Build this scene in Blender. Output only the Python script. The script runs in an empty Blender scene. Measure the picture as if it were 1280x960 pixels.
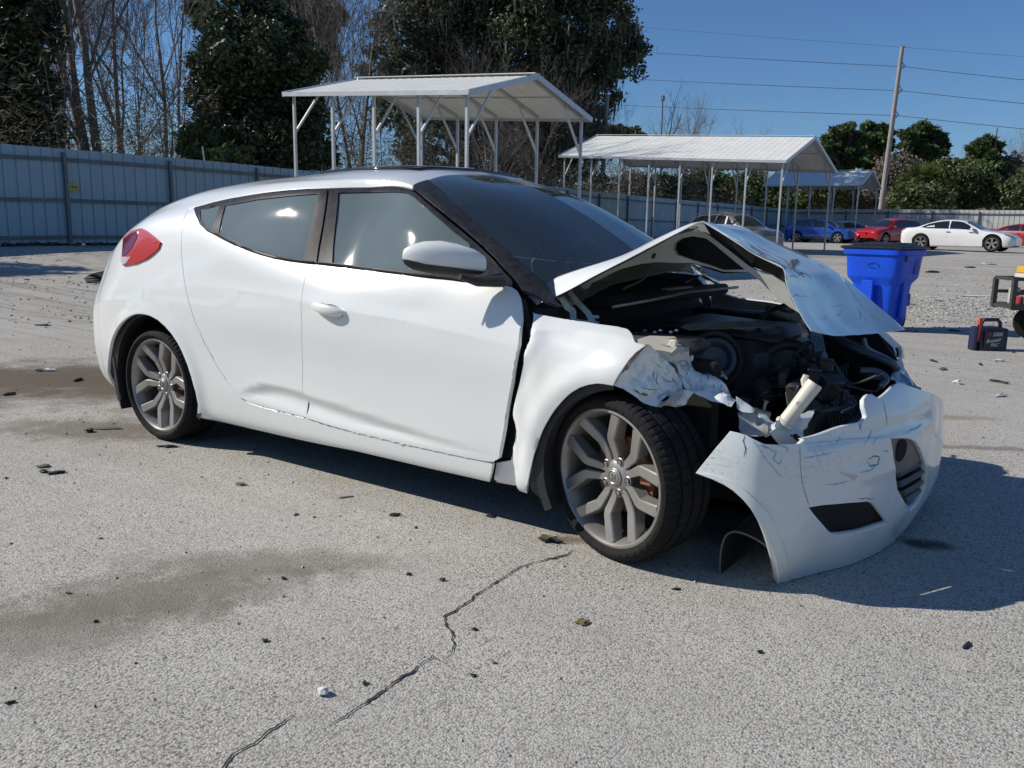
import bpy, bmesh, math, random
import numpy as np
from mathutils import Vector, Matrix, noise
from mathutils.bvhtree import BVHTree
from mathutils.geometry import delaunay_2d_cdt

random.seed(7); np.random.seed(7)
scene = bpy.context.scene
COL = scene.collection
rad = math.radians

# ------------------------------------------------------------------ camera
CAM = Vector((2.5675, -3.2666, 1.1289))
YAW, PITCH, ROLL, FPX = 2.1834, 0.1836, 0.0177, 1054.3      # focal length in pixels of a 1280 wide frame
fwv = Vector((math.cos(YAW)*math.cos(PITCH), math.sin(YAW)*math.cos(PITCH), -math.sin(PITCH)))
r0 = fwv.cross(Vector((0, 0, 1))).normalized(); u0 = r0.cross(fwv)
camR = r0*math.cos(ROLL) + u0*math.sin(ROLL)
camU = -r0*math.sin(ROLL) + u0*math.cos(ROLL)
cd = bpy.data.cameras.new('camera'); cam = bpy.data.objects.new('camera', cd); COL.objects.link(cam)
cam.matrix_world = Matrix.Translation(CAM) @ Matrix((camR, camU, -fwv)).transposed().to_4x4()
cd.sensor_width = 36; cd.lens = FPX/1280*36; cd.clip_start = 0.05; cd.clip_end = 3000
scene.camera = cam
scene.render.resolution_x, scene.render.resolution_y = 1024, 768

# ------------------------------------------------------------------ light
SUN_AZ, SUN_EL = rad(-150), rad(36)                          # direction towards the sun, from +X
sv = Vector((math.cos(SUN_AZ)*math.cos(SUN_EL), math.sin(SUN_AZ)*math.cos(SUN_EL), math.sin(SUN_EL)))
sl = bpy.data.lights.new('sun', 'SUN'); sl.energy = 4.75; sl.angle = rad(0.5); sl.color = (1, .94, .845)
so = bpy.data.objects.new('sun', sl); COL.objects.link(so)
so.rotation_euler = (-sv).to_track_quat('-Z', 'Y').to_euler()
wd = bpy.data.worlds.new('World'); scene.world = wd; wd.use_nodes = True
wn = wd.node_tree.nodes; wl = wd.node_tree.links
sky = wn.new('ShaderNodeTexSky'); sky.sky_type = 'NISHITA'; sky.sun_disc = False
sky.sun_elevation = SUN_EL; sky.sun_rotation = math.pi/2 - SUN_AZ
sky.air_density = 1.0; sky.dust_density = 0.25; sky.ozone_density = 10.0; sky.altitude = 0
bg = wn['Background']; bg.inputs[1].default_value = 0.093
wb = wn.new('ShaderNodeMix'); wb.data_type = 'RGBA'; wb.blend_type = 'MULTIPLY'; wb.inputs[0].default_value = 1; wb.inputs[7].default_value = (.99, 1.01, 1.02, 1)   # camera white balance
wl.new(sky.outputs[0], wb.inputs[6]); wl.new(wb.outputs[2], bg.inputs[0])
scene.view_settings.view_transform = 'Standard'; scene.view_settings.look = 'None'
scene.view_settings.exposure = 0.0; scene.view_settings.gamma = 1
scene.cycles.max_bounces = 6; scene.cycles.transparent_max_bounces = 12
scene.cycles.caustics_reflective = False; scene.cycles.caustics_refractive = False

# ------------------------------------------------------------------ survey helpers
Rh = Vector((r0.x, r0.y, 0)); Fh = Vector((math.cos(YAW), math.sin(YAW), 0))
def ray(px, py):
    return (fwv + camR*((px-640)/FPX) - camU*((py-480)/FPX)).normalized()
def V(px, py, y):
    """point of the car plane Y = y measured at a photo position"""
    d = ray(px, py); return CAM + d*((y-CAM.y)/d.y)
def VX(px, py, x):
    d = ray(px, py); return CAM + d*((x-CAM.x)/d.x)
GZ0 = .018                                                  # level of the asphalt under the car
def VZ(px, py, z=GZ0):
    d = ray(px, py); return CAM + d*((z-CAM.z)/d.z)
def PZ(px, py, Z):
    """point at horizontal distance Z in front of the camera"""
    d = ray(px, py); return CAM + d*(Z/d.dot(Fh))
def CF(X, Z, z=0.0):
    """right / forward / up metres from the camera's foot"""
    p = CAM + Rh*X + Fh*Z; return Vector((p.x, p.y, z))
def toCF(p):
    q = Vector((p[0]-CAM.x, p[1]-CAM.y, 0)); return q.dot(Rh), q.dot(Fh)
GCTRL = np.array([(-1,19.2,.08),(-5.8,22.6,.33),(-11.4,22.1,.47),(-9.7,24.4,.47),(3.3,42,.5),(11,52,.47),(19,63,.46),(21.5,66,.46),
 (36,55,.4),(21,57.5,.47),(24,53,.45),(19.3,41,.45),(22,39,.36),(11,34.7,.17),(15,40,.2),(2.4,41,.6),(5,11,0),(8,10,0),(3,12,0),(7,12.5,0.01),(9,9,0),(6,9,0),(4,8,0),(10,12,0.02),(12,20,.05),(18,25,.1),(-8,14,.1),
 (-13,15,.25),(-5,6,0),(0,0,0),(0,5,0),(5,5,0),(-8,0,0),(8,0,0),(0,10,0),(-2,10,0),(2,8,0),(-20,30,.5),(-30,60,.5),(60,60,.4),(0,80,.5),(40,30,.2),(30,20,.1),(0,-20,0),(-20,0,0),(20,0,0),(-4,9,0)])
def gz(x, y):
    a, b = toCF((x, y)); d2 = (GCTRL[:,0]-a)**2 + (GCTRL[:,1]-b)**2
    w = 1.0/(d2+3.0)**2.2
    v = float((w*GCTRL[:,2]).sum()/w.sum())
    t = min(1, max(0, (math.hypot(a-1, b-4)-6)/6)); return GZ0+v*t*t*(3-2*t)
def VG(px, py):
    z = 0.0
    for _ in range(30):
        p = VZ(px, py, z); z = z*.5+gz(p.x, p.y)*.5
    return Vector((p.x, p.y, gz(p.x, p.y)))
def onground(p, dz=0.0):
    return Vector((p[0], p[1], gz(p[0], p[1])+dz))

# ------------------------------------------------------------------ object helpers
def link(name, me, parent=None):
    o = bpy.data.objects.new(name, me); COL.objects.link(o)
    if parent: o.parent = parent
    return o
def tag(o, label=None, cat=None, group=None, kind=None):
    if label: o['label'] = label
    if cat: o['category'] = cat
    if group: o['group'] = group
    if kind: o['kind'] = kind
    return o
def empty(name, loc, rz, label, cat, group=None):
    o = link(name, None); o.location = loc; o.rotation_euler = (0, 0, rz)
    o.empty_display_size = .2
    return tag(o, label, cat, group)
def copy_tree(o, parent=None):
    c = o.copy(); COL.objects.link(c); c.parent = parent
    for ch in list(o.children): copy_tree(ch, c)
    return c
class MB:
    def __init__(s): s.v = []; s.f = []; s.m = []; s.cur = 0
    def add(s, vs, fs):
        b = len(s.v); s.v += [tuple(v) for v in vs]; s.f += [tuple(i+b for i in f) for f in fs]; s.m += [s.cur]*len(fs)
    def box(s, c, size, rot=None, taper=1.0, bev=0.0):
        hx, hy, hz = size[0]/2, size[1]/2, size[2]/2; c = Vector(c)
        P = []
        for z, t in ((-hz, 1), (hz, taper)):
            if bev > 0:
                b = min(bev, hx*.9, hy*.9)
                P.append([(-hx*t+b,-hy*t,z),(hx*t-b,-hy*t,z),(hx*t,-hy*t+b,z),(hx*t,hy*t-b,z),(hx*t-b,hy*t,z),(-hx*t+b,hy*t,z),(-hx*t,hy*t-b,z),(-hx*t,-hy*t+b,z)])
            else: P.append([(-hx*t,-hy*t,z),(hx*t,-hy*t,z),(hx*t,hy*t,z),(-hx*t,hy*t,z)])
        if bev > 0:
            b = min(bev, hz*.9); lo, hi = P
            sh = lambda L, k, z: [((x*(1-k/hx)), (y*(1-k/hy)), z) for x, y, _ in L]
            P = [sh(lo, b, -hz), [(x, y, -hz+b) for x, y, _ in lo], [(x, y, hz-b) for x, y, _ in hi], sh(hi, b, hz)]
        n = len(P[0]); vs = [Vector(p) for L in P for p in L]
        if rot is not None: vs = [rot @ v for v in vs]
        vs = [v+c for v in vs]; fs = [tuple(range(n-1, -1, -1)), tuple(range((len(P)-1)*n, len(P)*n))]
        for k in range(len(P)-1):
            fs += [(k*n+i, k*n+(i+1) % n, (k+1)*n+(i+1) % n, (k+1)*n+i) for i in range(n)]
        s.add(vs, fs)
    def tube(s, pts, r, n=8, caps=True, flat=None):
        pts = [Vector(p) for p in pts]; m = len(pts)
        rs = r if isinstance(r, (list, tuple)) else [r]*m
        up = None; base = len(s.v); vs = []
        for i, p in enumerate(pts):
            t = (pts[min(i+1, m-1)]-pts[max(i-1, 0)]).normalized()
            if up is None:
                up = t.cross(Vector((0, 0, 1)));
                if up.length < .1: up = t.cross(Vector((1, 0, 0)))
            up = (up - t*up.dot(t)).normalized(); w = t.cross(up)
            for k in range(n):
                a = 2*math.pi*k/n; vs.append(p + (up*math.cos(a) + w*math.sin(a)*(flat or 1))*rs[i])
        fs = [(i*n+k, i*n+(k+1) % n, (i+1)*n+(k+1) % n, (i+1)*n+k) for i in range(m-1) for k in range(n)]
        if caps: fs += [tuple(range(n-1, -1, -1)), tuple(range((m-1)*n, m*n))]
        s.add(vs, fs)
    def beam(s, a, b, w, h, up=(0, 0, 1)):
        a, b = Vector(a), Vector(b); t = (b-a).normalized(); up = Vector(up)
        sd = t.cross(up)
        if sd.length < .05: sd = t.cross(Vector((1, 0, 0)))
        sd.normalize(); u = sd.cross(t)
        vs = [p + sd*(i*w/2) + u*(j*h/2) for p in (a, b) for i, j in ((-1,-1),(1,-1),(1,1),(-1,1))]
        s.add(vs, [(3,2,1,0),(4,5,6,7),(0,1,5,4),(1,2,6,5),(2,3,7,6),(3,0,4,7)])
    def lathe(s, prof, n=48, axis='y', c=(0, 0, 0), closed=False):
        c = Vector(c); m = len(prof); vs = []
        for k in range(n):
            a = 2*math.pi*k/n
            for r, h in prof:
                if axis == 'y': vs.append(c+Vector((r*math.cos(a), h, r*math.sin(a))))
                elif axis == 'z': vs.append(c+Vector((r*math.cos(a), r*math.sin(a), h)))
                else: vs.append(c+Vector((h, r*math.cos(a), r*math.sin(a))))
        mm = m if closed else m-1
        s.add(vs, [(k*m+i, ((k+1) % n)*m+i, ((k+1) % n)*m+(i+1) % m, k*m+(i+1) % m) for k in range(n) for i in range(mm)])
    def prism(s, pts, off):
        n = len(pts); off = Vector(off); pts = [Vector(p) for p in pts]
        s.add(pts+[p+off for p in pts], [tuple(range(n)), tuple(range(2*n-1, n-1, -1))]+[(i, n+i, n+(i+1) % n, (i+1) % n) for i in range(n)])
    def blob(s, c, size, sub=2, amp=.15, seed=0, rot=None):
        bm = bmesh.new(); bmesh.ops.create_icosphere(bm, subdivisions=sub, radius=1)
        vs = []
        for v in bm.verts:
            k = 1+amp*noise.noise(v.co*1.7+Vector((seed*3.1, seed, 0)))*2
            q = Vector((v.co.x*size[0]*k, v.co.y*size[1]*k, v.co.z*size[2]*k))
            if rot is not None: q = rot @ q
            vs.append(q+Vector(c))
        fs = [tuple(v.index for v in f.verts) for f in bm.faces]; bm.free(); s.add(vs, fs)
    def build(s, name, mats, parent=None, smooth=None, recalc=True):
        me = bpy.data.meshes.new(name); me.from_pydata(s.v, [], s.f)
        if not isinstance(mats, (list, tuple)): mats = [mats]
        for m in mats: me.materials.append(m)
        if len(mats) > 1: me.polygons.foreach_set('material_index', s.m)
        if recalc:
            bm = bmesh.new(); bm.from_mesh(me); bmesh.ops.recalc_face_normals(bm, faces=bm.faces); bm.to_mesh(me); bm.free()
        if smooth is not None: me.shade_smooth(); me.set_sharp_from_angle(angle=rad(smooth))
        me.update()
        return link(name, me, parent)

# ------------------------------------------------------------------ materials
MATS = {}
def mat(name, color, rough=.6, metal=0.0, coat=0.0, var=0.0, vscale=8.0, bump=0.0, bscale=40.0, spec=.5, coord='Object', **kw):
    if name in MATS: return MATS[name]
    m = bpy.data.materials.new(name); m.use_nodes = True; N = m.node_tree.nodes; L = m.node_tree.links
    b = N['Principled BSDF']; b.inputs['Base Color'].default_value = (*color, 1)
    b.inputs['Roughness'].default_value = rough; b.inputs['Metallic'].default_value = metal
    b.inputs['Coat Weight'].default_value = coat; b.inputs['Coat Roughness'].default_value = .04
    b.inputs['Specular IOR Level'].default_value = spec
    tc = N.new('ShaderNodeTexCoord')
    if var > 0:
        n = N.new('ShaderNodeTexNoise'); n.inputs['Scale'].default_value = vscale; n.inputs['Detail'].default_value = 6; n.inputs['Roughness'].default_value = .65
        L.new(tc.outputs[coord], n.inputs['Vector'])
        r = N.new('ShaderNodeMapRange'); r.inputs[1].default_value = .3; r.inputs[2].default_value = .7
        r.inputs[3].default_value = 1-var; r.inputs[4].default_value = 1+var
        L.new(n.outputs[0], r.inputs[0])
        mx = N.new('ShaderNodeVectorMath'); mx.operation = 'SCALE'; mx.inputs[0].default_value = color
        L.new(r.outputs[0], mx.inputs['Scale']); L.new(mx.outputs[0], b.inputs['Base Color'])
    if bump > 0:
        n2 = N.new('ShaderNodeTexNoise'); n2.inputs['Scale'].default_value = bscale; n2.inputs['Detail'].default_value = 5
        L.new(tc.outputs[coord], n2.inputs['Vector'])
        bp = N.new('ShaderNodeBump'); bp.inputs['Strength'].default_value = min(1, bump); bp.inputs['Distance'].default_value = .01
        L.new(n2.outputs[0], bp.inputs['Height']); L.new(bp.outputs[0], b.inputs['Normal'])
    MATS[name] = m
    return m
def N_(m, t, **kw):
    n = m.node_tree.nodes.new(t)
    for k, v in kw.items():
        if k in n.inputs: n.inputs[k].default_value = v
        else: setattr(n, k, v)
    return n

def car_paint(name, color, scuff=0.0, dirt=.06, rough=.28):
    if name in MATS: return MATS[name]
    m = mat(name, color, rough=rough, coat=1.0); N = m.node_tree.nodes; L = m.node_tree.links; b = N['Principled BSDF']
    tc = N_(m, 'ShaderNodeTexCoord')
    n1 = N_(m, 'ShaderNodeTexNoise', Scale=3.0, Detail=7.0, Roughness=.7); L.new(tc.outputs['Object'], n1.inputs['Vector'])
    r1 = N_(m, 'ShaderNodeMapRange'); r1.inputs[1].default_value = .45; r1.inputs[2].default_value = .8; r1.inputs[3].default_value = 0; r1.inputs[4].default_value = dirt
    L.new(n1.outputs[0], r1.inputs[0])
    # speckles of road dirt, denser low down
    n2 = N_(m, 'ShaderNodeTexVoronoi', Scale=26.0); L.new(tc.outputs['Object'], n2.inputs['Vector'])
    r2 = N_(m, 'ShaderNodeMapRange'); r2.inputs[1].default_value = .05; r2.inputs[2].default_value = .09; r2.inputs[3].default_value = .35; r2.inputs[4].default_value = 0
    L.new(n2.outputs['Distance'], r2.inputs[0])
    n3 = N_(m, 'ShaderNodeTexNoise', Scale=5.0, Detail=2.0); L.new(tc.outputs['Object'], n3.inputs['Vector'])
    r3 = N_(m, 'ShaderNodeMapRange'); r3.inputs[1].default_value = .58; r3.inputs[2].default_value = .66
    L.new(n3.outputs[0], r3.inputs[0])
    mu = N_(m, 'ShaderNodeMath', operation='MULTIPLY'); L.new(r2.outputs[0], mu.inputs[0]); L.new(r3.outputs[0], mu.inputs[1])
    ad = N_(m, 'ShaderNodeMath', operation='MAXIMUM'); L.new(r1.outputs[0], ad.inputs[0]); L.new(mu.outputs[0], ad.inputs[1])
    fac = ad
    if scuff > 0:
        mp = N_(m, 'ShaderNodeMapping'); mp.inputs['Scale'].default_value = (3, 3, 9); mp.inputs['Rotation'].default_value = (.3, .5, .4); L.new(tc.outputs['Object'], mp.inputs['Vector'])
        w = N_(m, 'ShaderNodeTexNoise', Scale=2.2, Detail=9.0, Roughness=.6, Distortion=2.2); L.new(mp.outputs[0], w.inputs['Vector'])
        a = N_(m, 'ShaderNodeMath', operation='SUBTRACT'); a.inputs[1].default_value = .5; L.new(w.outputs[0], a.inputs[0])
        ab = N_(m, 'ShaderNodeMath', operation='ABSOLUTE'); L.new(a.outputs[0], ab.inputs[0])
        r4 = N_(m, 'ShaderNodeMapRange'); r4.inputs[1].default_value = 0; r4.inputs[2].default_value = .008; r4.inputs[3].default_value = 1; r4.inputs[4].default_value = 0
        L.new(ab.outputs[0], r4.inputs[0])
        n5 = N_(m, 'ShaderNodeTexNoise', Scale=4.0, Detail=3.0); L.new(tc.outputs['Object'], n5.inputs['Vector'])
        r5 = N_(m, 'ShaderNodeMapRange'); r5.inputs[1].default_value = .5; r5.inputs[2].default_value = .64; r5.inputs[3].default_value = 0; r5.inputs[4].default_value = scuff
        L.new(n5.outputs[0], r5.inputs[0])
        m5 = N_(m, 'ShaderNodeMath', operation='MULTIPLY'); L.new(r4.outputs[0], m5.inputs[0]); L.new(r5.outputs[0], m5.inputs[1])
        fac = N_(m, 'ShaderNodeMath', operation='MAXIMUM'); L.new(ad.outputs[0], fac.inputs[0]); L.new(m5.outputs[0], fac.inputs[1])
    mx = N_(m, 'ShaderNodeMix', data_type='RGBA'); mx.inputs[6].default_value = (*color, 1); mx.inputs[7].default_value = (.06, .055, .05, 1)
    L.new(fac.outputs[0], mx.inputs[0]); L.new(mx.outputs[2], b.inputs['Base Color'])
    return m

def glass(name, tint=(.35, .42, .42), dust_sheen=.06, dens=.75, rough=.01):
    if name in MATS: return MATS[name]
    m = bpy.data.materials.new(name); m.use_nodes = True; N = m.node_tree.nodes; L = m.node_tree.links
    N.clear(); out = N.new('ShaderNodeOutputMaterial')
    tr = N_(m, 'ShaderNodeBsdfTransparent'); tr.inputs[0].default_value = (*[t*(1-dens*.4) for t in tint], 1)
    gl = N_(m, 'ShaderNodeBsdfGlossy'); gl.inputs['Roughness'].default_value = rough; gl.inputs[0].default_value = (1, 1, 1, 1)
    fr = N_(m, 'ShaderNodeFresnel', IOR=1.75)
    mx = N_(m, 'ShaderNodeMixShader'); L.new(fr.outputs[0], mx.inputs[0]); L.new(tr.outputs[0], mx.inputs[1]); L.new(gl.outputs[0], mx.inputs[2])
    df = N_(m, 'ShaderNodeBsdfDiffuse'); df.inputs[0].default_value = (.52, .66, .66, 1)  # diffuse film: dust, with reflected sky put into its pale blue
    tc = N_(m, 'ShaderNodeTexCoord'); n = N_(m, 'ShaderNodeTexNoise', Scale=2.2, Detail=5.0, Roughness=.5); L.new(tc.outputs['Object'], n.inputs['Vector'])
    r = N_(m, 'ShaderNodeMapRange'); r.inputs[1].default_value = .3; r.inputs[2].default_value = .75; r.inputs[3].default_value = dust_sheen*.85; r.inputs[4].default_value = dust_sheen*1.3
    L.new(n.outputs[0], r.inputs[0])
    m2 = N_(m, 'ShaderNodeMixShader'); L.new(r.outputs[0], m2.inputs[0]); L.new(mx.outputs[0], m2.inputs[1]); L.new(df.outputs[0], m2.inputs[2])
    L.new(m2.outputs[0], out.inputs[0]); MATS[name] = m
    return m
# ================================================================== ground
def ground_material():
    m = bpy.data.materials.new('weathered_asphalt'); m.use_nodes = True; N = m.node_tree.nodes; L = m.node_tree.links; b = N['Principled BSDF']
    tc = N_(m, 'ShaderNodeTexCoord'); P = tc.outputs['Object']
    def noise_(sc, det=4, rgh=.6, dist=0.0, vec=P):
        n = N_(m, 'ShaderNodeTexNoise', Scale=sc, Detail=float(det), Roughness=rgh, Distortion=dist); L.new(vec, n.inputs['Vector']); return n.outputs[0]
    def rng(x, a, b_, c, d):
        r = N_(m, 'ShaderNodeMapRange'); L.new(x, r.inputs[0])
        for i, v in enumerate((a, b_, c, d)): r.inputs[i+1].default_value = v
        return r.outputs[0]
    def mix(f, a, c):
        x = N_(m, 'ShaderNodeMix', data_type='RGBA')
        if isinstance(f, float): x.inputs[0].default_value = f
        else: L.new(f, x.inputs[0])
        for i, v in ((6, a), (7, c)):
            if isinstance(v, tuple): x.inputs[i].default_value = (*v, 1)
            else: L.new(v, x.inputs[i])
        return x.outputs[2]
    def mul(a, c):
        x = N_(m, 'ShaderNodeMath', operation='MULTIPLY'); L.new(a, x.inputs[0])
        if isinstance(c, float): x.inputs[1].default_value = c
        else: L.new(c, x.inputs[1])
        return x.outputs[0]
    # aggregate: stones of mixed tone in a darker binder
    v1 = N_(m, 'ShaderNodeTexVoronoi', voronoi_dimensions='2D', Scale=150.0); L.new(P, v1.inputs['Vector'])
    v2 = N_(m, 'ShaderNodeTexVoronoi', voronoi_dimensions='2D', Scale=330.0); L.new(P, v2.inputs['Vector'])
    sep = N_(m, 'ShaderNodeSeparateColor'); L.new(v1.outputs['Color'], sep.inputs[0])
    tone = rng(sep.outputs[0], 0, 1, .41, .57)
    cmb = N_(m, 'ShaderNodeCombineXYZ')
    for i in range(3): L.new(tone, cmb.inputs[i])
    tint = N_(m, 'ShaderNodeVectorMath', operation='MULTIPLY'); tint.inputs[1].default_value = (1.05, 1.0, .88); L.new(cmb.outputs[0], tint.inputs[0])
    binder = rng(v1.outputs['Distance'], .42, .66, 0, .8)
    c = mix(binder, tint.outputs[0], (.24, .23, .205))
    sep2 = N_(m, 'ShaderNodeSeparateColor'); L.new(v2.outputs['Color'], sep2.inputs[0])
    c = mix(rng(sep2.outputs[1], .93, .96, 0, .6), c, (.75, .73, .68))
    c = mix(rng(sep2.outputs[2], .90, .93, 0, .7), c, (.05, .048, .045))
    # pits
    c = mix(rng(noise_(60, 4, .78), .565, .66, 0, .85), c, (.10, .096, .086))
    # open pores of the worn surface, in drifts
    for sc_, r0_, r1_, keep_, k_ in ((62.0, .18, .33, .73, .9), (115.0, .22, .38, .68, .8)):
        v3 = N_(m, 'ShaderNodeTexVoronoi', voronoi_dimensions='2D', Scale=sc_); wv = N_(m, 'ShaderNodeVectorMath', operation='ADD'); nv = N_(m, 'ShaderNodeTexNoise', Scale=sc_*1.3, Detail=2.0); L.new(P, nv.inputs['Vector'])
        sv_ = N_(m, 'ShaderNodeVectorMath', operation='SCALE'); sv_.inputs['Scale'].default_value = .012; L.new(nv.outputs['Color'], sv_.inputs[0]); L.new(P, wv.inputs[0]); L.new(sv_.outputs[0], wv.inputs[1]); L.new(wv.outputs[0], v3.inputs['Vector'])
        s3 = N_(m, 'ShaderNodeSeparateColor'); L.new(v3.outputs['Color'], s3.inputs[0])
        dens = rng(noise_(1.1, 4, .6), .3, .7, -.18, .22); ad_ = N_(m, 'ShaderNodeMath', operation='ADD'); L.new(s3.outputs[0], ad_.inputs[0]); L.new(dens, ad_.inputs[1])
        c = mix(mul(rng(ad_.outputs[0], keep_, keep_+.05, 0, k_), rng(v3.outputs['Distance'], r0_, r1_, 1, 0)), c, (.085, .08, .07))
    # broad mottling and dust
    big = noise_(.35, 5, .6); c = mix(rng(big, .35, .7, 0, .35), c, (.50, .485, .45))
    med = noise_(1.9, 6, .65, .4); c = mix(rng(med, .48, .72, 0, .5), c, (.36, .345, .31))
    c = mix(rng(noise_(5, 6, .7), .56, .72, 0, .35), c, (.58, .555, .50))
    # drag marks and wheel tracks worn along the yard
    mp0 = N_(m, 'ShaderNodeMapping'); mp0.inputs['Rotation'].default_value = (0, 0, -(YAW-math.pi/2)); mp0.inputs['Scale'].default_value = (.10, 1.6, 1); L.new(P, mp0.inputs['Vector'])
    st_ = noise_(2.2, 6, .68, .3, mp0.outputs[0]); amt_ = rng(noise_(.16, 2, .5), .42, .6, 0, 1)
    dist_ = N_(m, 'ShaderNodeVectorMath', operation='DISTANCE'); dist_.inputs[1].default_value = (CAM.x, CAM.y, 0); L.new(P, dist_.inputs[0]); far_ = rng(dist_.outputs['Value'], 6, 13, .12, 1)
    c = mix(mul(mul(rng(st_, .50, .60, 0, .9), amt_), far_), c, (.20, .18, .15))
    st2 = noise_(5.5, 5, .7, .2, mp0.outputs[0]); c = mix(mul(rng(st2, .57, .66, 0, .8), far_), c, (.15, .135, .11))
    c = mix(mul(rng(noise_(.9, 5, .7, .5), .52, .68, 0, .6), far_), c, (.40, .35, .28))
    # soil and oil stains: soft-edged ellipses measured on the ground
    geo = N_(m, 'ShaderNodeNewGeometry')
    def stain(cx, cy, rx, ry, rot, col, amt, warp=.5):
        nonlocal c
        mp = N_(m, 'ShaderNodeMapping', vector_type='TEXTURE'); mp.inputs['Location'].default_value = (cx, cy, 0); mp.inputs['Rotation'].default_value = (0, 0, rot); mp.inputs['Scale'].default_value = (rx, ry, 9)
        L.new(P, mp.inputs['Vector']); ln = N_(m, 'ShaderNodeVectorMath', operation='LENGTH'); L.new(mp.outputs[0], ln.inputs[0])
        w = rng(noise_(2.4/max(.3, min(rx, ry)), 7, .68), .25, .75, -warp, warp); a = N_(m, 'ShaderNodeMath', operation='ADD'); L.new(ln.outputs['Value'], a.inputs[0]); L.new(w, a.inputs[1])
        c = mix(rng(a.outputs[0], .45, 1.15, amt, 0), c, col)
    for px, py, rx, ry, rot, col, amt in STAINS:
        p = VZ(px, py); stain(p.x, p.y, rx, ry, rad(rot), col, amt)
    # far away the yard turns to dusty gravel
    L.new(c, b.inputs['Base Color']); b.inputs['Roughness'].default_value = .92; b.inputs['Specular IOR Level'].default_value = .25
    h1 = mul(v1.outputs['Distance'], -.6); h2 = mul(v2.outputs['Distance'], -.25); h3 = noise_(16, 5, .7)
    ad = N_(m, 'ShaderNodeMath', operation='ADD'); L.new(h1, ad.inputs[0]); L.new(h2, ad.inputs[1])
    ad2 = N_(m, 'ShaderNodeMath', operation='ADD'); L.new(ad.outputs[0], ad2.inputs[0]); L.new(mul(h3, 1.3), ad2.inputs[1])
    bp = N_(m, 'ShaderNodeBump', Strength=.55, Distance=.005); L.new(ad2.outputs[0], bp.inputs['Height'])
    L.new(bp.outputs[0], b.inputs['Normal'])
    return m
BRN = (.125, .098, .068); DRK = (.19, .175, .15); TAN = (.40, .33, .24); OIL = (.02, .02, .02)
STAINS = [(50, 476, 2.0, .85, 34, BRN, .96), (125, 470, .8, .5, 34, BRN, .8), (130, 537, .8, .26, 32, BRN, .65), (190, 745, .55, .19, 52, (.17,.155,.118), .75), (330, 705, .5, .13, 40, (.18,.158,.125), .65), (60, 790, .45, .2, 55, (.18,.165,.13), .6),
  (1190, 522, .30, .08, 35, (.2,.15,.09), .55), (710, 675, .10, .05, 30, (.16,.11,.07), .8), (1195, 415, 1.1, .18, 35, TAN, .45), (1230, 560, 1.0, .05, 30, (.1,.09,.08), .55), (60, 350, 2.5, .4, 35, (.3,.28,.24), .4),
  (1160, 680, .11, .06, 20, OIL, .85), (440, 600, .35, .06, 35, TAN, .35), (1240, 350, 3.5, .3, 35, TAN, .35), (240, 330, 4, .8, 35, DRK, .4)]
ASPHALT = ground_material()
def ground():
    # graded rings: fine close to the car, coarse to the horizon
    cx, cy = 1.0, 3.0; rings = [0]+[.5*1.13**i for i in range(1, 75)]; n = 120; vs_ = [(cx, cy, gz(cx, cy))]; fs_ = []
    for r in rings[1:]:
        for k in range(n):
            a = 2*math.pi*k/n; x, y = cx+r*math.cos(a), cy+r*math.sin(a); vs_.append((x, y, gz(x, y)))
    fs_ += [(0, 1+k, 1+(k+1) % n) for k in range(n)]
    for i in range(len(rings)-2):
        fs_ += [(1+i*n+k, 1+(i+1)*n+k, 1+(i+1)*n+(k+1) % n, 1+i*n+(k+1) % n) for k in range(n)]
    b = MB(); b.add(vs_, fs_); o = b.build('ground', ASPHALT, None, smooth=60, recalc=False); tag(o, kind='structure')
    return o
ground()
# cracks: ragged open seams with a dark floor, standing as thin strips on the sheet
CRK = mat('crack_floor', (.03, .027, .024), .95)
def crack(pts, w, name, seed):
    rnd = random.Random(seed); P = [VZ(*p) for p in pts]; Q = []
    for a, c in zip(P[:-1], P[1:]):
        k = max(2, int((c-a).length/.010))
        for i in range(k): Q.append(a.lerp(c, i/k))
    Q.append(P[-1]); b = MB(); vs_ = []; off = 0
    for i, q in enumerate(Q):
        t = (Q[min(i+1, len(Q)-1)]-Q[max(i-1, 0)]).normalized(); s = Vector((-t.y, t.x, 0)); off = off*.75+rnd.uniform(-.0045, .0045)
        e = min(1, i/8, (len(Q)-1-i)/8); ww = w*(.25+.75*abs(noise.noise(q*9+Vector((seed, 0, 0))))*2)*e+.0004
        vs_ += [q+s*(off+ww*rnd.uniform(.5, 1))+Vector((0, 0, .0032)), q+s*(off-ww*rnd.uniform(.5, 1))+Vector((0, 0, .0032))]
    b.add(vs_, [(2*i, 2*i+1, 2*i+3, 2*i+2) for i in range(len(Q)-1)]); o = b.build(name, CRK); tag(o, kind='structure'); return o
crack([(722,687),(700,697),(675,702),(655,708),(638,716),(618,730),(600,743),(580,757),(562,766),(556,772),(557,783),(566,795),(568,808),(560,820),(552,828)], .0060, 'ground_crack', 1)
crack([(552,828),(540,820),(525,833),(508,843),(490,855),(473,868),(455,882),(432,897),(410,912)], .0052, 'ground_crack', 2)
crack([(372,893),(350,908),(328,923),(305,936),(290,944),(276,958),(262,975)], .0062, 'ground_crack', 3)
crack([(1165,575),(1195,583),(1230,588)], .003, 'ground_crack', 4)
crack([(1200,545),(1180,541),(1172,540)], .002, 'ground_crack', 5)

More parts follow.
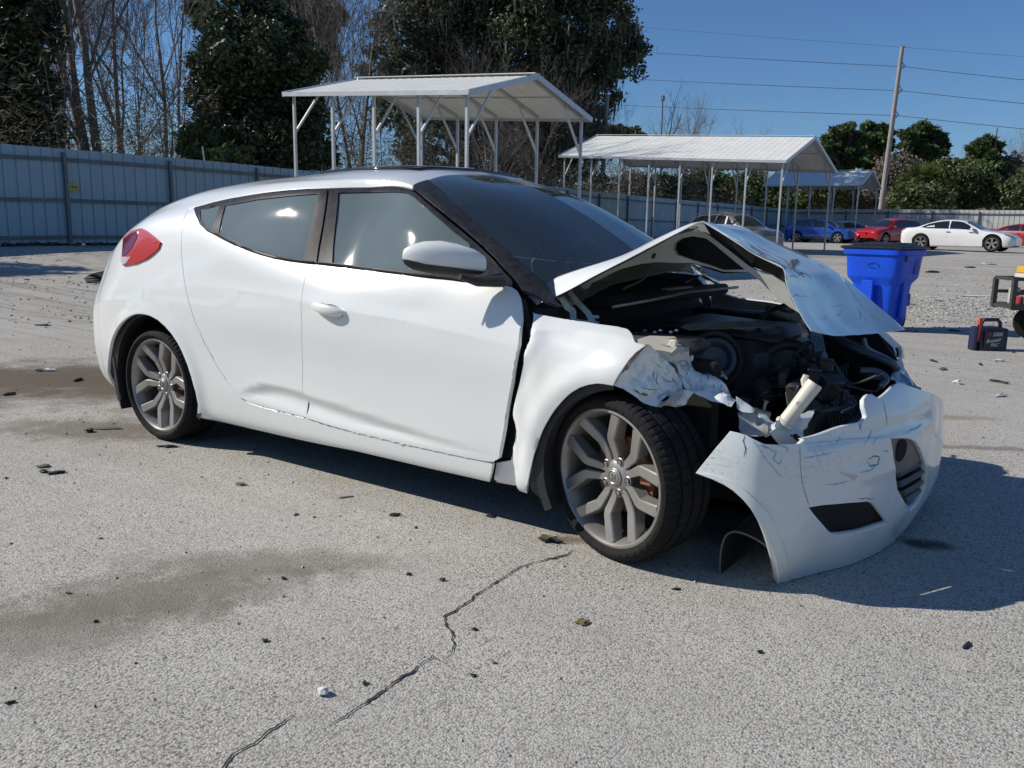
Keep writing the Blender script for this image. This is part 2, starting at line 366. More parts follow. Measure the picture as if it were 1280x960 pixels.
# loose stones and grit, one of every size scattered over the lot
def grit():
    rnd = random.Random(11); vs_ = []; fs_ = []
    base = [(1,0,0),(-1,0,0),(0,1,0),(0,-1,0),(0,0,1)]
    fb = [(0,2,4),(2,1,4),(1,3,4),(3,0,4)]
    for i in range(5200):
        t = rnd.random()
        if i < 3600: X, Z = rnd.uniform(-4.5, 4.5), 1.2+rnd.random()**1.3*7
        elif i < 4500: X, Z = rnd.uniform(-1.5, 9), rnd.uniform(7, 16)
        else: X, Z = rnd.uniform(-10, -3), rnd.uniform(5, 15)
        s = (.0018+.0042*rnd.random()**4)*(1+Z*.14); p = onground(CF(X, Z)); a = rnd.uniform(0, 6.28); ca, sa = math.cos(a), math.sin(a); k = len(vs_)
        for x, y, z in base: vs_.append((p.x+(x*ca-y*sa)*s*rnd.uniform(.6, 1.2), p.y+(x*sa+y*ca)*s*rnd.uniform(.6, 1.2), p.z+z*s*.7+.0015))
        fs_ += [tuple(q+k for q in f) for f in fb]
    b = MB(); b.add(vs_, fs_); b.m = [rnd.choice((0, 0, 1, 2)) for _ in range(5200) for _ in range(4)]
    o = b.build('grit', [mat('grit_grey', (.34,.33,.30), .9), mat('grit_dark', (.07,.065,.06), .9), mat('grit_pale', (.55,.53,.48), .9)], None, recalc=False); tag(o, kind='stuff')
grit()
# ================================================================== fences
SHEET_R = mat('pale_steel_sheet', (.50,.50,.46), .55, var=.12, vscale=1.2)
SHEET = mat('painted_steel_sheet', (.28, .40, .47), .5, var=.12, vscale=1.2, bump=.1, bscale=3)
RAILM = mat('fence_rail_steel', (.12, .145, .17), .55, metal=.3, var=.25, vscale=2)
GALV = mat('galvanised_tube', (.50, .52, .53), .42, metal=.35, var=.12, vscale=3)
ROOFM = mat('white_roof_sheet', (.72, .72, .68), .5, var=.06, vscale=1.5)
def fence_z(p): return gz(p.x, p.y)
def fence(name, A, B_, H, label, near_to, post_gap=2.92, first_post=.0, side=1, strip_w=.305, sheetm=None, rails=(2.13, 1.12, .20)):
    d = (B_-A); d.z = 0; Ln = d.length; d.normalize(); nrm = Vector((d.y, -d.x, 0))*side     # towards the yard
    root = empty(name, (A.x, A.y, gz(A.x, A.y)), 0, label, 'fence'); O = root.location.copy()
    n = int(Ln/strip_w); far = MB(); proto = {}
    for i in range(n):
        t0, t1 = i*strip_w, (i+1)*strip_w-.003; q0, q1 = A+d*t0, A+d*t1; z0 = (fence_z(q0)+fence_z(q1))/2+.03
        def strip_mesh(bb, o):
            prof = [(0, 0), (.02, 0), (.035, .028), (.065, .028), (.08, 0), (strip_w*.5, 0), (strip_w*.5+.015, .006), (strip_w*.5+.03, 0), (strip_w-.003, 0)]
            vs_ = []
            for s, e in prof:
                for z in (0, H-.03): vs_.append(o+d*s-nrm*e+Vector((0, 0, z)))
            for s, e in prof:
                for z in (0, H-.03): vs_.append(o+d*s-nrm*(e-.004)+Vector((0, 0, z)))
            k = len(prof); fs_ = []
            for j in range(k-1):
                fs_ += [(2*j, 2*j+2, 2*j+3, 2*j+1), (2*k+2*j, 2*k+2*j+1, 2*k+2*j+3, 2*k+2*j+2), (2*j+1, 2*j+3, 2*k+2*j+3, 2*k+2*j+1)]
            bb.add(vs_, fs_)
        if t0 < near_to:
            if 'm' not in proto:
                bb = MB(); strip_mesh(bb, Vector((0, 0, 0))); o = bb.build('panel', sheetm or SHEET, root); proto['m'] = o.data
            else: o = link('panel', proto['m'], root)
            jit = .004*math.sin(i*2.7); o.location = (q0-O)*1.0; o.location.z = z0-O.z+jit
        else: strip_mesh(far, Vector((q0.x-O.x, q0.y-O.y, z0-O.z)))
    if far.v: tag(far.build('far_panels', sheetm or SHEET, root), kind='stuff')
    k = int((Ln-first_post)/post_gap)+1; ps = [first_post+post_gap*i for i in range(k)]
    for i, t in enumerate(ps):
        q = A+d*t+nrm*.075; z = fence_z(q); bb = MB(); bb.box((q.x-O.x, q.y-O.y, z-O.z+(H-.09)/2), (.075, .075, H-.09), Matrix.Rotation(math.atan2(d.y, d.x), 3, 'Z')); bb.build('post', RAILM, root)
    seg = [0]+[p for p in ps if 0 < p < Ln]+[Ln]
    for r in rails:
        bb = MB()
        for t0, t1 in zip(seg[:-1], seg[1:]):
            a, c = A+d*t0+nrm*.028, A+d*t1+nrm*.028; a = Vector((a.x-O.x, a.y-O.y, fence_z(a)-O.z+r)); c = Vector((c.x-O.x, c.y-O.y, fence_z(c)-O.z+r)); bb.beam(a, c, .05, .095)
        bb.build('rail', RAILM, root)
    return root, nrm, O
K = 1.028
FA, FB = CF(-11.4-.605*7.3, (21.5-.796*7.3)*K), CF(21.3, 64.5*K)
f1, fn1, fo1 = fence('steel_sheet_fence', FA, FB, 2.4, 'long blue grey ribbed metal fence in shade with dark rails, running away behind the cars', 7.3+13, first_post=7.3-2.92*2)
FC = CF(40, (64.5-.605*23.5)*K)
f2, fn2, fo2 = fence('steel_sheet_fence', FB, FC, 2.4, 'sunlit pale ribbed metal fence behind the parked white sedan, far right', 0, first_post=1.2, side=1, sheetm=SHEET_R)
# small yellow sign hung on the near fence beside its post
sp = PZ(86, 234, 21.6*K); q = FA + (FB-FA).normalized()*((sp-FA).dot((FB-FA).normalized())) + fn1*.11
b = MB(); R_ = Matrix.Rotation(math.atan2((FB-FA).y, (FB-FA).x), 3, 'Z'); b.box((0, 0, 0), (.26, .008, .20), R_)
sg = empty('warning_sign', (q.x, q.y, sp.z), 0, 'small faded yellow sign wired to the blue grey fence beside a post', 'sign'); b.build('plate', mat('faded_yellow', (.36,.33,.08), .6, var=.2), sg)
b = MB(); b.box(R_ @ Vector((0, -.006, 0)), (.17, .004, .035), R_); b.build('dark_band', mat('sign_print', (.12,.12,.05), .7), sg)
# white rod leaning over the fence
b = MB(); a_ = PZ(253, 183, 24.9*K); c_ = PZ(255.5, 219, 24.9*K); b.tube([a_, a_.lerp(c_, .6)+Rh*.03, c_], .022, 6); tag(b.build('plastic_rod', mat('pale_rod', (.6,.6,.58), .5)), 'thin white plastic rod standing against the shaded fence behind the hatchback', 'rod')
# low scrub line and rubbish at the foot of the near fence
b = MB(); rnd = random.Random(3)
dF = (FB-FA).normalized()
for i in range(420):
    t = rnd.uniform(2, 26); p = FA+dF*t+fn1*rnd.uniform(.12, .6); s = rnd.uniform(.03, .14); z = gz(p.x, p.y)
    b.blob((p.x, p.y, z+s*.15), (s, s, s*.5), sub=1, amp=.4, seed=i)
tag(b.build('leaf_litter', mat('dark_litter', (.045,.038,.03), .95, var=.5)), kind='stuff')

# ================================================================== carports
def carport(X, Z, dl, L_, W_, e0, e1, rise, nb, label, over=.20, zb=None):
    """near right eave corner at (X, Z); dl = unit (right, forward) direction of the length"""
    N = CF(X, Z); U_ = Rh*dl[0]+Fh*dl[1]; Wv = Rh*(-dl[1]*-1 if False else 0)
    Wd = Rh*dl[1]*1.0+Fh*(-dl[0])*1.0                      # perpendicular, pointing away from the camera
    if Wd.dot(Fh) < 0: Wd = -Wd
    root = empty('carport', (N.x, N.y, gz(N.x, N.y)), 0, label, 'carport', 'open metal carports across the yard'); O = root.location.copy()
    def pt(l, w, z): p = N+U_*l+Wd*w; return Vector((p.x-O.x, p.y-O.y, z-O.z))
    eave = lambda l: e0+(e1-e0)*l/L_
    def roofz(l, w): return eave(l)+rise*(1-abs(w-W_/2)/(W_/2))
    ns = max(4, round((L_+2*over)/.92)); sw = (L_+2*over)/ns
    for sd in (0, 1):
        for i in range(ns):
            l0 = -over+i*sw; l1 = l0+sw-.004; b = MB(); prof = []
            k = 3
            for j in range(k):
                c = l0+(j+.0)*sw/k
                prof += [(c, 0), (c+.02, .008), (c+.05, .008), (c+.07, 0)]
            prof.append((l1, 0)); vs_ = []
            w0 = -over if sd == 0 else W_+over
            for s, e in prof:
                for wv in (w0, W_/2):
                    zz = roofz(s, wv) + .055+e
                    vs_.append(pt(s, wv, zz))
            m_ = len(vs_); vs_ += [v-Vector((0, 0, .006)) for v in vs_]
            fs_ = []
            for j in range(len(prof)-1):
                fs_ += [(2*j, 2*j+2, 2*j+3, 2*j+1), (m_+2*j, m_+2*j+1, m_+2*j+3, m_+2*j+2), (2*j, m_+2*j, m_+2*j+2, 2*j+2)]
            fs_ += [(0, 1, m_+1, m_), (m_-2, m_*2-2, m_*2-1, m_-1)]
            b.add(vs_, fs_); b.build('roof_sheet', ROOFM, root)
    # eave and gable trims
    for w in (-over, W_+over):
        b = MB(); b.beam(pt(-over, w, roofz(-over, w)+.03), pt(L_+over, w, roofz(L_+over, w)+.03), .02, .10); b.build('eave_trim', GALV, root)
    for l in (-over-.012, L_+over+.012):
        for w0 in (-over, W_+over):
            b = MB(); b.beam(pt(l, w0, roofz(l, w0)+.03), pt(l, W_/2, roofz(l, W_/2)+.03), .02, .13); b.build('gable_trim', GALV, root)
    b = MB(); b.beam(pt(-over, W_/2, roofz(-over, W_/2)+.10), pt(L_+over, W_/2, roofz(L_+over, W_/2)+.10), .22, .012); b.build('ridge_cap', ROOFM, root)
    for i in range(nb):
        l = L_*i/(nb-1)
        for w, wi in ((0, .95), (W_, W_-.95)):
            p = pt(l, w, 0); g = gz(p.x+O.x, p.y+O.y); b = MB(); b.beam((p.x, p.y, g-O.z), pt(l, w, roofz(l, w)-.02), .065, .065); b.build('post', GALV, root)
            b = MB(); b.beam(pt(l, w, eave(l)-.95), pt(l, wi, roofz(l, wi)-.02), .05, .05); b.build('brace', GALV, root)
        for w in (0, W_):
            b = MB(); b.beam(pt(l, w, roofz(l, w)), pt(l, W_/2, roofz(l, W_/2)), .06, .06); b.build('rafter', GALV, root)
    for w in (0, W_):                                           # base rails on the ground
        b = MB(); a, c = pt(0, w, 0), pt(L_, w, 0); b.beam((a.x, a.y, gz(a.x+O.x, a.y+O.y)-O.z+.04), (c.x, c.y, gz(c.x+O.x, c.y+O.y)-O.z+.04), .06, .06); b.build('base_rail', GALV, root)
    for w in (W_*.25, W_*.75):
        b = MB(); b.beam(pt(0, w, roofz(0, w)+.04), pt(L_, w, roofz(L_, w)+.04), .05, .02); b.build('purlin', GALV, root)
    return root
def unit(a, c): n = math.hypot(a, c); return (a/n, c/n)
p = PZ(584, 120, 18.7*K); X1, Z1 = toCF(p)
carport(X1, Z1, unit(-4.8, 3.35), 5.6, 4.9, 4.00, 4.36, .66, 5, 'nearest tall metal carport with white gabled roof directly behind the hatchback roof')
carport(10.62, 33.7*K, unit(-8.44, 6.3), 10.4, 6.3, 3.92, 4.47, 1.15, 8, 'long white roofed metal carport in the middle distance, left of the blue bin')
carport(22.4, 55*K, unit(-.8, .6), 6.2, 4.6, 4.30, 4.33, .95, 5, 'small distant metal carport with bluish roof, right of the long carport')

# ================================================================== utility poles and wires
WOODP = mat('weathered_pole', (.30, .27, .24), .85, var=.2, vscale=2)
WIREM = mat('dark_cable', (.03, .03, .032), .6)
base = PZ(1101.5, 262, 70); top = PZ(1128, 58, 70); base = top+(PZ(1103, 238, 70)-top)*1.18
g0 = gz(base.x, base.y); base.z = g0
pole = empty('utility_pole', base, 0, 'tall leaning wooden utility pole carrying wires beyond the sunlit fence', 'pole')
b = MB(); b.tube([Vector((0,0,-.3)), top-base], [.24, .15], 12); b.build('shaft', WOODP, pole, smooth=50)
att = []
for k, (px, py) in enumerate(((1129.5, 59), (1131, 83.5), (1127.5, 113.5), (1123, 144.5))):
    q = PZ(px, py, 70); att.append(q)
    if k:
        sh = PZ(px-5.5, py-9, 70); s2 = PZ(px-6.5, py+4.5, 70); b = MB(); b.tube([sh-base, q-base+Vector((0,0,.05))], .045, 6); b.tube([s2-base, q-base], .06, 6); b.build('insulator_arm', GREYMETAL if 'GREYMETAL' in globals() else GALV, pole)
    else:
        b = MB(); b.beam(PZ(1125.5, 57.5, 70)-base, PZ(1131.5, 59, 70)-base, .08, .08); b.build('top_bracket', WOODP, pole)
for k, (q, (ly, ry)) in enumerate(zip(att, ((35.4, 68.5), (65.6, 97.6), (99, 127.3), (132, 159)))):
    Lp_ = PZ(860, ly, 84); d = (Lp_-q); far = q+d*3.4; far.z += .0
    Rp = PZ(1280, ry, 62); fr = q+(Rp-q)*2.6
    pts = [far+Vector((0,0,.8))]+[far.lerp(q, t)+Vector((0, 0, -4*.8*t*(1-t)*.35)) for t in np.linspace(0.1, 1, 12)]+[q.lerp(fr, t)+Vector((0, 0, -.5*t*(1-t))) for t in np.linspace(.1, 1, 8)]
    b = MB(); b.tube(pts, .022 if k else .011, 5); o = b.build('overhead_wire', WIREM); tag(o, ['thin faint topmost overhead line strung across the sky from the leaning pole', 'upper heavy overhead wire below the topmost line, held by the leaning pole', 'middle heavy overhead wire on the leaning pole', 'lowest overhead wire on the leaning pole, just above the pines'][k], 'wire', 'overhead wires')
q = PZ(755, 232, 62); t_ = PZ(759.5, 118, 62); q = t_+(PZ(752, 232, 62)-t_)*1.35; q.z = gz(q.x, q.y)
p2_ = empty('utility_pole', q, 0, 'grey utility pole rising at the right edge of the big oak', 'pole'); b = MB(); b.tube([Vector((0,0,-.2)), t_-q], [.2, .13], 10); b.build('shaft', WOODP, p2_, smooth=50)
b = MB(); c_ = PZ(757.5, 236, 61.7)-q; b.box(c_, (1.1, .3, .16)); b.build('crossarm', WOODP, p2_)
q = PZ(828.5, 180, 95); t_ = PZ(828.5, 124, 95); q.z = gz(q.x, q.y)
lm = empty('light_mast', q, 0, 'thin distant mast with a small light head above the long carport', 'mast'); b = MB(); b.tube([Vector((0,0,0)), t_-q], [.09, .06], 8); b.build('shaft', WIREM, lm); b = MB(); b.box(t_-q+Vector((0,0,.1)), (.35,.35,.55), bev=.05); b.build('lamp_head', RAILM, lm)
# ================================================================== trees
def leafmat(name, col, tr=.25, rough=.55, spec=.4, var=.45):
    m = mat(name, col, rough=rough, spec=spec, var=var, vscale=.9)
    N = m.node_tree.nodes; L = m.node_tree.links; b = N['Principled BSDF']; out = [n for n in N if n.type == 'OUTPUT_MATERIAL'][0]
    t = N_(m, 'ShaderNodeBsdfTranslucent'); t.inputs[0].default_value = (col[0]*1.3, col[1]*1.5, col[2]*.8, 1)
    mx = N_(m, 'ShaderNodeMixShader'); mx.inputs[0].default_value = tr; L.new(b.outputs[0], mx.inputs[1]); L.new(t.outputs[0], mx.inputs[2]); L.new(mx.outputs[0], out.inputs[0])
    return m
LF_MAG = [leafmat('magnolia_leaf', (.045,.065,.026), .08, .4, .5), leafmat('magnolia_leaf_rust', (.075,.055,.028), .1, .5), leafmat('magnolia_leaf_light', (.085,.11,.045), .12, .4, .5)]
LF_OAK = [leafmat('oak_leaf', (.070,.082,.036), .12, .5), leafmat('oak_leaf_grey', (.14,.145,.10), .15, .7), leafmat('oak_leaf_dark', (.038,.046,.022), .1, .5)]
LF_PINE = [leafmat('pine_needle', (.095,.14,.05), .2, .6), leafmat('pine_needle_dark', (.042,.068,.026), .1, .6), leafmat('pine_needle_warm', (.10,.115,.045), .2, .6)]
LF_SCRUB = [leafmat('dry_scrub', (.19,.15,.115), .15, .8), leafmat('olive_scrub', (.095,.09,.04), .2, .8), leafmat('grey_twig_mass', (.19,.17,.155), .1, .9)]
LF_PALM = [leafmat('palm_frond', (.10,.14,.04), .25, .45), leafmat('palm_frond_old', (.16,.14,.06), .25, .6)]
BARK = mat('grey_bark', (.17,.145,.125), .9, var=.3, vscale=3, bump=.5, bscale=12)
BARK_D = mat('dark_bark', (.05,.042,.035), .9, var=.3, vscale=3)
MOSS = leafmat('spanish_moss', (.145,.14,.115), .2, .9)

def fastmesh(name, V_, F_, mats, midx, parent=None):
    """V_ (n,3) float; F_ (m,k) int"""
    me = bpy.data.meshes.new(name); n, (m, k) = len(V_), F_.shape
    me.vertices.add(n); me.vertices.foreach_set('co', V_.astype(np.float32).ravel())
    me.loops.add(m*k); me.loops.foreach_set('vertex_index', F_.astype(np.int32).ravel())
    me.polygons.add(m); me.polygons.foreach_set('loop_start', np.arange(0, m*k, k, dtype=np.int32)); me.polygons.foreach_set('loop_total', np.full(m, k, dtype=np.int32))
    for x in mats: me.materials.append(x)
    me.polygons.foreach_set('material_index', midx.astype(np.int32)); me.update(calc_edges=True); me.validate()
    return link(name, me, parent)
def leaf_arrays(C_, size, rng, aspect=1.7, droop=0.0, up=.0):
    n = len(C_); a = rng.normal(size=(n, 3)); a[:, 2] = a[:, 2]*.7-droop; a /= np.linalg.norm(a, axis=1, keepdims=True)
    c = rng.normal(size=(n, 3)); c[:, 2] += up; b_ = np.cross(a, c); b_ /= (np.linalg.norm(b_, axis=1, keepdims=True)+1e-9)
    s = size*rng.uniform(.55, 1.35, (n, 1)); a = a*s*aspect*.5; b_ = b_*s*.5
    V_ = np.stack([C_-a, C_+b_*.9, C_+a, C_-b_*.9], 1).reshape(-1, 3); F_ = np.arange(4*n).reshape(n, 4)
    return V_, F_
def cloud(clumps, rng, per, sub=26, spread=.16, fill=.25):
    """leaf centres: clumps = (cx, cy, cz, rx, ry, rz); leaves gather in small sprays near each clump's skin"""
    out = []
    tot = sum((c[3]*c[4]*c[5])**(2/3) for c in clumps)
    for c in clumps:
        w = (c[3]*c[4]*c[5])**(2/3)/tot; k = max(3, int(sub*len(clumps)*w)); d = rng.normal(size=(k, 3)); d /= np.linalg.norm(d, axis=1, keepdims=True)
        r = np.where(rng.random(k) < fill, rng.uniform(.2, .8, k), rng.uniform(.78, 1.08, k))[:, None]
        cen = np.array(c[:3])+d*r*np.array(c[3:6]); m = max(2, int(per*w/k)); R = (c[3]*c[4]*c[5])**(1/3)
        q = cen[:, None, :]+rng.normal(size=(k, m, 3))*R*spread*np.array([1, 1, .75]); out.append(q.reshape(-1, 3))
    return np.concatenate(out)
def limbs_mesh(segs, name, material, parent, sides=6):
    b = MB()
    for pts, rs in segs: b.tube(pts, rs, sides, caps=False)
    return b.build(name, material, parent, smooth=60, recalc=False)
def leafy_tree(name, base, H, clumps, mats, nleaf, size, label, group=None, cat='tree', trunk_r=.22, bark=None, seed=1, weights=(.5,.3,.2), spread=.16, sub=26, moss=0, aspect=1.7, trunk_top=.8, fill=.25):
    rng = np.random.default_rng(seed); rnd = random.Random(seed)
    root = empty(name, base, 0, label, cat, group)
    C_ = cloud(clumps, rng, nleaf, sub=sub, spread=spread, fill=fill); V_, F_ = leaf_arrays(C_, size, rng, aspect)
    mi = rng.choice(len(mats), size=len(F_), p=weights)
    tag(fastmesh('crown', V_, F_, mats, mi, root))
    segs = []; tt = Vector((rnd.uniform(-.3,.3), rnd.uniform(-.3,.3), H*trunk_top)); tr = [Vector((0,0,-.3)), Vector((rnd.uniform(-.1,.1),0,H*.3)), tt.lerp(Vector((0,0,0)), .3), tt]
    limbs_mesh([(tr, [trunk_r*1.25, trunk_r, trunk_r*.7, trunk_r*.25])], 'trunk', bark or BARK, root, 8)
    for c in clumps:
        cc = Vector(c[:3]); z0 = max(H*.12, min(cc.z*.62, H*.7)); st = Vector((0, 0, z0)); mid = st.lerp(cc, .5)+Vector((rnd.uniform(-.3,.3), rnd.uniform(-.3,.3), rnd.uniform(0,.4)))
        segs.append(([st, mid, cc], [trunk_r*.5, trunk_r*.3, trunk_r*.12]))
        for _ in range(5):
            e = cc+Vector((rnd.gauss(0,1)*c[3]*.5, rnd.gauss(0,1)*c[4]*.5, rnd.gauss(0,1)*c[5]*.5)); segs.append(([mid, mid.lerp(e, .5)+Vector((0,0,.1)), e], [trunk_r*.2, trunk_r*.12, .01]))
    limbs_mesh(segs, 'limbs', bark or BARK, root, 5)
    if moss:
        P = []; rs = rng.choice(len(C_), moss); Vm = []; 
        for i in rs:
            p = C_[i]; l = rng.uniform(.4, 1.5); w = rng.uniform(.04, .12); a = rng.uniform(0, 3.1); dx, dy = math.cos(a)*w, math.sin(a)*w; s = rng.uniform(-.1, .1, 2)
            Vm += [(p[0]-dx, p[1]-dy, p[2]), (p[0]+dx, p[1]+dy, p[2]), (p[0]+dx*.3+s[0], p[1]+dy*.3+s[1], p[2]-l), (p[0]-dx*.3+s[0], p[1]-dy*.3+s[1], p[2]-l)]
        Vm = np.array(Vm); tag(fastmesh('hanging_moss', Vm, np.arange(len(Vm)).reshape(-1, 4), [MOSS], np.zeros(len(Vm)//4), root), kind='stuff')
    return root
def px2l(px, py, Z, base):                                        # point seen at (px,py), Z ahead, relative to a base
    return PZ(px, py, Z)-base
def crown_px(base, spec, Z, jz, rng, depth=1.0):
    """spec: (px, py, rx_px, ry_px) lobes at distance about Z"""
    s = Z/1085; out = []
    for px, py, rx, ry in spec:
        d = rng.uniform(-1, 1)*jz; p = PZ(px, py, Z+d)-base; out.append((p.x, p.y, p.z, rx*s, rx*s*depth, ry*s))
    return out
def at_base(px, Z):
    p = PZ(px, 280, Z); return Vector((p.x, p.y, gz(p.x, p.y)))
R9 = random.Random(9)
# -- dark evergreen at the left edge
bs = at_base(18, 29); leafy_tree('magnolia_tree', bs, 9, crown_px(bs, [(5,30,45,38),(35,60,40,30),(52,80,22,18),(10,105,42,34),(45,130,28,26),(5,150,50,30),(40,165,38,24),(-40,60,60,60),(-50,140,60,50),(-20,-20,45,40),(30,10,32,24),(20,120,45,40)], 29, 1.3, R9), LF_MAG, 62000, .105, 'dark glossy evergreen at the left edge, above the fence', 'magnolias behind the fence', trunk_r=.2, bark=BARK_D, seed=3, weights=(.74,.16,.10), spread=.2)
# -- the big magnolia left of the carport
bs = at_base(322, 31); leafy_tree('magnolia_tree', bs, 10, crown_px(bs, [(318,25,38,30),(290,48,34,28),(345,45,36,30),(318,75,55,38),(268,82,26,24),(372,80,28,26),(290,115,44,32),(345,115,50,36),(318,150,60,36),(262,120,24,22),(382,125,24,30),(275,165,34,30),(365,165,40,34),(320,190,55,28),(318,0,24,20),(340,100,50,40)], 31, 1.2, R9), LF_MAG, 85000, .105, 'large conical magnolia with glossy leaves, left of the tall carport', 'magnolias behind the fence', trunk_r=.22, bark=BARK_D, seed=5, weights=(.70,.18,.12), spread=.19)
# -- shrubs at the fence under it
for i, (px, py, rx, ry, Z, lab) in enumerate(((252,178,22,16,28,'dull green shrub showing over the fence left of the big magnolia'),(285,196,26,14,27.5,'bushy green shrub below the big magnolia, just over the fence'),(352,182,28,26,33,'yellow green bush left of the nearest carport post'),(390,190,26,26,33,'dark bush between the first two posts of the tall carport'))):
    bs = at_base(px, Z); leafy_tree('shrub', bs, 2.6, crown_px(bs, [(px,py,rx,ry),(px-rx*.6,py+6,rx*.6,ry*.8),(px+rx*.6,py+4,rx*.6,ry*.7)], Z, .3, R9), [LF_SCRUB[1], LF_PINE[0], LF_OAK[0]], 3800, .12, lab, 'shrubs over the fence', cat='shrub', trunk_r=.05, seed=20+i, spread=.25, sub=16, fill=.6)
# -- palmettos
def palm(px, py, Z, r, n, label, seed, group='palmettos beyond the fences'):
    rnd = random.Random(seed); bs = at_base(px, Z); c = PZ(px, py, Z)-bs
    root = empty('palmetto', bs, 0, label, 'palm', group); b = MB(); b.tube([Vector((0,0,-.1)), c], [.16,.13], 8); b.build('trunk', BARK, root, smooth=60)
    vs_ = []; fs_ = []; mi = []
    for i in range(n):
        a = rnd.uniform(0, 6.28); el = rnd.uniform(-.6, 1.25); d = Vector((math.cos(a)*math.cos(el), math.sin(a)*math.cos(el), math.sin(el))); L_ = r*rnd.uniform(.7, 1.1)
        st = c+d*L_*.35; sd = d.cross(Vector((0,0,1))).normalized(); up = sd.cross(d)
        for k in range(13):
            f = (k/12-.5)*2.3; dd = (d*math.cos(f)+sd*math.sin(f)); e = st+dd*L_*.65+Vector((0,0,-.22*L_*abs(f))); w = up*.0+sd*.018*r+dd.cross(up)*.02*r
            b0 = len(vs_); vs_ += [st-w, st+w, e]; fs_.append((b0, b0+1, b0+2)); mi.append(0 if rnd.random() < .8 else 1)
    fastmesh('fronds', np.array([tuple(v) for v in vs_]), np.array(fs_), LF_PALM, np.array(mi), root)
palm(240, 196, 28, .95, 26, 'palmetto with pale green fans at the fence, left of the magnolia', 2)
palm(262, 192, 29, .8, 20, 'smaller yellow green palmetto just right of the pale one', 3)
# -- bare trees
def bare_tree(base, H, lean, seed, label, r0=.16, levels=5, twigs=True, fork=.35, group='bare trees in the wood', spreadk=1.0, stems=1, fine=.010):
    rnd = random.Random(seed); root = empty('bare_tree', base, 0, label, 'tree', group); trunk = MB(); br = MB(); cnt = [0]
    def grow(p, d, L_, r, lv, bb):
        n = 4 if lv > 2 else 3; pts = [p]; dd = d.copy()
        for i in range(n):
            dd = (dd+Vector((rnd.gauss(0,.10), rnd.gauss(0,.10), rnd.gauss(0.03,.06)))*(1.2 if lv < 3 else .6)).normalized(); pts.append(pts[-1]+dd*L_/n)
        rs = [max(fine*.6, r*(1-.45*i/n)) for i in range(n+1)]; bb.tube(pts, rs, 7 if lv == levels else (5 if lv > 2 else 3), caps=False)
        if lv == 0: return
        kids = {5: 5, 4: 3, 3: 3, 2: 3, 1: 2}.get(lv, 4)
        for k in range(kids):
            t = rnd.uniform(fork if lv == levels else .2, 1); j = min(n-1, int(t*n)); q = pts[j].lerp(pts[j+1], t*n-j)
            ax = Vector((rnd.gauss(0,1), rnd.gauss(0,1), rnd.gauss(0,.3))).normalized(); ang = rnd.uniform(.35, .95)*spreadk
            nd = (dd*math.cos(ang)+(ax-dd*ax.dot(dd)).normalized()*math.sin(ang)); nd = (nd+Vector((0,0,.22))).normalized()
            grow(q, nd, L_*rnd.uniform(.42, .68), max(fine, rs[j]*rnd.uniform(.35, .55)), lv-1, br)
        nd = (dd+Vector((rnd.gauss(0,.1), rnd.gauss(0,.1), .1))).normalized(); grow(pts[-1], nd, L_*.6, rs[-1]*.9, lv-1, br)
    for s in range(stems):
        d = Vector(lean)+ (Rh*rnd.uniform(-.22,.22) if stems > 1 else Vector((0,0,0))); d = Vector((d.x, d.y, 1)).normalized(); grow(Vector((0,0,-.2)), d, H*.62, r0*(1 if s == 0 else .8), levels, trunk)
    trunk.build('trunk', BARK, root, smooth=60, recalc=False); br.build('branches', BARK, root, recalc=False)
    return root
bt = [(82,34,15,(0,0,0),.24,1,'forked bare tree with thick trunk right of the left edge evergreen'),(131,33,16,(0,0,0),.20,3,'several stemmed bare tree with dark trunks in the left wood'),(155,40,15,(.02,0,0),.15,1,'slender bare tree just right of the several stemmed one'),
      (208,42,14,(-.03,0,0),.13,1,'thin bare tree halfway between the several stemmed tree and the magnolia'),(232,46,15,(0,0,0),.12,1,'pale thin bare tree beside the magnolia'),(405,40,12,(.03,.0,0),.14,2,'bare tree with spreading limbs right of the magnolia, above the tall carport'),(440,46,12,(0,0,0),.13,1,'bare tree rising over the tall carport roof, left of the oak'),
      (822,75,9.6,(0,0,0),.22,1,'lone bare tree standing above the long carport roof'),(108,44,14,(0,0,0),.10,1,'faint thin bare tree behind the forked one'),(180,46,13,(0,0,0),.10,2,'faint twin bare tree in the middle of the left wood')]
for i, (px, Z, H, ln, r_, st, lab) in enumerate(bt):
    bs = at_base(px, Z); bare_tree(bs, H, ln, 40+i, lab, r0=r_, stems=st, levels=5 if i != 7 else 4, spreadk=1.0, fork=.3, fine=.0085*Z/35)
# a few shared copies fill the wood's depth
src = [o for o in bpy.data.objects if o.name.startswith('bare_tree')]
labs = {}
fills = [(455,60),(610,56),(640,60),(668,54),(700,58),(735,60),(770,72),(800,78),(845,80),(880,84),(915,86),(950,88),(985,92),(1170,96),(1215,98),(1255,96),(1285,92),(1130,100)]
for i, (px, Z) in enumerate(fills):
    c = copy_tree(src[i % 7]); c.location = at_base(px, Z); c.rotation_euler.z = i*1.9; s = 1.0-.28*((i*7) % 5)/5; 
    if px > 600: s *= .62
    c.scale = (s, s, s); c['label'] = 'grey bare tree deep in the thin wood, one of many alike'; c['group'] = 'bare trees deep in the wood'
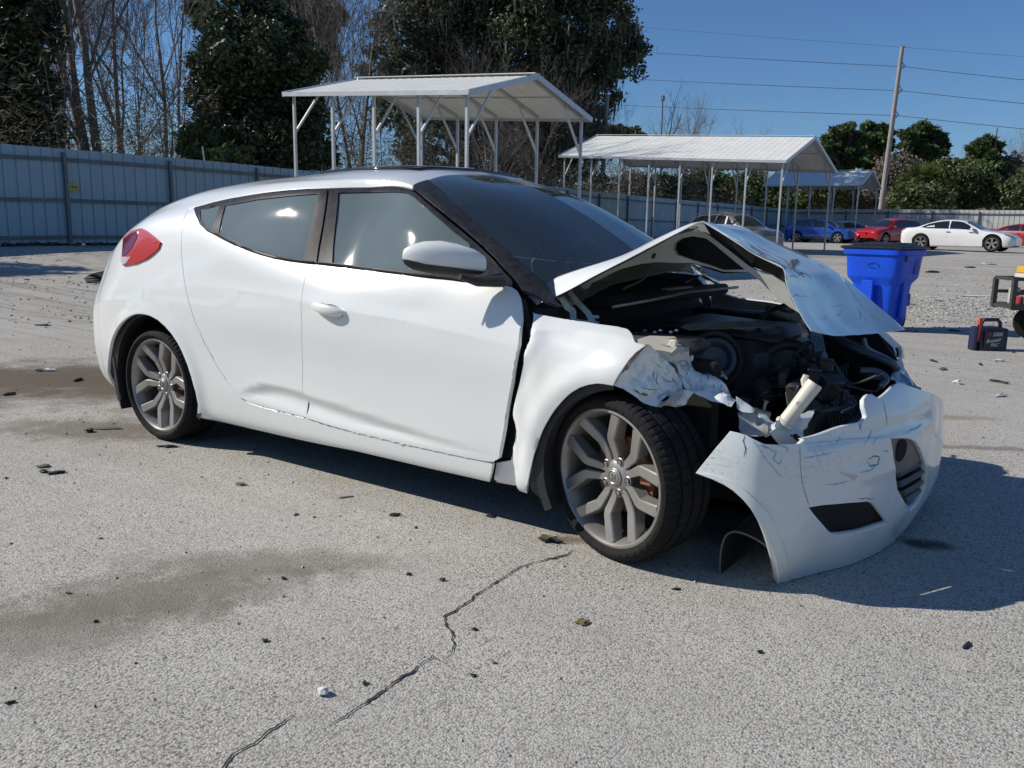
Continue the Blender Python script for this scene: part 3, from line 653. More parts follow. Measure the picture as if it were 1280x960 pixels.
# -- big live oak with moss behind the tall carport
bs = at_base(590, 64)
oak = [(520,30,45,35),(560,10,50,40),(610,5,55,40),(655,20,50,42),(700,15,55,38),(745,25,42,32),(782,45,28,26),(765,80,36,28),(720,70,45,36),(670,70,50,40),(620,55,50,40),(570,60,48,36),(530,75,34,30),(500,95,30,26),(470,85,24,20),(475,55,16,14),(740,115,34,26),(700,130,45,34),(660,130,45,36),(715,170,40,32),(735,150,24,20),(690,205,44,32),(650,190,45,40),(600,120,50,40),(720,225,30,22),(550,120,45,36),(600,-30,80,40),(700,-30,80,40),(500,130,34,30),(640,230,40,24),(600,180,40,36),(545,180,40,34),(590,225,38,24),(770,60,30,22),(745,90,30,22)]
leafy_tree('live_oak', bs, 20, crown_px(bs, oak, 64, 4.0, R9), LF_OAK, 135000, .19, 'huge dark live oak hung with grey moss, behind the tall carport', None, trunk_r=.55, bark=BARK_D, seed=8, weights=(.45,.30,.25), spread=.17, sub=30, fill=.12, moss=3200, trunk_top=.55)
bs = at_base(395, 50); leafy_tree('pine_tree', bs, 17, crown_px(bs, [(375,10,34,20),(405,22,22,14),(365,30,22,14),(385,55,26,14),(400,75,18,12),(250,10,18,10),(262,22,14,8),(345,-10,30,18)], 50, 2, R9), LF_PINE, 9000, .30, 'tall dark pine behind the top of the big magnolia', 'pines', trunk_r=.16, seed=10, weights=(.3,.6,.1), aspect=3.2)
bs = at_base(722, 80); leafy_tree('leafy_tree', bs, 9, crown_px(bs, [(775,172,20,10),(790,168,14,9),(760,165,14,9)], 78, 2, R9), LF_OAK, 3500, .4, 'small round tree peeping over the left end of the long carport', None, trunk_r=.15, seed=12)
# -- pines on the right
def pine(pxb, Z, lobes, seed, label, n=26000):
    bs = at_base(pxb, Z); leafy_tree('pine_tree', bs, 13, crown_px(bs, lobes, Z, 1.2, R9), LF_PINE, n, .20, label, 'pines', trunk_r=.2, seed=seed, weights=(.5,.34,.16), spread=.17, sub=16, aspect=3.4, fill=.1)
pine(1060, 84, [(1055,163,14,7),(1042,172,12,7),(1068,173,12,7),(1036,186,10,8),(1052,186,14,9),(1068,190,12,8),(1045,200,12,7),(1062,204,12,7),(1050,216,14,8)], 31, 'leftmost of the right hand pines, just left of the leaning pole')
pine(1093, 86, [(1092,161,13,6),(1104,166,10,6),(1083,170,11,6),(1098,176,14,7),(1088,186,12,7),(1108,182,8,6),(1096,196,11,6),(1088,208,11,6),(1102,214,10,6)], 32, 'airy pine crossed by the leaning pole')
pine(1153, 84, [(1152,162,15,7),(1140,170,13,7),(1165,172,14,7),(1175,180,10,7),(1135,180,10,6),(1153,180,17,9),(1165,190,15,8),(1142,192,13,7),(1155,203,18,8),(1172,205,12,7)], 33, 'broad topped pine right of the leaning pole')
pine(1232, 80, [(1233,178,13,6),(1222,186,13,7),(1243,187,12,7),(1232,195,20,9),(1215,203,13,7),(1248,205,11,8),(1233,210,22,9),(1222,220,18,8),(1243,222,16,9),(1210,232,16,10),(1232,236,20,10)], 34, 'rightmost dark pine with a rounded top, above the white sedan')
# -- hedgerow of evergreens and shrubs behind the right fence
hr = [(1035,235,26,18,74,'dark scrubby tree behind the distant carport'),(1075,240,22,18,76,'yellow brown shrub at the foot of the leaning pole'),(1120,220,26,28,78,'brownish bushy tree right of the leaning pole'),(1182,218,22,24,76,'dull green tree between the broad pine and the round pine'),(1208,232,24,28,74,'dark low tree left of the rightmost pine'),(1262,225,26,32,80,'red brown thicket tree at the right edge'),(1280,235,24,28,72,'olive bush at the right edge over the fence'),(1150,245,30,16,72,'low green bushes below the palmetto'),(985,245,30,18,78,'dark green thicket seen through the carport posts'),(930,235,32,22,80,'olive green tree seen under the long carport'),(880,232,30,22,80,'yellow green tree seen under the middle of the long carport'),(838,235,12,20,70,'small dark conifer seen under the long carport'),(795,235,30,20,75,'brown thicket tree under the left part of the long carport')]
for i, (px, py, rx, ry, Z, lab) in enumerate(hr):
    bs = at_base(px, Z); mt_ = [LF_PINE[0], LF_OAK[0], LF_SCRUB[1]] if i not in (5, 2, 12, 1) else [LF_SCRUB[0], LF_SCRUB[2], LF_SCRUB[1]]
    if i == 11: mt_ = [LF_OAK[2], LF_OAK[0], LF_OAK[2]]
    leafy_tree('thicket_tree', bs, 5, crown_px(bs, [(px,py,rx,ry*.8),(px-rx*.7,py+8,rx*.6,ry*.6),(px+rx*.6,py+6,rx*.7,ry*.7),(px+rx*.1,py+ry*.6,rx,ry*.6)], Z, 1.2, R9), mt_, 14000, .19, lab, 'thicket behind the fences', trunk_r=.12, seed=60+i, spread=.26, sub=26, fill=.5)
palm(1155, 226, 73, 2.3, 34, 'shaggy green palmetto below the broad pine, above the white sedan', 5); palm(1130, 236, 74, 1.9, 30, 'palmetto left of the shaggy one, right of the leaning pole foot', 6)
palm(1183, 240, 72, 1.6, 26, 'small palmetto low behind the fence, left of the round pine', 7)
# -- woodland understorey: brown twig mass along and behind the long fence (nobody could count it)
def understorey():
    rng = np.random.default_rng(77); N_l = 330000
    t = rng.uniform(-.12, 1.02, N_l)*1.0; D = FB-FA; back = rng.uniform(2.5, 26, N_l)
    q = np.array([FA.x, FA.y])+np.outer(t, [D.x, D.y])-np.outer(back, [fn1.x, fn1.y])
    hmax = 2.9+.8*np.sin(t*40)+.7*np.sin(t*17+1)+1.6*rng.random(N_l)+np.where(t < .33, .8, 0)-np.where(t > .62, .9, 0); z = .35+rng.random(N_l)**1.35*hmax*1.35
    C_ = np.column_stack([q, z]); V_, F_ = leaf_arrays(C_, .032, rng, 9.0); V_.reshape(-1, 4, 3)
    mi = rng.choice(3, N_l, p=(.40, .22, .38)); tag(fastmesh('woodland_understorey', V_, F_, LF_SCRUB, mi), kind='stuff')
    # saplings
    n = 420; t = rng.uniform(-.1, 1.0, n); back = rng.uniform(2, 24, n); q = np.array([FA.x, FA.y])+np.outer(t, [D.x, D.y])-np.outer(back, [fn1.x, fn1.y]); h = rng.uniform(3.5, 8.5, n)*np.where(t > .55, .6, 1); r = rng.uniform(.012, .035, n)
    V2 = []; F2 = []
    for i in range(n):
        b0 = len(V2); lx, ly = rng.normal(0, .5, 2)
        for zz, rr, k in ((0.2, r[i], 0), (h[i]*.5, r[i]*.8, .4), (h[i], .006, 1)):
            for a in (0, 2.1, 4.2): V2.append((q[i,0]+lx*k+rr*math.cos(a), q[i,1]+ly*k+rr*math.sin(a), zz))
        for s in (0, 3):
            for k in range(3): F2.append((b0+s+k, b0+s+(k+1) % 3, b0+s+3+(k+1) % 3, b0+s+3+k))
    tag(fastmesh('woodland_saplings', np.array(V2), np.array(F2), [BARK], np.zeros(len(F2))), kind='stuff')
understorey()
def farwood():
    """far tree line closing the view behind the right fence"""
    rng = np.random.default_rng(78); n = 60000; X = rng.uniform(5, 85, n); Z = rng.uniform(92, 112, n); h = 3.6+1.2*np.sin(X*.35)+.8*np.sin(X*.9+2)+rng.random(n)*.8; z = .3+rng.random(n)**.7*h
    q = np.outer(X, [Rh.x, Rh.y])+np.outer(Z, [Fh.x, Fh.y])+np.array([CAM.x, CAM.y]); C_ = np.column_stack([q, z]); V_, F_ = leaf_arrays(C_, .26, rng, 2.2)
    tag(fastmesh('far_wood', V_, F_, [LF_SCRUB[0], LF_SCRUB[1], LF_OAK[0]], rng.choice(3, n, p=(.45,.3,.25))), kind='stuff')
farwood()
# evergreens left of the frame whose shade lies over the far left of the yard
for i, (X, Z) in enumerate(((-19.5,16.2),(-22.5,19.0))):
    c = copy_tree([o for o in bpy.data.objects if o.name == 'magnolia_tree'][0]); c.location = CF(X, Z, gz(*CF(X, Z).xy)); c.rotation_euler.z = 1+i; c['label'] = ['evergreen beyond the left edge, nearer of two whose shade crosses the yard', 'evergreen beyond the left edge, farther of two whose shade crosses the yard'][i]; c['group'] = 'evergreens left of the view'; c.scale = (.95,.95,.85)

# trees behind the photographer, seen only as reflections in the car's glass
for i, (az, d, s) in enumerate(((-158, 33, 1.45), (-143, 38, 1.5), (-128, 42, 1.3))):
    c = copy_tree([o for o in bpy.data.objects if o.name == 'magnolia_tree.001'][0]); c.location = (d*math.cos(rad(az)), d*math.sin(rad(az)), 0); c.rotation_euler.z = i*2.1; c.scale = (s, s, s*.95)
    c['label'] = ['evergreen behind the camera to the left, mirrored low in the rear side glass', 'middle evergreen behind the camera, mirrored in the side glass', 'evergreen straight behind the camera, right of the other two'][i]; c['group'] = 'evergreens behind the camera'
# ================================================================== the wrecked white hatchback
WHITE = car_paint('white_paint', (.775, .79, .76), dirt=.03, rough=.32)
WHITE_S = car_paint('white_paint_scuffed', (.70, .75, .745), scuff=.85, dirt=.12, rough=.38)
PRIMER = mat('bare_primer_edge', (.22, .18, .13), .8, var=.3, vscale=40)
BLK_TRIM = mat('black_window_trim', (.034, .035, .042), .32, coat=.0, spec=.05, var=.4, vscale=34)
BLK_PLASTIC = mat('black_plastic', (.02, .02, .021), .55, var=.3, vscale=20, bump=.2)
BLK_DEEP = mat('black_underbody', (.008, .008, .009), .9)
BLK_GLOSS = mat('black_glass_roof', (.015, .015, .018), .06, coat=1)
RUBBER = mat('tyre_rubber', (.015, .0148, .0145), .85, spec=.22, var=.25, vscale=14, bump=.25, bscale=60)
ALLOY = mat('alloy_wheel', (.34, .325, .30), .36, metal=.55, var=.12, vscale=10)
STEEL = mat('dull_steel', (.3, .3, .3), .45, metal=.8, var=.2, vscale=20)
CHROME = mat('chrome', (.75, .75, .75), .12, metal=1)
DISC = mat('rusty_brake', (.26, .10, .045), .75, metal=.2, var=.4, vscale=18)
GREYMETAL = mat('bare_inner_panel', (.42, .42, .40), .5, var=.18, vscale=9)
DKGREY = mat('dark_engine_grey', (.035, .037, .042), .45, var=.35, vscale=14, bump=.3)
DKBLUE = mat('dark_blue_grey_plastic', (.045, .055, .075), .35, var=.3, vscale=12)
CREAM = mat('aged_white_plastic', (.62, .59, .50), .45, var=.1, vscale=12)
REDLENS = mat('red_lamp_lens', (.47, .014, .008), .3, coat=1)
CLEARLENS = mat('clear_lamp_lens', (.55, .5, .5), .1, coat=1)
HEADLENS = mat('headlamp_lens', (.12, .13, .15), .08, coat=1, var=.5, vscale=12)
SIDEGLASS = glass('side_glass', (.30, .36, .36), dust_sheen=.23, rough=.035)
WINDGLASS = glass('windscreen_glass', (.86, .96, .94), dens=.1, dust_sheen=.045)
FABRIC = mat('seat_fabric', (.03, .03, .032), .9, bump=.2)
DASH = mat('dash_plastic', (.03, .03, .032), .7)

def herm(xs, P, x):
    """vectorised non-uniform Catmull-Rom; xs knots, P values (n, ...), x samples -> (len(x), ...)"""
    xs = np.asarray(xs, float); P = np.asarray(P, float); x = np.clip(np.asarray(x, float), xs[0], xs[-1])
    d = (P[1:]-P[:-1])/(xs[1:]-xs[:-1]).reshape(-1, *([1]*(P.ndim-1)))
    T = np.zeros_like(P); T[0] = d[0]; T[-1] = d[-1]
    h = (xs[1:]-xs[:-1])
    if len(xs) > 2:
        w = (h[1:]/(h[:-1]+h[1:])).reshape(-1, *([1]*(P.ndim-1))); T[1:-1] = d[:-1]*w + d[1:]*(1-w)
        # keep it from overshooting
        s = np.sign(d[:-1])*np.sign(d[1:]) <= 0
        T[1:-1] = np.where(s, T[1:-1]*.35, np.sign(T[1:-1])*np.minimum(np.abs(T[1:-1]), 2.6*np.minimum(np.abs(d[:-1]), np.abs(d[1:]))))
    i = np.clip(np.searchsorted(xs, x, side='right')-1, 0, len(xs)-2)
    H = h[i]; t = (x-xs[i])/H
    sh = (-1,)+(1,)*(P.ndim-1); t = t.reshape(sh); H = H.reshape(sh)
    return (2*t**3-3*t**2+1)*P[i] + (t**3-2*t**2+t)*H*T[i] + (-2*t**3+3*t**2)*P[i+1] + (t**3-t**2)*H*T[i+1]

class Surf:
    """u,v parameter surface through a grid of 3-D control points"""
    def __init__(s, us, vs, P, fine=(220, 110), vscale=.13, deform=None):
        s.us, s.vs, s.P, s.vscale, s.deform = np.array(us, float), np.array(vs, float), np.array(P, float), vscale, deform
        s.fu = np.linspace(us[0], us[-1], fine[0]); s.fv = np.linspace(vs[0], vs[-1], fine[1])
        A = herm(s.us, s.P, s.fu); B = herm(s.vs, A.transpose(1, 0, 2), s.fv).transpose(1, 0, 2)
        s.B = B; n, m = fine; co = [Vector(p) for p in B.reshape(-1, 3)]
        tri = []
        for i in range(n-1):
            for j in range(m-1):
                a = i*m+j; tri += [(a, a+m, a+m+1), (a, a+m+1, a+1)]
        s.tri = tri; s.m = m; s.co = co; s.bvh = BVHTree.FromPolygons(co, tri)
        s.proj = None
    def ev(s, uv):
        uv = np.array(uv, float)
        out = np.zeros((len(uv), 3))
        A = herm(s.us, s.P, uv[:, 0])                 # (N, nv, 3)
        xs = s.vs; x = np.clip(uv[:, 1], xs[0], xs[-1])
        d = (A[:, 1:]-A[:, :-1])/(xs[1:]-xs[:-1])[None, :, None]
        T = np.zeros_like(A); T[:, 0] = d[:, 0]; T[:, -1] = d[:, -1]; h = xs[1:]-xs[:-1]
        w = (h[1:]/(h[:-1]+h[1:]))[None, :, None]; T[:, 1:-1] = d[:, :-1]*w+d[:, 1:]*(1-w)
        sg = np.sign(d[:, :-1])*np.sign(d[:, 1:]) <= 0
        T[:, 1:-1] = np.where(sg, T[:, 1:-1]*.35, np.sign(T[:, 1:-1])*np.minimum(np.abs(T[:, 1:-1]), 2.6*np.minimum(np.abs(d[:, :-1]), np.abs(d[:, 1:]))))
        i = np.clip(np.searchsorted(xs, x, side='right')-1, 0, len(xs)-2); k = np.arange(len(uv))
        H = h[i][:, None]; t = ((x-xs[i])/h[i])[:, None]
        out = (2*t**3-3*t**2+1)*A[k, i]+(t**3-2*t**2+t)*H*T[k, i]+(-2*t**3+3*t**2)*A[k, i+1]+(t**3-t**2)*H*T[k, i+1]
        return s.deform(uv, out) if s.deform else out
    def normals(s, uv, e=.004):
        uv = np.array(uv, float)
        a = s.ev(uv+[e, 0])-s.ev(uv-[e, 0]); b = s.ev(uv+[0, e*6])-s.ev(uv-[0, e*6])
        n = np.cross(a, b); l = np.linalg.norm(n, axis=1, keepdims=True); l[l < 1e-9] = 1
        return n/l
    def hit(s, px, py):
        d = ray(px, py); loc, nor, idx, dist = s.bvh.ray_cast(CAM, d)
        if loc is None:
            B = s.B.reshape(-1, 3)-np.array(CAM); t = B@np.array(d); perp = np.linalg.norm(B-t[:, None]*np.array(d), axis=1)
            k = int(np.argmin(perp)); return (s.fu[k//s.m], s.fv[k % s.m])
        a, b, c = s.tri[idx]; A, B_, C = s.co[a], s.co[b], s.co[c]
        v0, v1, v2 = B_-A, C-A, loc-A
        d00, d01, d11, d20, d21 = v0.dot(v0), v0.dot(v1), v1.dot(v1), v2.dot(v0), v2.dot(v1)
        den = d00*d11-d01*d01 or 1e-12; v = (d11*d20-d01*d21)/den; w = (d00*d21-d01*d20)/den
        uvs = [(s.fu[q//s.m], s.fv[q % s.m]) for q in (a, b, c)]
        return tuple(uvs[0][k]*(1-v-w)+uvs[1][k]*v+uvs[2][k]*w for k in (0, 1))
    def uvs(s, pts): return [s.hit(*p) if len(p) == 2 else (p[1], p[2]) for p in pts]

def smooth_poly(pts, rounds=0):
    for _ in range(rounds):
        q = []
        n = len(pts)
        for i in range(n):
            a, b = pts[i], pts[(i+1) % n]
            q += [(a[0]*.75+b[0]*.25, a[1]*.75+b[1]*.25), (a[0]*.25+b[0]*.75, a[1]*.25+b[1]*.75)]
        pts = q
    return pts
def curve_path(pts, per=6):
    """open polyline through (x,y) points, Catmull-Rom smoothed"""
    P = np.array(pts, float); t = np.concatenate([[0], np.cumsum(np.linalg.norm(P[1:]-P[:-1], axis=1)**.7)])
    s = np.linspace(0, t[-1], (len(pts)-1)*per+1)
    s = np.unique(np.concatenate([s, t])); Q = herm(t, P, s)
    return [tuple(q) for q in Q]

def panel(surf, outer, name, material, parent, holes=(), h=.035, off=0.0, gap=.0, rim=.016, mirror=False, both=False, disp=None, smooth=40, flip=1):
    """sheet-metal panel on a surface: outline in (u,v), rolled rim"""
    S = surf.vscale
    def dens(L):
        out = []
        n = len(L)
        for i in range(n):
            a, b = L[i], L[(i+1) % n]; d = math.hypot(a[0]-b[0], (a[1]-b[1])*S); k = max(1, int(d/h+.5))
            out += [(a[0]+(b[0]-a[0])*t/k, a[1]+(b[1]-a[1])*t/k) for t in range(k)]
        o2 = []
        for p in out:
            if not o2 or math.hypot(p[0]-o2[-1][0], (p[1]-o2[-1][1])*S) > h*.12: o2.append(p)
        return o2
    loops = [dens(L) for L in [outer]+list(holes)]
    pts = []; edges = []; segs = []
    for L in loops:
        b = len(pts); pts += [(p[0], p[1]*S) for p in L]; n = len(L); edges += [(b+i, b+(i+1) % n) for i in range(n)]
        segs += [(b, n)]
    arr = np.array(pts); nb = len(pts)
    def inside(X, Y, L):
        c = np.zeros(len(X), bool); n = len(L); x0 = np.array([p[0] for p in L]); y0 = np.array([p[1]*S for p in L])
        for i in range(n):
            j = (i+1) % n
            cond = (y0[i] > Y) != (y0[j] > Y)
            with np.errstate(divide='ignore', invalid='ignore'):
                xi = (x0[j]-x0[i])*(Y-y0[i])/(y0[j]-y0[i]+1e-15)+x0[i]
            c ^= cond & (X < xi)
        return c
    gx, gy = np.meshgrid(np.arange(arr[:, 0].min(), arr[:, 0].max(), h), np.arange(arr[:, 1].min(), arr[:, 1].max(), h)); gx[1::2] += h*.5
    X, Y = gx.ravel(), gy.ravel(); ok = inside(X, Y, loops[0])
    for L in loops[1:]: ok &= ~inside(X, Y, L)
    X, Y = X[ok], Y[ok]
    if len(X):
        dmin = np.full(len(X), 9.)
        for k in range(0, nb): dmin = np.minimum(dmin, (X-arr[k, 0])**2+(Y-arr[k, 1])**2)
        X, Y = X[dmin > (h*.45)**2], Y[dmin > (h*.45)**2]
    allp = [Vector(p) for p in pts]+[Vector((a, b)) for a, b in zip(X, Y)]
    vo, eo, fo, ov, oe, of = delaunay_2d_cdt(allp, edges, [], 0, 1e-6)
    cx = np.array([sum(vo[i].x for i in f)/len(f) for f in fo]); cy = np.array([sum(vo[i].y for i in f)/len(f) for f in fo])
    keep = inside(cx, cy, loops[0])
    for L in loops[1:]: keep &= ~inside(cx, cy, L)
    fs = [tuple(f) for f, k in zip(fo, keep) if k]
    uv = np.array([(p.x, p.y/S) for p in vo]); P = surf.ev(uv); Nn = surf.normals(uv)
    # orient normals outwards (away from the car's axis)
    cen = P.mean(0); ax = np.array([0, .0, .55]); sgn = np.sign(((P-ax-[cen[0], 0, 0])*Nn).sum(1).mean()) or 1
    Nn = Nn*sgn*flip
    P = P+Nn*off
    if disp is not None: P = P+disp(uv, P, Nn)
    # orient faces
    def area2(f): return sum(uv[f[k], 0]*uv[f[(k+1) % len(f)], 1]-uv[f[(k+1) % len(f)], 0]*uv[f[k], 1] for k in range(len(f)))
    fs = [f if area2(f) > 0 else f[::-1] for f in fs]
    a, b_, c = (P[[f[i] for f in fs]] for i in (0, 1, 2)); fn = np.cross(b_-a, c-a)
    if (fn*Nn[[f[0] for f in fs]]).sum() < 0: fs = [f[::-1] for f in fs]
    # boundary half-edges
    he = {}
    for f in fs:
        for i in range(len(f)): he[(f[i], f[(i+1) % len(f)])] = 1
    bd = [e for e in he if (e[1], e[0]) not in he]
    onseam = lambda i: both and uv[i, 1] > surf.vs[-1]-.02
    bd = [e for e in bd if not (onseam(e[0]) and onseam(e[1]))]
    inw = {}
    for i, j in bd:
        t = P[j]-P[i]; t /= (np.linalg.norm(t)+1e-9); q = np.cross(Nn[i], t)
        for k in (i, j): inw.setdefault(k, []).append(q)
    V3 = [p for p in P]; r1 = {}; r2 = {}
    for k, q in inw.items():
        q = np.mean(q, 0); q /= (np.linalg.norm(q)+1e-9)
        base = P[k]+q*gap
        if onseam(k): q = q*[1, 0, 1]; base = P[k]+q*gap
        V3[k] = base+q*.0016
        r1[k] = len(V3); V3.append(base-Nn[k]*.0018)
        r2[k] = len(V3); V3.append(base+q*.001-Nn[k]*rim)
    for i, j in bd:
        fs += [(j, i, r1[i], r1[j]), (j_ := r1[j], r1[i], r2[i], r2[j])] if rim > 0 else []
    V3 = np.array(V3); NN = np.zeros_like(V3); NN[:len(P)] = Nn
    for k, q in inw.items():
        q = np.mean(q, 0); q /= (np.linalg.norm(q)+1e-9); a_ = Nn[k]-q; NN[r1[k]] = a_/np.linalg.norm(a_); NN[r2[k]] = -q
    def mk(nm, VV, FF, VN=None):
        me = bpy.data.meshes.new(nm); me.from_pydata([tuple(v) for v in VV], [], FF)
        me.materials.append(material); me.shade_smooth(); me.set_sharp_from_angle(angle=rad(smooth))
        me.update()
        if VN is not None and disp is None: me.normals_split_custom_set_from_vertices([tuple(v) for v in VN])
        return link(nm, me, parent)
    M_ = V3*np.array([1, -1, 1]); nV = len(V3)
    if both:
        return mk(name, np.concatenate([V3, M_]), fs+[tuple(i+nV for i in f[::-1]) for f in fs], np.concatenate([NN, NN*np.array([1, -1, 1])]))
    o = mk(name, V3, fs, NN)
    if mirror: mk(name, M_, [f[::-1] for f in fs], NN*np.array([1, -1, 1]))
    return o

def sheet(rows, name, material, parent, nu=10, nv=10, th=.0015, noise_amp=0.0, nscale=6.0, smooth=35, side=1, thick_mat=None, mb=None):
    """crumpled sheet through rows of 3-D points"""
    R = np.array([[tuple(p) for p in r] for r in rows]); n, m = R.shape[:2]
    ku = np.arange(n); kv = np.arange(m)
    A = herm(ku, R, np.linspace(0, n-1, (n-1)*nu+1)); B = herm(kv, A.transpose(1, 0, 2), np.linspace(0, m-1, (m-1)*nv+1)).transpose(1, 0, 2)
    N, M = B.shape[:2]; P = B.reshape(-1, 3)
    fs = [(i*M+j, (i+1)*M+j, (i+1)*M+j+1, i*M+j+1) for i in range(N-1) for j in range(M-1)]
    du = np.gradient(B, axis=0).reshape(-1, 3); dv = np.gradient(B, axis=1).reshape(-1, 3); nn = np.cross(du, dv); nn /= (np.linalg.norm(nn, axis=1, keepdims=True)+1e-9)
    if noise_amp:
        k = np.array([noise.noise(Vector(p)*nscale)+.5*abs(noise.noise(Vector(p)*nscale*2.3)) for p in P]); P = P+nn*(k*noise_amp)[:, None]
    Q = P-nn*th*side; o = len(P)
    fs2 = [tuple(i+o for i in f[::-1]) for f in fs]
    rim = [j for j in range(M)]+[i*M+M-1 for i in range(1, N)]+[(N-1)*M+j for j in range(M-2, -1, -1)]+[i*M for i in range(N-2, 0, -1)]
    fr = [(rim[i], rim[(i+1) % len(rim)], rim[(i+1) % len(rim)]+o, rim[i]+o) for i in range(len(rim))]
    b = mb or MB(); b.add([tuple(p) for p in np.concatenate([P, Q])], fs+fs2+fr)
    if mb is None: return b.build(name, material, parent, smooth=smooth, recalc=False)

def poly3(pts, name, material, parent, th=.003, amp=.004, h=.02, seed=0, dirn=None, smooth=30, mb=None, jag=0.0):
    """torn plate with an irregular outline given by 3-D points"""
    P = [Vector(p) for p in pts]; c = sum(P, Vector())/len(P); n = Vector()
    for i in range(len(P)): n += (P[i]-c).cross(P[(i+1) % len(P)]-c)
    n.normalize(); e1 = (P[1]-P[0]); e1 = (e1-n*e1.dot(n)).normalized(); e2 = n.cross(e1)
    loop = []; rnd = random.Random(seed)
    for i in range(len(P)):
        a, b = P[i], P[(i+1) % len(P)]; k = max(1, int((b-a).length/h))
        for t in range(k):
            q = a.lerp(b, t/k)
            if jag and t: q = q+(e1*rnd.uniform(-1, 1)+e2*rnd.uniform(-1, 1))*jag
            loop.append(q)
    p2 = [Vector(((q-c).dot(e1), (q-c).dot(e2))) for q in loop]; dz = [(q-c).dot(n) for q in loop]
    xs = [p.x for p in p2]; ys = [p.y for p in p2]; ins = []
    y = min(ys)
    def inside(x, y):
        r = False
        for i in range(len(p2)):
            a, b = p2[i], p2[i-1]
            if (a.y > y) != (b.y > y) and x < (b.x-a.x)*(y-a.y)/(b.y-a.y)+a.x: r = not r
        return r
    while y < max(ys):
        x = min(xs)
        while x < max(xs):
            if inside(x, y) and min((p.x-x)**2+(p.y-y)**2 for p in p2) > (h*.5)**2: ins.append(Vector((x, y)))
            x += h
        y += h
    m = len(p2)
    vo, eo, fo, *_ = delaunay_2d_cdt(p2+ins, [(i, (i+1) % m) for i in range(m)], [], 1, 1e-6)
    W = []
    for v in vo:
        ws = [1/((v.x-p.x)**2+(v.y-p.y)**2+1e-6) for p in p2]; z = sum(w*d for w, d in zip(ws, dz))/sum(ws)
        q = c+e1*v.x+e2*v.y+n*z; q = q+n*(amp*noise.noise(q*18+Vector((seed, 0, 0)))+amp*.6*noise.noise(q*45)); W.append(q)
    fs = [tuple(f) for f in fo]; he = {(f[i], f[(i+1) % len(f)]) for f in fs for i in range(len(f))}
    bd = [e for e in he if (e[1], e[0]) not in he]; o = len(W)
    b = mb or MB(); b.add(W+[w-n*th for w in W], fs+[tuple(i+o for i in f[::-1]) for f in fs]+[(j, i, i+o, j+o) for i, j in bd])
    if mb is None: return b.build(name, material, parent, smooth=smooth)

car = empty('wrecked_hatchback', (0, 0, 0), 0, 'white three door hatchback with crushed front end and buckled bonnet, standing in the foreground', 'car')

# ---- master side surface: stations along the car, section from sill to roof centre
ST = [  # u: section points k0..k10 as (y, z)
 (-2.075, [(.42,.22),(.46,.26),(.50,.34),(.52,.50),(.50,.60),(.46,.70),(.42,.76),(.38,.80),(.30,.83),(.16,.85),(0,.855)]),
 (-2.045, [(.58,.20),(.64,.24),(.69,.33),(.71,.50),(.69,.62),(.64,.74),(.59,.82),(.52,.87),(.42,.90),(.22,.93),(0,.935)]),
 (-1.98,  [(.66,.19),(.73,.23),(.79,.33),(.81,.50),(.80,.64),(.74,.79),(.69,.90),(.62,.965),(.49,1.01),(.26,1.04),(0,1.05)]),
 (-1.85,  [(.70,.18),(.79,.22),(.845,.33),(.86,.52),(.855,.68),(.80,.84),(.735,.98),(.65,1.06),(.52,1.11),(.28,1.145),(0,1.155)]),
 (-1.65,  [(.72,.17),(.83,.21),(.875,.33),(.888,.53),(.888,.70),(.845,.87),(.765,1.055),(.66,1.15),(.54,1.20),(.30,1.235),(0,1.245)]),
 (-1.35,  [(.72,.16),(.84,.20),(.885,.33),(.895,.55),(.895,.73),(.86,.89),(.775,1.115),(.665,1.215),(.565,1.27),(.33,1.31),(0,1.32)]),
 (-1.05,  [(.72,.16),(.84,.19),(.880,.32),(.892,.55),(.895,.73),(.865,.89),(.80,1.10),(.69,1.235),(.57,1.305),(.34,1.345),(0,1.36)]),
 (-.70,   [(.72,.16),(.84,.19),(.875,.31),(.885,.55),(.895,.72),(.875,.86),(.838,1.02),(.698,1.262),(.57,1.325),(.35,1.365),(0,1.38)]),
 (-.30,   [(.72,.16),(.84,.19),(.870,.30),(.880,.55),(.893,.71),(.878,.84),(.838,.965),(.672,1.28),(.585,1.332),(.35,1.385),(0,1.402)]),
 (.00,    [(.72,.16),(.84,.19),(.870,.29),(.880,.53),(.892,.70),(.878,.83),(.820,.952),(.615,1.283),(.575,1.325),(.35,1.377),(0,1.394)]),
 (.20,    [(.72,.16),(.84,.19),(.870,.29),(.880,.53),(.890,.70),(.877,.82),(.832,.942),(.645,1.27),(.60,1.295),(.36,1.335),(0,1.352)]),
 (.40,    [(.72,.16),(.84,.19),(.870,.29),(.880,.53),(.890,.69),(.876,.81),(.843,.932),(.70,1.185),(.645,1.215),(.38,1.275),(0,1.30)]),
 (.60,    [(.72,.16),(.84,.19),(.870,.29),(.880,.52),(.889,.68),(.875,.80),(.833,.922),(.735,1.065),(.695,1.10),(.41,1.18),(0,1.215)]),
 (.80,    [(.72,.16),(.84,.19),(.870,.29),(.880,.52),(.888,.66),(.873,.78),(.832,.895),(.785,.955),(.75,.985),(.44,1.065),(0,1.105)]),
 (1.00,   [(.72,.16),(.84,.19),(.872,.29),(.882,.51),(.888,.65),(.870,.75),(.815,.825),(.79,.85),(.76,.865),(.45,.945),(0,.985)]),
 (1.30,   [(.72,.16),(.84,.19),(.875,.29),(.888,.51),(.890,.62),(.865,.72),(.80,.795),(.76,.81),(.72,.82),(.45,.86),(0,.88)]),
 (1.60,   [(.70,.16),(.82,.19),(.86,.29),(.875,.47),(.865,.57),(.83,.66),(.76,.73),(.72,.745),(.68,.755),(.40,.79),(0,.81)]),
]
us = [s[0] for s in ST]; vs = list(range(11))
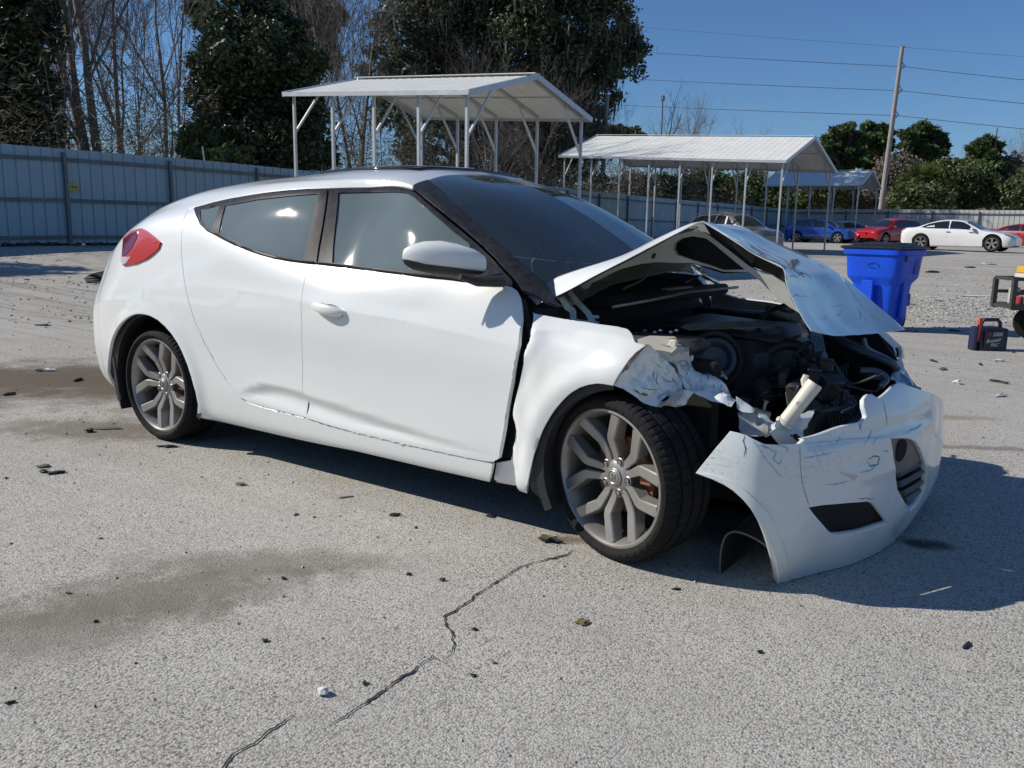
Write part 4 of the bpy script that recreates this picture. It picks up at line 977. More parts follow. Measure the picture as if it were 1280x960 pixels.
Pg = [[(s[0] + (0 if j < 3 or s[0] > -1.9 else 0), -y, z) for j, (y, z) in enumerate(s[1])] for s in ST]
def _line(pts, y): q = sorted([(V(a, b, y).x, V(a, b, y).z) for a, b in pts]); return np.array(q)
CRE = _line([(296,492),(307,486),(320,481.5),(335,480),(352,482.5),(383,492),(440,510.5),(500,530),(560,549),(617,566)], -.872)
SHO = _line([(215,352),(237,355.6),(300,364),(378,377),(440,389.5),(500,401),(560,413.5),(620,427),(655,435)], -.892)
def side_deform(uv, P):
    """pressed crease low on the doors, flared arches, shoulder line"""
    u, z = uv[:, 0], P[:, 2]; k = uv[:, 1]
    cz = herm(CRE[:, 0], CRE[:, 1], u)
    cs = np.interp(u, [-.70, -.43, -.3, .3, .7, .84], [0, 1, 1, .8, .4, 0])
    d = (cz-z)                                       # below the crease the skin turns in sharply, then runs back out
    tq = np.clip((d+.010)/.058, 0, 1); inn = (tq*tq*(3-2*tq))*np.clip(1-(d-.048)/.09, 0, 1)*.015*cs
    inn += np.where((d <= 0), -.005*np.exp(d/.03), -.005*np.clip(1-d/.03, 0, 1))*cs
    zb = np.interp(u, [-.65, -.2, .1, .8], [.338, .305, .288, .289]); inn *= np.clip((z-zb-.004)/.035, 0, 1)
    # shoulder line falling from the handle forwards
    zs = herm(SHO[:, 0], SHO[:, 1], u); ss = np.interp(u, [-1.1, -.6, .5, .9, 1.0], [0, 1, 1, .6, 0])
    inn += -ss*.0055*np.exp(-np.abs(z-zs)/np.where(z > zs, .05, .035))
    for cx in (-1.325, 1.325):
        r = np.hypot(u-cx, z-.315); inn -= .014*np.exp(-((r-.36)/.05)**2)*(k < 6)
    out = P.copy(); out[:, 1] += inn
    return out
SIDE = Surf(us, vs, Pg, deform=side_deform)

U = SIDE.uvs
DLO_TOP = [(242,259),(262,253.5),(281,249),(319,242.5),(366,237),(409,235.3),(463,234),(516,235)]
BELT = [(242,259),(245,268),(250,280),(258,288),(269,293.5),(285,302),(303,310),(322,317),(344,323),(370,327),(395,330)]
BELT_F = [(395,330),(424,333.5),(454,337),(482,340.5),(510,344),(545,348.5),(579,352.5),(612,356.5),(641,359)]
CUT_R = [(242,259),(236,262),(231,270),(227.5,281),(226.3,302),(228,331),(233,365),(244,402.5),(256,430),(270,456),(285,479),(293,489),(300,497.5),(311,503.5),(325,508)]
DOOR_BOT_R = [(325,508),(350,515),(383,523)]
DOOR_BOT_F = [(383,523),(444,541),(506,556),(575,571),(606,577),(617,578),(624,574)]
GAP = [(395,330),(387,337),(382,347),(379,365),(377.8,409),(378.5,487),(384,500.5),(383,523)]
EDGE_F = [(641,359),(648,364),(652,372),(654,397),(650,431),(640.6,481),(631,537.5),(624,574)]
ARCH_R = [(251.6,521),(250,505),(247,489),(242,471),(237.5,457),(231,441),(225,429),(217,417),(209,408),(200,400),(190.6,395),(183,393),(175,392.6),(167,394.5),(159,399.5),(152.5,405.5),(147,413),(141.5,424),(138,437),(135.5,452),(134.5,466)]
bottom = [('uv',-1.80,1.0),('uv',-1.95,.9),('uv',-2.045,1.0),('uv',-2.075,1.4),('uv',-2.075,10),('uv',-1.0,10),('uv',.0,10)]
header = [('uv',.13,10),('uv',.145,9.4),('uv',.16,8.9),('uv',.19,8.4)]
sillb = [(612.5,601.6),(537.5,586),(444,564),(350,545),(319,538),(280,528.5)]
outer = U([(624,604),(626,579)][:0]) + U([(616,580)]) + U([(612.5,603)]) + U(sillb[1:]) + U(ARCH_R) + U(bottom) + U(header) + U([(516,235)]) + U(DLO_TOP[::-1][1:-1]) + U(CUT_R) + U(DOOR_BOT_R[1:]) + U(DOOR_BOT_F[1:-2])
panel(SIDE, outer, 'body_shell', WHITE, car, both=True, gap=.0014, h=.017)
panel(SIDE, U(BELT)+U(GAP)[1:]+U(DOOR_BOT_R[::-1])[1:]+U(CUT_R[::-1])[1:-1], 'rear_door_panel', WHITE, car, gap=.0022, h=.0095, mirror=True, rim=.02)
fd = panel(SIDE, U(BELT_F)+U(EDGE_F)[1:]+U(DOOR_BOT_F[::-1])[1:]+U(GAP[::-1])[1:-1], 'front_door_panel', WHITE, car, gap=.0022, h=.0095, mirror=True, rim=.022, off=.003)
# glasshouse: black frames with glass let into them
Q_GL = [(250,262),(268,257.5),(274,256),(268,276),(263,288),(256,283),(250.5,274)]
R_GL = [(281,256.5),(320,249.5),(360,245),(397,242),(388,283),(378.5,323.5),(344,318),(318,311),(296,302),(273,291)]
F_GL = [(423,241),(470,240.3),(508,241.3),(524,254),(546,272),(566,289),(584.5,303),(590,318),(596,347.5),(579,347),(510,339),(454,332),(415.5,327.5),(419,284)]
TRI = [(590,303),(604,315),(622,331),(640,350),(636,354),(615,352),(604,350),(597,334)]
AP_IN = [(516,235)]+[(545,258),(580,288),(612,318),(640,348)]
gapline = [(409,235.3),(403,282),(395,330)]
panel(SIDE, U(DLO_TOP[:6])+U(gapline[1:])+U(BELT[::-1])[1:-1], 'rear_window_frame', BLK_TRIM, car, holes=[U(Q_GL), U(R_GL)], gap=.0015, h=.03, mirror=True, off=-.002)
panel(SIDE, U([(410.5,235.3),(463,234),(508,235)])+U([(530,249),(560,274),(590,299),(618,325),(641,350)])+U([(641,358)])+U(BELT_F[::-1])[1:-1]+U([(396.5,330),(404.5,282)]), 'front_window_frame', BLK_TRIM, car, holes=[U(F_GL)], gap=.0015, h=.03, mirror=True, off=-.001)
panel(SIDE, U(Q_GL), 'quarter_glass', SIDEGLASS, car, gap=-.002, h=.04, mirror=True, off=-.006, rim=.003)
panel(SIDE, U(R_GL), 'rear_side_glass', SIDEGLASS, car, gap=-.002, h=.05, mirror=True, off=-.007, rim=.003)
panel(SIDE, U(F_GL), 'front_side_glass', SIDEGLASS, car, gap=-.002, h=.05, mirror=True, off=-.007, rim=.003)
# bright waist strip under the glass
def strip(pts, name, m, w=.006, off=.004, par=None):
    uv = np.array(SIDE.uvs(pts)); d = curve_path([tuple(q) for q in uv], 4); d = np.array(d)
    P = SIDE.ev(d)+SIDE.normals(d)*0; b = MB(); n = SIDE.normals(d); n *= np.sign((n[:, 1] < 0)-.5)[:, None]
    b.tube([Vector(p+q*off) for p, q in zip(P, n)], w, 6); return b.build(name, m, par or car, smooth=60)
strip([(270,292.5),(303,308.5),(344,321.5),(393,328.3)], 'waist_seal', BLK_TRIM, .005)
strip([(397,329),(454,335.5),(510,342.5),(579,350.5),(606,354)], 'waist_seal', BLK_TRIM, .005)
# windscreen pillar and windscreen
WS_IN = [('uv',.19,8.4)]+[(560,250),(592,277),(626,306),(655,331),(676,349)]
pil_out = [(516,235),(531,247.5),(561,272),(591,297),(619,323),(643,349),(654,364)]
panel(SIDE, U([('uv',.185,8.45)])+U([(575,262),(612,295),(650,328),(683,353)][0:0])+U([(560,249),(592,276),(626,306),(655,331),(680,352)])+U([('uv',1.02,8.0)])+U([(655,366)])+U(pil_out[::-1][1:]), 'windscreen_pillar', BLK_TRIM, car, gap=.001, h=.03, mirror=True, off=.003, rim=.01)
ws = U([(561,249.5),(593,276.5),(627,306.5),(656,331.5),(681,352.5)])+U([('uv',1.03,8.1),('uv',1.05,10)])+[(.14,10),(.155,9.4),(.17,8.9),(.19,8.5)]
panel(SIDE, ws, 'windscreen', WINDGLASS, car, both=True, h=.06, off=-.002, rim=.004)
# black glass roof panel
panel(SIDE, [(.05,10),(.045,9.5),(.03,8.80),(-.2,8.74),(-.6,8.86),(-.85,9.1),(-.88,10)], 'glass_roof', BLK_GLOSS, car, both=True, h=.028, off=.012, rim=.014)
# roof aerial
b = MB(); P = Vector((-1.0, 0, 1.36)); b.prism([P+Vector((-.10,-.018,0)),P+Vector((.05,-.004,0)),P+Vector((-.06,-.003,.055)),P+Vector((-.10,-.003,.06))], (0,.03,0)); b.build('aerial_fin', BLK_GLOSS, car, smooth=30)
# tail lamp
TL = [(156,298),(166,290),(178,286.3),(190,293),(202.5,303.3),(200,311),(193,318),(184,324.5),(170,330.5),(156,333),(153.5,327),(155,312)]
def uvshift(L, off): return L
tl = panel(SIDE, [(a, b_) for a, b_ in U(TL)], 'tail_lamp', REDLENS, car, h=.02, off=.010, rim=.016, mirror=True)
panel(SIDE, U([(154,322),(161,322),(166,321.5),(160,330),(155.5,332.5),(153.7,327)]), 'reverse_lens', CLEARLENS, tl, h=.01, off=.013, rim=.004)
panel(SIDE, U([(156.5,300),(166,293.5),(175,290.5),(173,300),(167,312),(160,320),(155,321),(155.5,311)]), 'lamp_painted_shade', mat('red_lens_shade', (.13,.004,.006), .2, coat=.6), tl, h=.012, off=.0125, rim=.003)  # darker left part: lamp shading put into a deeper red panel
panel(SIDE, U([(179,290),(190,296),(198,303),(194,306),(184,300),(176,296)]), 'lamp_painted_highlight', mat('red_lens_highlight', (.55,.06,.07), .2, coat=.6), tl, h=.012, off=.0120, rim=.002)  # highlight of the top edge put into a lighter red panel
# sill under the fender + rear door handle etc.
def surf_pt(px, py, off=0.0):
    uv = np.array([SIDE.hit(px, py)]); P = SIDE.ev(uv)[0]; n = SIDE.normals(uv)[0]; n = n if n[1] < 0 else -n
    return Vector(P+n*off), Vector(n)
# door handle: scooped cup and pull
hp, hn = surf_pt(413, 385)
b = MB()
def ell(c, a_, b_, sx=1.0): pass
tx = Vector((1, 0, -.09)).normalized(); tz = hn.cross(tx).normalized()
if tz.z < 0: tz = -tz
prof = []
rows = []
for i in range(13):
    t = i/12; x = -.098+.196*t; w = .021*math.sin(math.pi*min(1, max(0, t*.96+.02)))**.55+.001
    arch = .010+.030*math.sin(math.pi*t)**.6
    rows.append([hp+tx*x+tz*(w*math.cos(a)-.004)+hn*(arch-.010+.011*math.sin(a)) for a in np.linspace(0, 2*math.pi, 11)[:-1]])
vsl = [p for r in rows for p in r]; fsl = [(i*10+k, i*10+(k+1) % 10, (i+1)*10+(k+1) % 10, (i+1)*10+k) for i in range(12) for k in range(10)]+[tuple(range(10)), tuple(range(129, 119, -1))]
b.add(vsl, fsl); hd = b.build('door_handle', WHITE, car, smooth=50)
b = MB(); cup = [hp+tx*(.062*math.cos(a)+.02)+tz*(-.012+.030*math.sin(a))+hn*.0035 for a in np.linspace(0, 2*math.pi, 25)[:-1]]
b.add([hp+tx*.02+tz*-.012-hn*.012]+cup, [(0, i+1, (i+1) % 24+1) for i in range(24)]); b.build('handle_cup', mat('handle_cup_shading', (.50,.53,.52), .4), hd, smooth=60)  # shading of the scooped cup put into a darker tone than the body
b = MB(); b.tube([hp+tx*.015-tz*.020+hn*.012, hp+tx*.045-tz*.021+hn*.016, hp+tx*.075-tz*.016+hn*.014, hp+tx*.092-tz*.006+hn*.010], [.004,.007,.007,.004], 8); b.build('handle_chrome', CHROME, hd, smooth=60)
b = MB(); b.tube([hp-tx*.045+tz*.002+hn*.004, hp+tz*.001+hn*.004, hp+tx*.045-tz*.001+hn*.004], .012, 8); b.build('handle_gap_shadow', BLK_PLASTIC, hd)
# mirror
mir = [(504,311),(506.5,305.5),(518,303.2),(535,302.8),(556,303.3),(572,311),(585,323),(594,335),(594,341),(585,344.5),(560,344.5),(535,343.5),(520,341),(508,334),(504.5,322)]
b = MB(); cM = V(549, 325, -1.02)
outl = [V(x, y, -1.02) for x, y in mir]
rings = []
for d, s in ((-.085,.80),(-.07,.93),(-.03,1.0),(.01,1.0),(.06,.93),(.10,.70),(.115,.40),(.12,.1)):
    rings.append([cM+(p-cM)*s+Vector((d*.45+.0, 0, 0))+Vector((d*.75 if d > 0 else d*.75, -d*.0, 0)) for p in outl])
# shell bulges forwards (+X), glass faces back
R_ = len(outl); vsl = [p for r in rings for p in r]; fsl = [(i*R_+k, i*R_+(k+1) % R_, (i+1)*R_+(k+1) % R_, (i+1)*R_+k) for i in range(len(rings)-1) for k in range(R_)]+[tuple(range(R_)), tuple(range(len(vsl)-1, len(vsl)-R_-1, -1))]
def mirror_shell(sgn):
    bb = MB()
    # outline in the YZ/X frame: housing is a flattened pod, long axis outwards from the door
    for (k0) in (0,):
        pass
    return bb
# pod built from sections running outwards (Y): root at the door, tip outboard
px_root, px_tip = V(597, 338, -.93), V(504, 318, -1.0)
def pod(name, lo, hi, m, parent):
    """slice of the mirror pod between normalised heights lo..hi"""
    bb = MB(); secs = []
    for t, top, bot, dep in ((0,.002,-.020,.02),(.05,.026,-.034,.055),(.14,.042,-.046,.078),(.30,.058,-.052,.095),(.5,.066,-.054,.105),(.70,.063,-.055,.105),(.86,.055,-.052,.095),(.95,.044,-.046,.078),(1.0,.026,-.034,.045)):
        c = mt.lerp(mr, t); ring = []
        for a in np.linspace(0, 2*math.pi, 25)[:-1]:
            ca, sa = math.cos(a), math.sin(a); e = .62
            x = (abs(ca)**e)*math.copysign(1, ca); z = (abs(sa)**e)*math.copysign(1, sa)
            zz = top*z if z > 0 else -bot*z
            xx = dep*(x*.62 if x > 0 else x*.38)
            if x < 0: zz *= 1
            else: zz *= (1-.25*x)
            zz = min(max(zz, bot+(top-bot)*lo), bot+(top-bot)*hi)
            ring.append(c+mfwd*xx+Vector((0, 0, zz)))
        secs.append(ring)
    n = 24; bb.add([p for r in secs for p in r], [(i*n+k, i*n+(k+1) % n, (i+1)*n+(k+1) % n, (i+1)*n+k) for i in range(len(secs)-1) for k in range(n)]+[tuple(range(n)), tuple(range(len(secs)*n-1, (len(secs)-1)*n-1, -1))])
    return bb.build(name, m, parent, smooth=50)
mr, mt = V(598, 330, -.88), V(505, 319, -1.035)
mfwd = Vector((1, .10, 0)).normalized()
mroot = pod('wing_mirror', .22, 1, WHITE, car)
pod('mirror_lower_shell', 0, .23, BLK_PLASTIC, mroot)
b = MB(); a0, a1 = V(575, 346, -.97), V(628, 350, -.845)
b.tube([a0, a0.lerp(a1, .4)+Vector((0, 0, -.012)), a0.lerp(a1, .8)+Vector((0, 0, -.006)), a1], [.018, .03, .036, .042], 10, flat=.6); b.build('mirror_arm', BLK_PLASTIC, mroot, smooth=50)
b = MB(); b.box(mr.lerp(mt, .5)-mfwd*.037, (.004, .17, .075), Matrix.Rotation(math.atan2(mt.y-mr.y, mt.x-mr.x)+math.pi/2, 3, 'Z')); b.build('mirror_glass', CHROME, mroot)

# ---- fender (pushed back and dented)
def fdisp(uv, P, Nn):
    u, z = uv[:, 0], P[:, 2]; D = np.zeros_like(P)
    ub = herm([.25, .34, .41, .50, .62, .70, .76, .84], [.905, .895, .915, .895, .925, .945, .962, .93], z)
    lip = np.clip((ub-u)/.022, 0, 1); lip = lip*lip*(3-2*lip); D[:, 1] += lip*.036
    D[:, 1] += np.exp(-((u-ub-.02)/.03)**2)*.006*np.sin(z*23)
    # buckle running forward below the top line
    ridge = z-(.775+.02*np.sin((u-.9)*7)); D[:, 1] += -.014*np.exp(-np.abs(ridge)/.022)*np.clip((u-.93)/.04, 0, 1)*np.clip((1.42-u)/.06, 0, 1)
    D[:, 1] += .014*np.exp(-((ridge-.05)/.03)**2)*(u > .9)
    D[:, 1] += -.010*np.exp(-((u-1.33)/.10)**2-((z-.72)/.05)**2)
    for i in range(len(P)):
        q = Vector(P[i]); D[i, 1] += .0045*noise.noise(q*9)*(1 if q.x > 1.0 else .4)
    return D
F_OUT = [(657,391),(680,394.6),(702,398),(727,401.5),(749,405),(768,407.5),(784,411),(793,420),(797,427),(810.5,431),(797,441),(788,452),(781,462),(774,472),(768,482)]
ARCH_F = [(768,482),(758,480),(749,479),(738,480.5),(727.5,484),(715,491.5),(705.6,500),(695,512),(687,525),(680,538),(674,552),(669,570),(665,590),(661,616)]
F_REAR = [(637,610),(612.5,605.5),(613,581),(631,578),(635,560),(638.5,537.5),(642,512),(648,481),(654,455),(657.5,431),(661,410),(660.5,397)]
fen = panel(SIDE, U(F_OUT)+U(ARCH_F)[1:]+U(F_REAR), 'front_fender', WHITE, car, h=.012, rim=.012, disp=fdisp, gap=0)
# far side fender, less damaged
panel(SIDE, [(.92,5.9),(1.2,5.95),(1.38,5.9),(1.42,5.2),(1.4,4.4)]+[(1.325+.36*math.cos(a), .9+3.1*max(0, math.sin(a))) for a in np.linspace(1.5, math.pi, 12)]+[(.93,1.0),(.9,2.5)], 'far_front_fender', WHITE, car, h=.04, mirror=True, rim=.01)
bpy.data.objects.remove([o for o in car.children if o.name.startswith('far_front_fender')][0])
# folded, torn front of the fender
flap = [V(768,482,-.885),V(774,472,-.885),V(781,462,-.882),V(789,452,-.876),V(799,440,-.866),V(810.5,430,-.85),V(822,441,-.80),V(834.7,453,-.75),V(846,467,-.71),V(853,477,-.69),V(852,486,-.70),V(843,491,-.73),V(831.6,497,-.77),V(825,503,-.79),V(819,508.6,-.80),V(806,504.5,-.83),V(793,495.5,-.86),V(780,486.5,-.88)]
poly3(flap, 'fender_flap', WHITE_S, fen, th=.002, amp=.018, h=.009, seed=3)
poly3([V(780,462,-.884),V(785,451,-.88),V(795,440,-.87),V(810.5,429.5,-.851),V(801,440,-.862),V(791,453,-.874),V(784,463,-.883)], 'torn_edge', PRIMER, fen, th=.004, amp=.003, h=.01)
poly3([V(819,508.6,-.80),V(826,502,-.79),V(838,493,-.76),V(850,487,-.72),V(862,488,-.70),V(868,490,-.69),V(858,500,-.70),V(848,509,-.73),V(833,506,-.77)], 'crumpled_tip', WHITE_S, fen, th=.003, amp=.022, h=.011, seed=9, jag=.004)
poly3([V(822,508,-.80),V(834,499,-.79),V(846,489,-.76),V(856,487,-.74),V(850,497,-.75),V(838,508,-.78)], 'torn_bracket', GREYMETAL, fen, th=.004, amp=.02, h=.01, seed=5, jag=.004)
# mud flap liner lips
def liner(cx, y0, y1, r, a0, a1, name, steps=28, zc=.315):
    bb = MB(); vsl = []
    for i in range(steps+1):
        a = rad(a0+(a1-a0)*i/steps)
        for yy, rr in ((y0-.003, r+.012), (y0-.001, r-.020), (y0+.03, r-.024), (y0+.10, r-.006), (y1, r-.004), (y1, r*.3)):
            vsl.append((cx+rr*math.cos(a), yy, zc+rr*math.sin(a)))
    k = 6; fsl = [(i*k+j, (i+1)*k+j, (i+1)*k+j+1, i*k+j+1) for i in range(steps) for j in range(k-1)]
    bb.add(vsl, fsl); return bb.build(name, BLK_PLASTIC, car, smooth=40)
liner(-1.325, -.868, -.50, .372, -20, 200, 'wheel_arch_liner')
liner(1.325, -.868, -.50, .322, 97, 210, 'wheel_arch_liner')
liner(-1.325, .868, .50, .385, -20, 200, 'wheel_arch_liner'); liner(1.325, .868, .50, .372, 0, 205, 'wheel_arch_liner')
b = MB(); b.prism([V(661,598,-.875),V(664,612,-.875),V(676,624,-.86),V(678,600,-.86),V(674,560,-.87)], (0,.05,0)); b.build('mud_guard', BLK_PLASTIC, car, smooth=30)
b = MB(); b.prism([Vector((-1.715,-.872,.42)),Vector((-1.69,-.875,.42)),Vector((-1.66,-.87,.14)),Vector((-1.70,-.865,.20))], (0,.10,0)); b.build('mud_guard', BLK_PLASTIC, car, smooth=30)
# floor pan
b = MB(); b.box((-.1,0,.25),(1.75,1.62,.12)); b.box((-1.9,0,.35),(.28,1.2,.28)); b.box((-1.3,0,.45),(.9,.98,.25)); b.box((1.3,0,.30),(.75,.96,.22)); b.build('floor_pan', BLK_DEEP, car)
# dark jamb behind the front door edge
b = MB(); b.prism([V(651,374,-.80),V(657,397,-.80),V(661,424,-.80),V(655,480,-.80),V(648,530,-.80),V(640,572,-.80),V(622,572,-.80),V(628,520,-.80),V(640,450,-.80)], (0,.03,0)); b.build('door_jamb', BLK_PLASTIC, car)

FARGLASS = glass('far_side_glass', (.80, .88, .86), dens=.2, dust_sheen=.05)
for o in car.children:
    if o.type == 'MESH' and 'glass' in o.name and '.001' in o.name:
        o.data.materials.clear(); o.data.materials.append(FARGLASS)
# ---- wheels
def make_wheel(name='wheel'):
    """outer face towards -Y, centre at the origin"""
    w = link(name, None, car)
    t = MB(); Ro, W_ = .2885, .105
    prof = [(.2335,-.088),(.238,-.096),(.247,-.106),(.257,-.1105),(.268,-.108),(.278,-.099),(.2845,-.089)]
    # circumferential grooves
    tread = []
    for g in (-.052, 0, .052):
        tread += [(g-.006, 0), (g-.0055, -.007), (g+.0055, -.007), (g+.006, 0)]
    for y, d in tread: prof.append((Ro+d-abs(y)**2*.6, y))
    prof += [(.2845,.089),(.278,.098),(.257,.1115),(.247,.106),(.2335,.09),(.2335,-.088)]
    n = 288; m = len(prof); vsl = []
    for k in range(n):
        a = 2*math.pi*k/n; cut = (k % 4 == 0)
        for r, y in prof:
            rr = r
            if cut and r > .276 and (abs(y) > .056): rr -= .0035
            if (k % 8 == 3) and r > .284 and abs(y) < .05: rr -= .004
            vsl.append((rr*math.cos(a+y*.5), y, rr*math.sin(a+y*.5)))
    t.add(vsl, [(k*m+i, ((k+1) % n)*m+i, ((k+1) % n)*m+i+1, k*m+i+1) for k in range(n) for i in range(m-1)])
    tyre = t.build('tyre', RUBBER, w, smooth=25)
    # raised sidewall marks
    s = MB()
    for k in range(44):
        if k % 22 in (0, 1, 2, 9, 10, 16, 17, 18, 19, 20, 21): continue
        a = 2*math.pi*k/44; s.box((.2585*math.cos(a), -.1105, .2585*math.sin(a)), (.009, .0016, .016), Matrix.Rotation(-a, 3, 'Y'))
    tag(s.build('sidewall_marking', RUBBER, tyre), kind='stuff')
    r = MB(); r.lathe([(.2335,-.085),(.2395,-.092),(.2385,-.097),(.231,-.098),(.226,-.092),(.220,-.080),(.212,-.055),(.207,.02),(.21,.085),(.232,.092)], 96)
    rim = r.build('rim', ALLOY, w, smooth=35)
    s = MB()
    for k in range(5):
        base = rad(90+72*k)
        for sg in (-1, 1):
            pts = [(.045, 20*sg, .026, -.054, .050), (.080, 13.5*sg, .033, -.058, .050), (.128, 10.8*sg, .040, -.072, .046), (.138, 11.4*sg, .041, -.075, .046), (.2245, 22.5*sg, .050, -.090, .034)]
            ring = []
            for q, (rr, da, wd_, yf, dp) in enumerate(pts):
                a = base+rad(da); c = Vector((rr*math.cos(a), 0, rr*math.sin(a)))
                nx = pts[min(q+1, 4)]; pv = pts[max(q-1, 0)]
                d = Vector((nx[0]*math.cos(base+rad(nx[1])), 0, nx[0]*math.sin(base+rad(nx[1]))))-Vector((pv[0]*math.cos(base+rad(pv[1])), 0, pv[0]*math.sin(base+rad(pv[1]))))
                d.normalize(); sd = Vector((-d.z, 0, d.x))
                f, bk = wd_*.44, wd_*.56
                ring.append([c+sd*-bk+Vector((0, yf+dp, 0)), c+sd*-f+Vector((0, yf+.004, 0)), c+sd*(-f*.8)+Vector((0, yf, 0)), c+sd*(f*.8)+Vector((0, yf, 0)), c+sd*f+Vector((0, yf+.004, 0)), c+sd*bk+Vector((0, yf+dp, 0))])
            s.add([p for R in ring for p in R], [(i*6+j, i*6+(j+1) % 6, (i+1)*6+(j+1) % 6, (i+1)*6+j) for i in range(4) for j in range(6)]+[tuple(range(6)), tuple(range(29, 23, -1))])
    s.build('spoke', ALLOY, rim, smooth=22)
    h = MB(); h.lathe([(.0,-.068),(.026,-.068),(.031,-.065),(.033,-.058)], 32); h.lathe([(.033,-.060),(.052,-.056),(.062,-.046),(.062,-.01)], 40); h.build('hub', ALLOY, w, smooth=35)
    e = MB()                                                    # oval badge with a slanted letter
    e.lathe([(.0205,-.069),(.0225,-.0705),(.0245,-.069)], 32)
    for a, b_ in (((-.009,-.011),(-.003,.012)),((.004,-.012),(.010,.011)),((-.007,-.002),(.008,.003))):
        e.beam((a[0],-.0695,a[1]),(b_[0],-.0695,b_[1]),.003,.003,(0,1,0))
    e.build('wheel_badge', ALLOY, w, smooth=35)
    for k in range(5):
        a = rad(90+36+72*k); l = MB(); c = Vector((.057*math.cos(a), 0, .057*math.sin(a)))
        l.lathe([(.0165,-.045),(.0165,-.057),(.0135,-.059),(.0125,-.046)], 16, c=c); l.lathe([(.0,-.062),(.0085,-.061),(.0095,-.05),(.0095,-.04)], 6, c=c); l.build('lug_nut', STEEL, w, smooth=30)
    d = MB(); d.lathe([(.06,-.012),(.135,-.012),(.135,.012),(.06,.012)], 48, closed=True); d.build('brake_disc', DISC, w, smooth=30)
    c = MB(); 
    a0 = rad(-12)
    for i in range(7):
        a = a0+rad(8*i); c.box((.125*math.cos(a), -.012, .125*math.sin(a)), (.05, .07, .024), Matrix.Rotation(-a, 3, 'Y'), bev=.004)
    c.build('brake_caliper', DISC, w, smooth=30)
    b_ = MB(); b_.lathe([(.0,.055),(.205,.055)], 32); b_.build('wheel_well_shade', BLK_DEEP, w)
    return w
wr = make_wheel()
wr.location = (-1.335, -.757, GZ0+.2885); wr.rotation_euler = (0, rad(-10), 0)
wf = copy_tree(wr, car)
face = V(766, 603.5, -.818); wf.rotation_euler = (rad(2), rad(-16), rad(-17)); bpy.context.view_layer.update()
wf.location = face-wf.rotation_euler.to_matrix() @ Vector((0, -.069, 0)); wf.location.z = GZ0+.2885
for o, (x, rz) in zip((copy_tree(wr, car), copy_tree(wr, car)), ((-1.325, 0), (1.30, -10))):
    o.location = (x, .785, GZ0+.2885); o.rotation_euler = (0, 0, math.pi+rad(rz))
# seats, dash, steering wheel
def seat(x, y):
    s = MB(); s.box((x, y, .50), (.50, .48, .16), bev=.05); s.box((x-.27, y, .80), (.13, .46, .56), Matrix.Rotation(rad(-16), 3, 'Y'), bev=.05)
    o = s.build('seat', FABRIC, car, smooth=40); h = MB(); h.box((x-.36, y, 1.13), (.08, .24, .15), bev=.035); h.build('headrest', FABRIC, o, smooth=40)
for x, y in ((.0,-.38),(.0,.38),(-.85,-.36),(-.85,.36)): seat(x, y)
b = MB(); b.box((.72,0,.80),(.42,1.42,.20), bev=.06); b.box((.60,0,.62),(.25,1.3,.3), bev=.04); b.box((.62,.38,.93),(.2,.34,.08), bev=.03); b.build('dashboard', DASH, car, smooth=40)
b = MB(); Ms = Matrix.Translation((.36,.38,.90)) @ Matrix.Rotation(rad(-65), 4, 'Y')
pts = [Ms @ Vector((.185*math.cos(a), .185*math.sin(a), 0)) for a in np.linspace(0, 2*math.pi, 33)]
b.tube(pts, .016, 8, caps=False)
for a in (0, 150, 210): b.beam(Ms @ Vector((0,0,0)), Ms @ Vector((.18*math.cos(rad(a)), .18*math.sin(rad(a)), 0)), .03, .015)
b.box(Ms @ Vector((0,0,0)), (.09,.09,.05), bev=.02); b.tube([Ms @ Vector((0,0,0)), (.6,.38,.80)], .03, 8); b.build('steering_wheel', BLK_PLASTIC, car, smooth=50)
b = MB(); b.box((.18,0,1.24),(.03,.22,.06), bev=.015); b.beam((.18,0,1.26),(.24,0,1.33),.02,.02); b.build('rear_view_mirror', BLK_PLASTIC, car, smooth=40)
# ---- front bumper cover: plan curve (x, y) swept over heights
zk = [.02, .08, .18, .32, .45, .56, .66, .76]
plan = [(1.50,-.89),(1.64,-.885),(1.78,-.85),(1.862,-.745),(1.95,-.575),(2.045,-.36),(2.095,-.15),(2.115,.10),(2.10,.35),(2.03,.58),(1.90,.74),(1.72,.85),(1.55,.88)]
sk = list(range(len(plan)))
def bp(i, j):
    x, y = plan[i]; z = zk[j]
    pull = [.075,.045,.012,0,.0,.025,.065,.14][j]
    f = min(1, max(0, (x-1.55)/.35))
    w = 1-([.05,.03,.01,0,0,.012,.03,.06][j])
    return (x-pull*f, y*w, z)
def bump_def(uv, P):
    out = P.copy()
    for i in range(len(P)):
        q = Vector(P[i]); s = uv[i, 0]
        k = 1 if s > 3.1 else .35
        out[i, 0] += .012*k*noise.noise(q*6)
        # dent lines of the struck corner
        out[i, 0] -= .018*math.exp(-((q.z-.505)/.012)**2)*(1 if 3.2 < s < 6.5 else 0)
        out[i, 0] += .012*math.exp(-((q.z-.37)/.02)**2-((s-4.6)/.5)**2)
    return out
BMP = Surf(sk, zk, [[bp(i, j) for j in range(len(zk))] for i in range(len(plan))], fine=(240, 80), vscale=1.0, deform=bump_def)
BMP.vscale = 4.0
B = BMP.uvs
bout = [(869.5,591),(880,578),(895,559),(911.6,539),(921,541),(932,544),(941,549),(954,555),(975,556),(1000.6,555),(1007,550),(1040,539),(1072.5,528),(1076,535),(1078,540),(1077,527),(1082,520.6),(1079,508),(1079,499),(1083,492),(1096,497),(1119,481),(1124,478)]
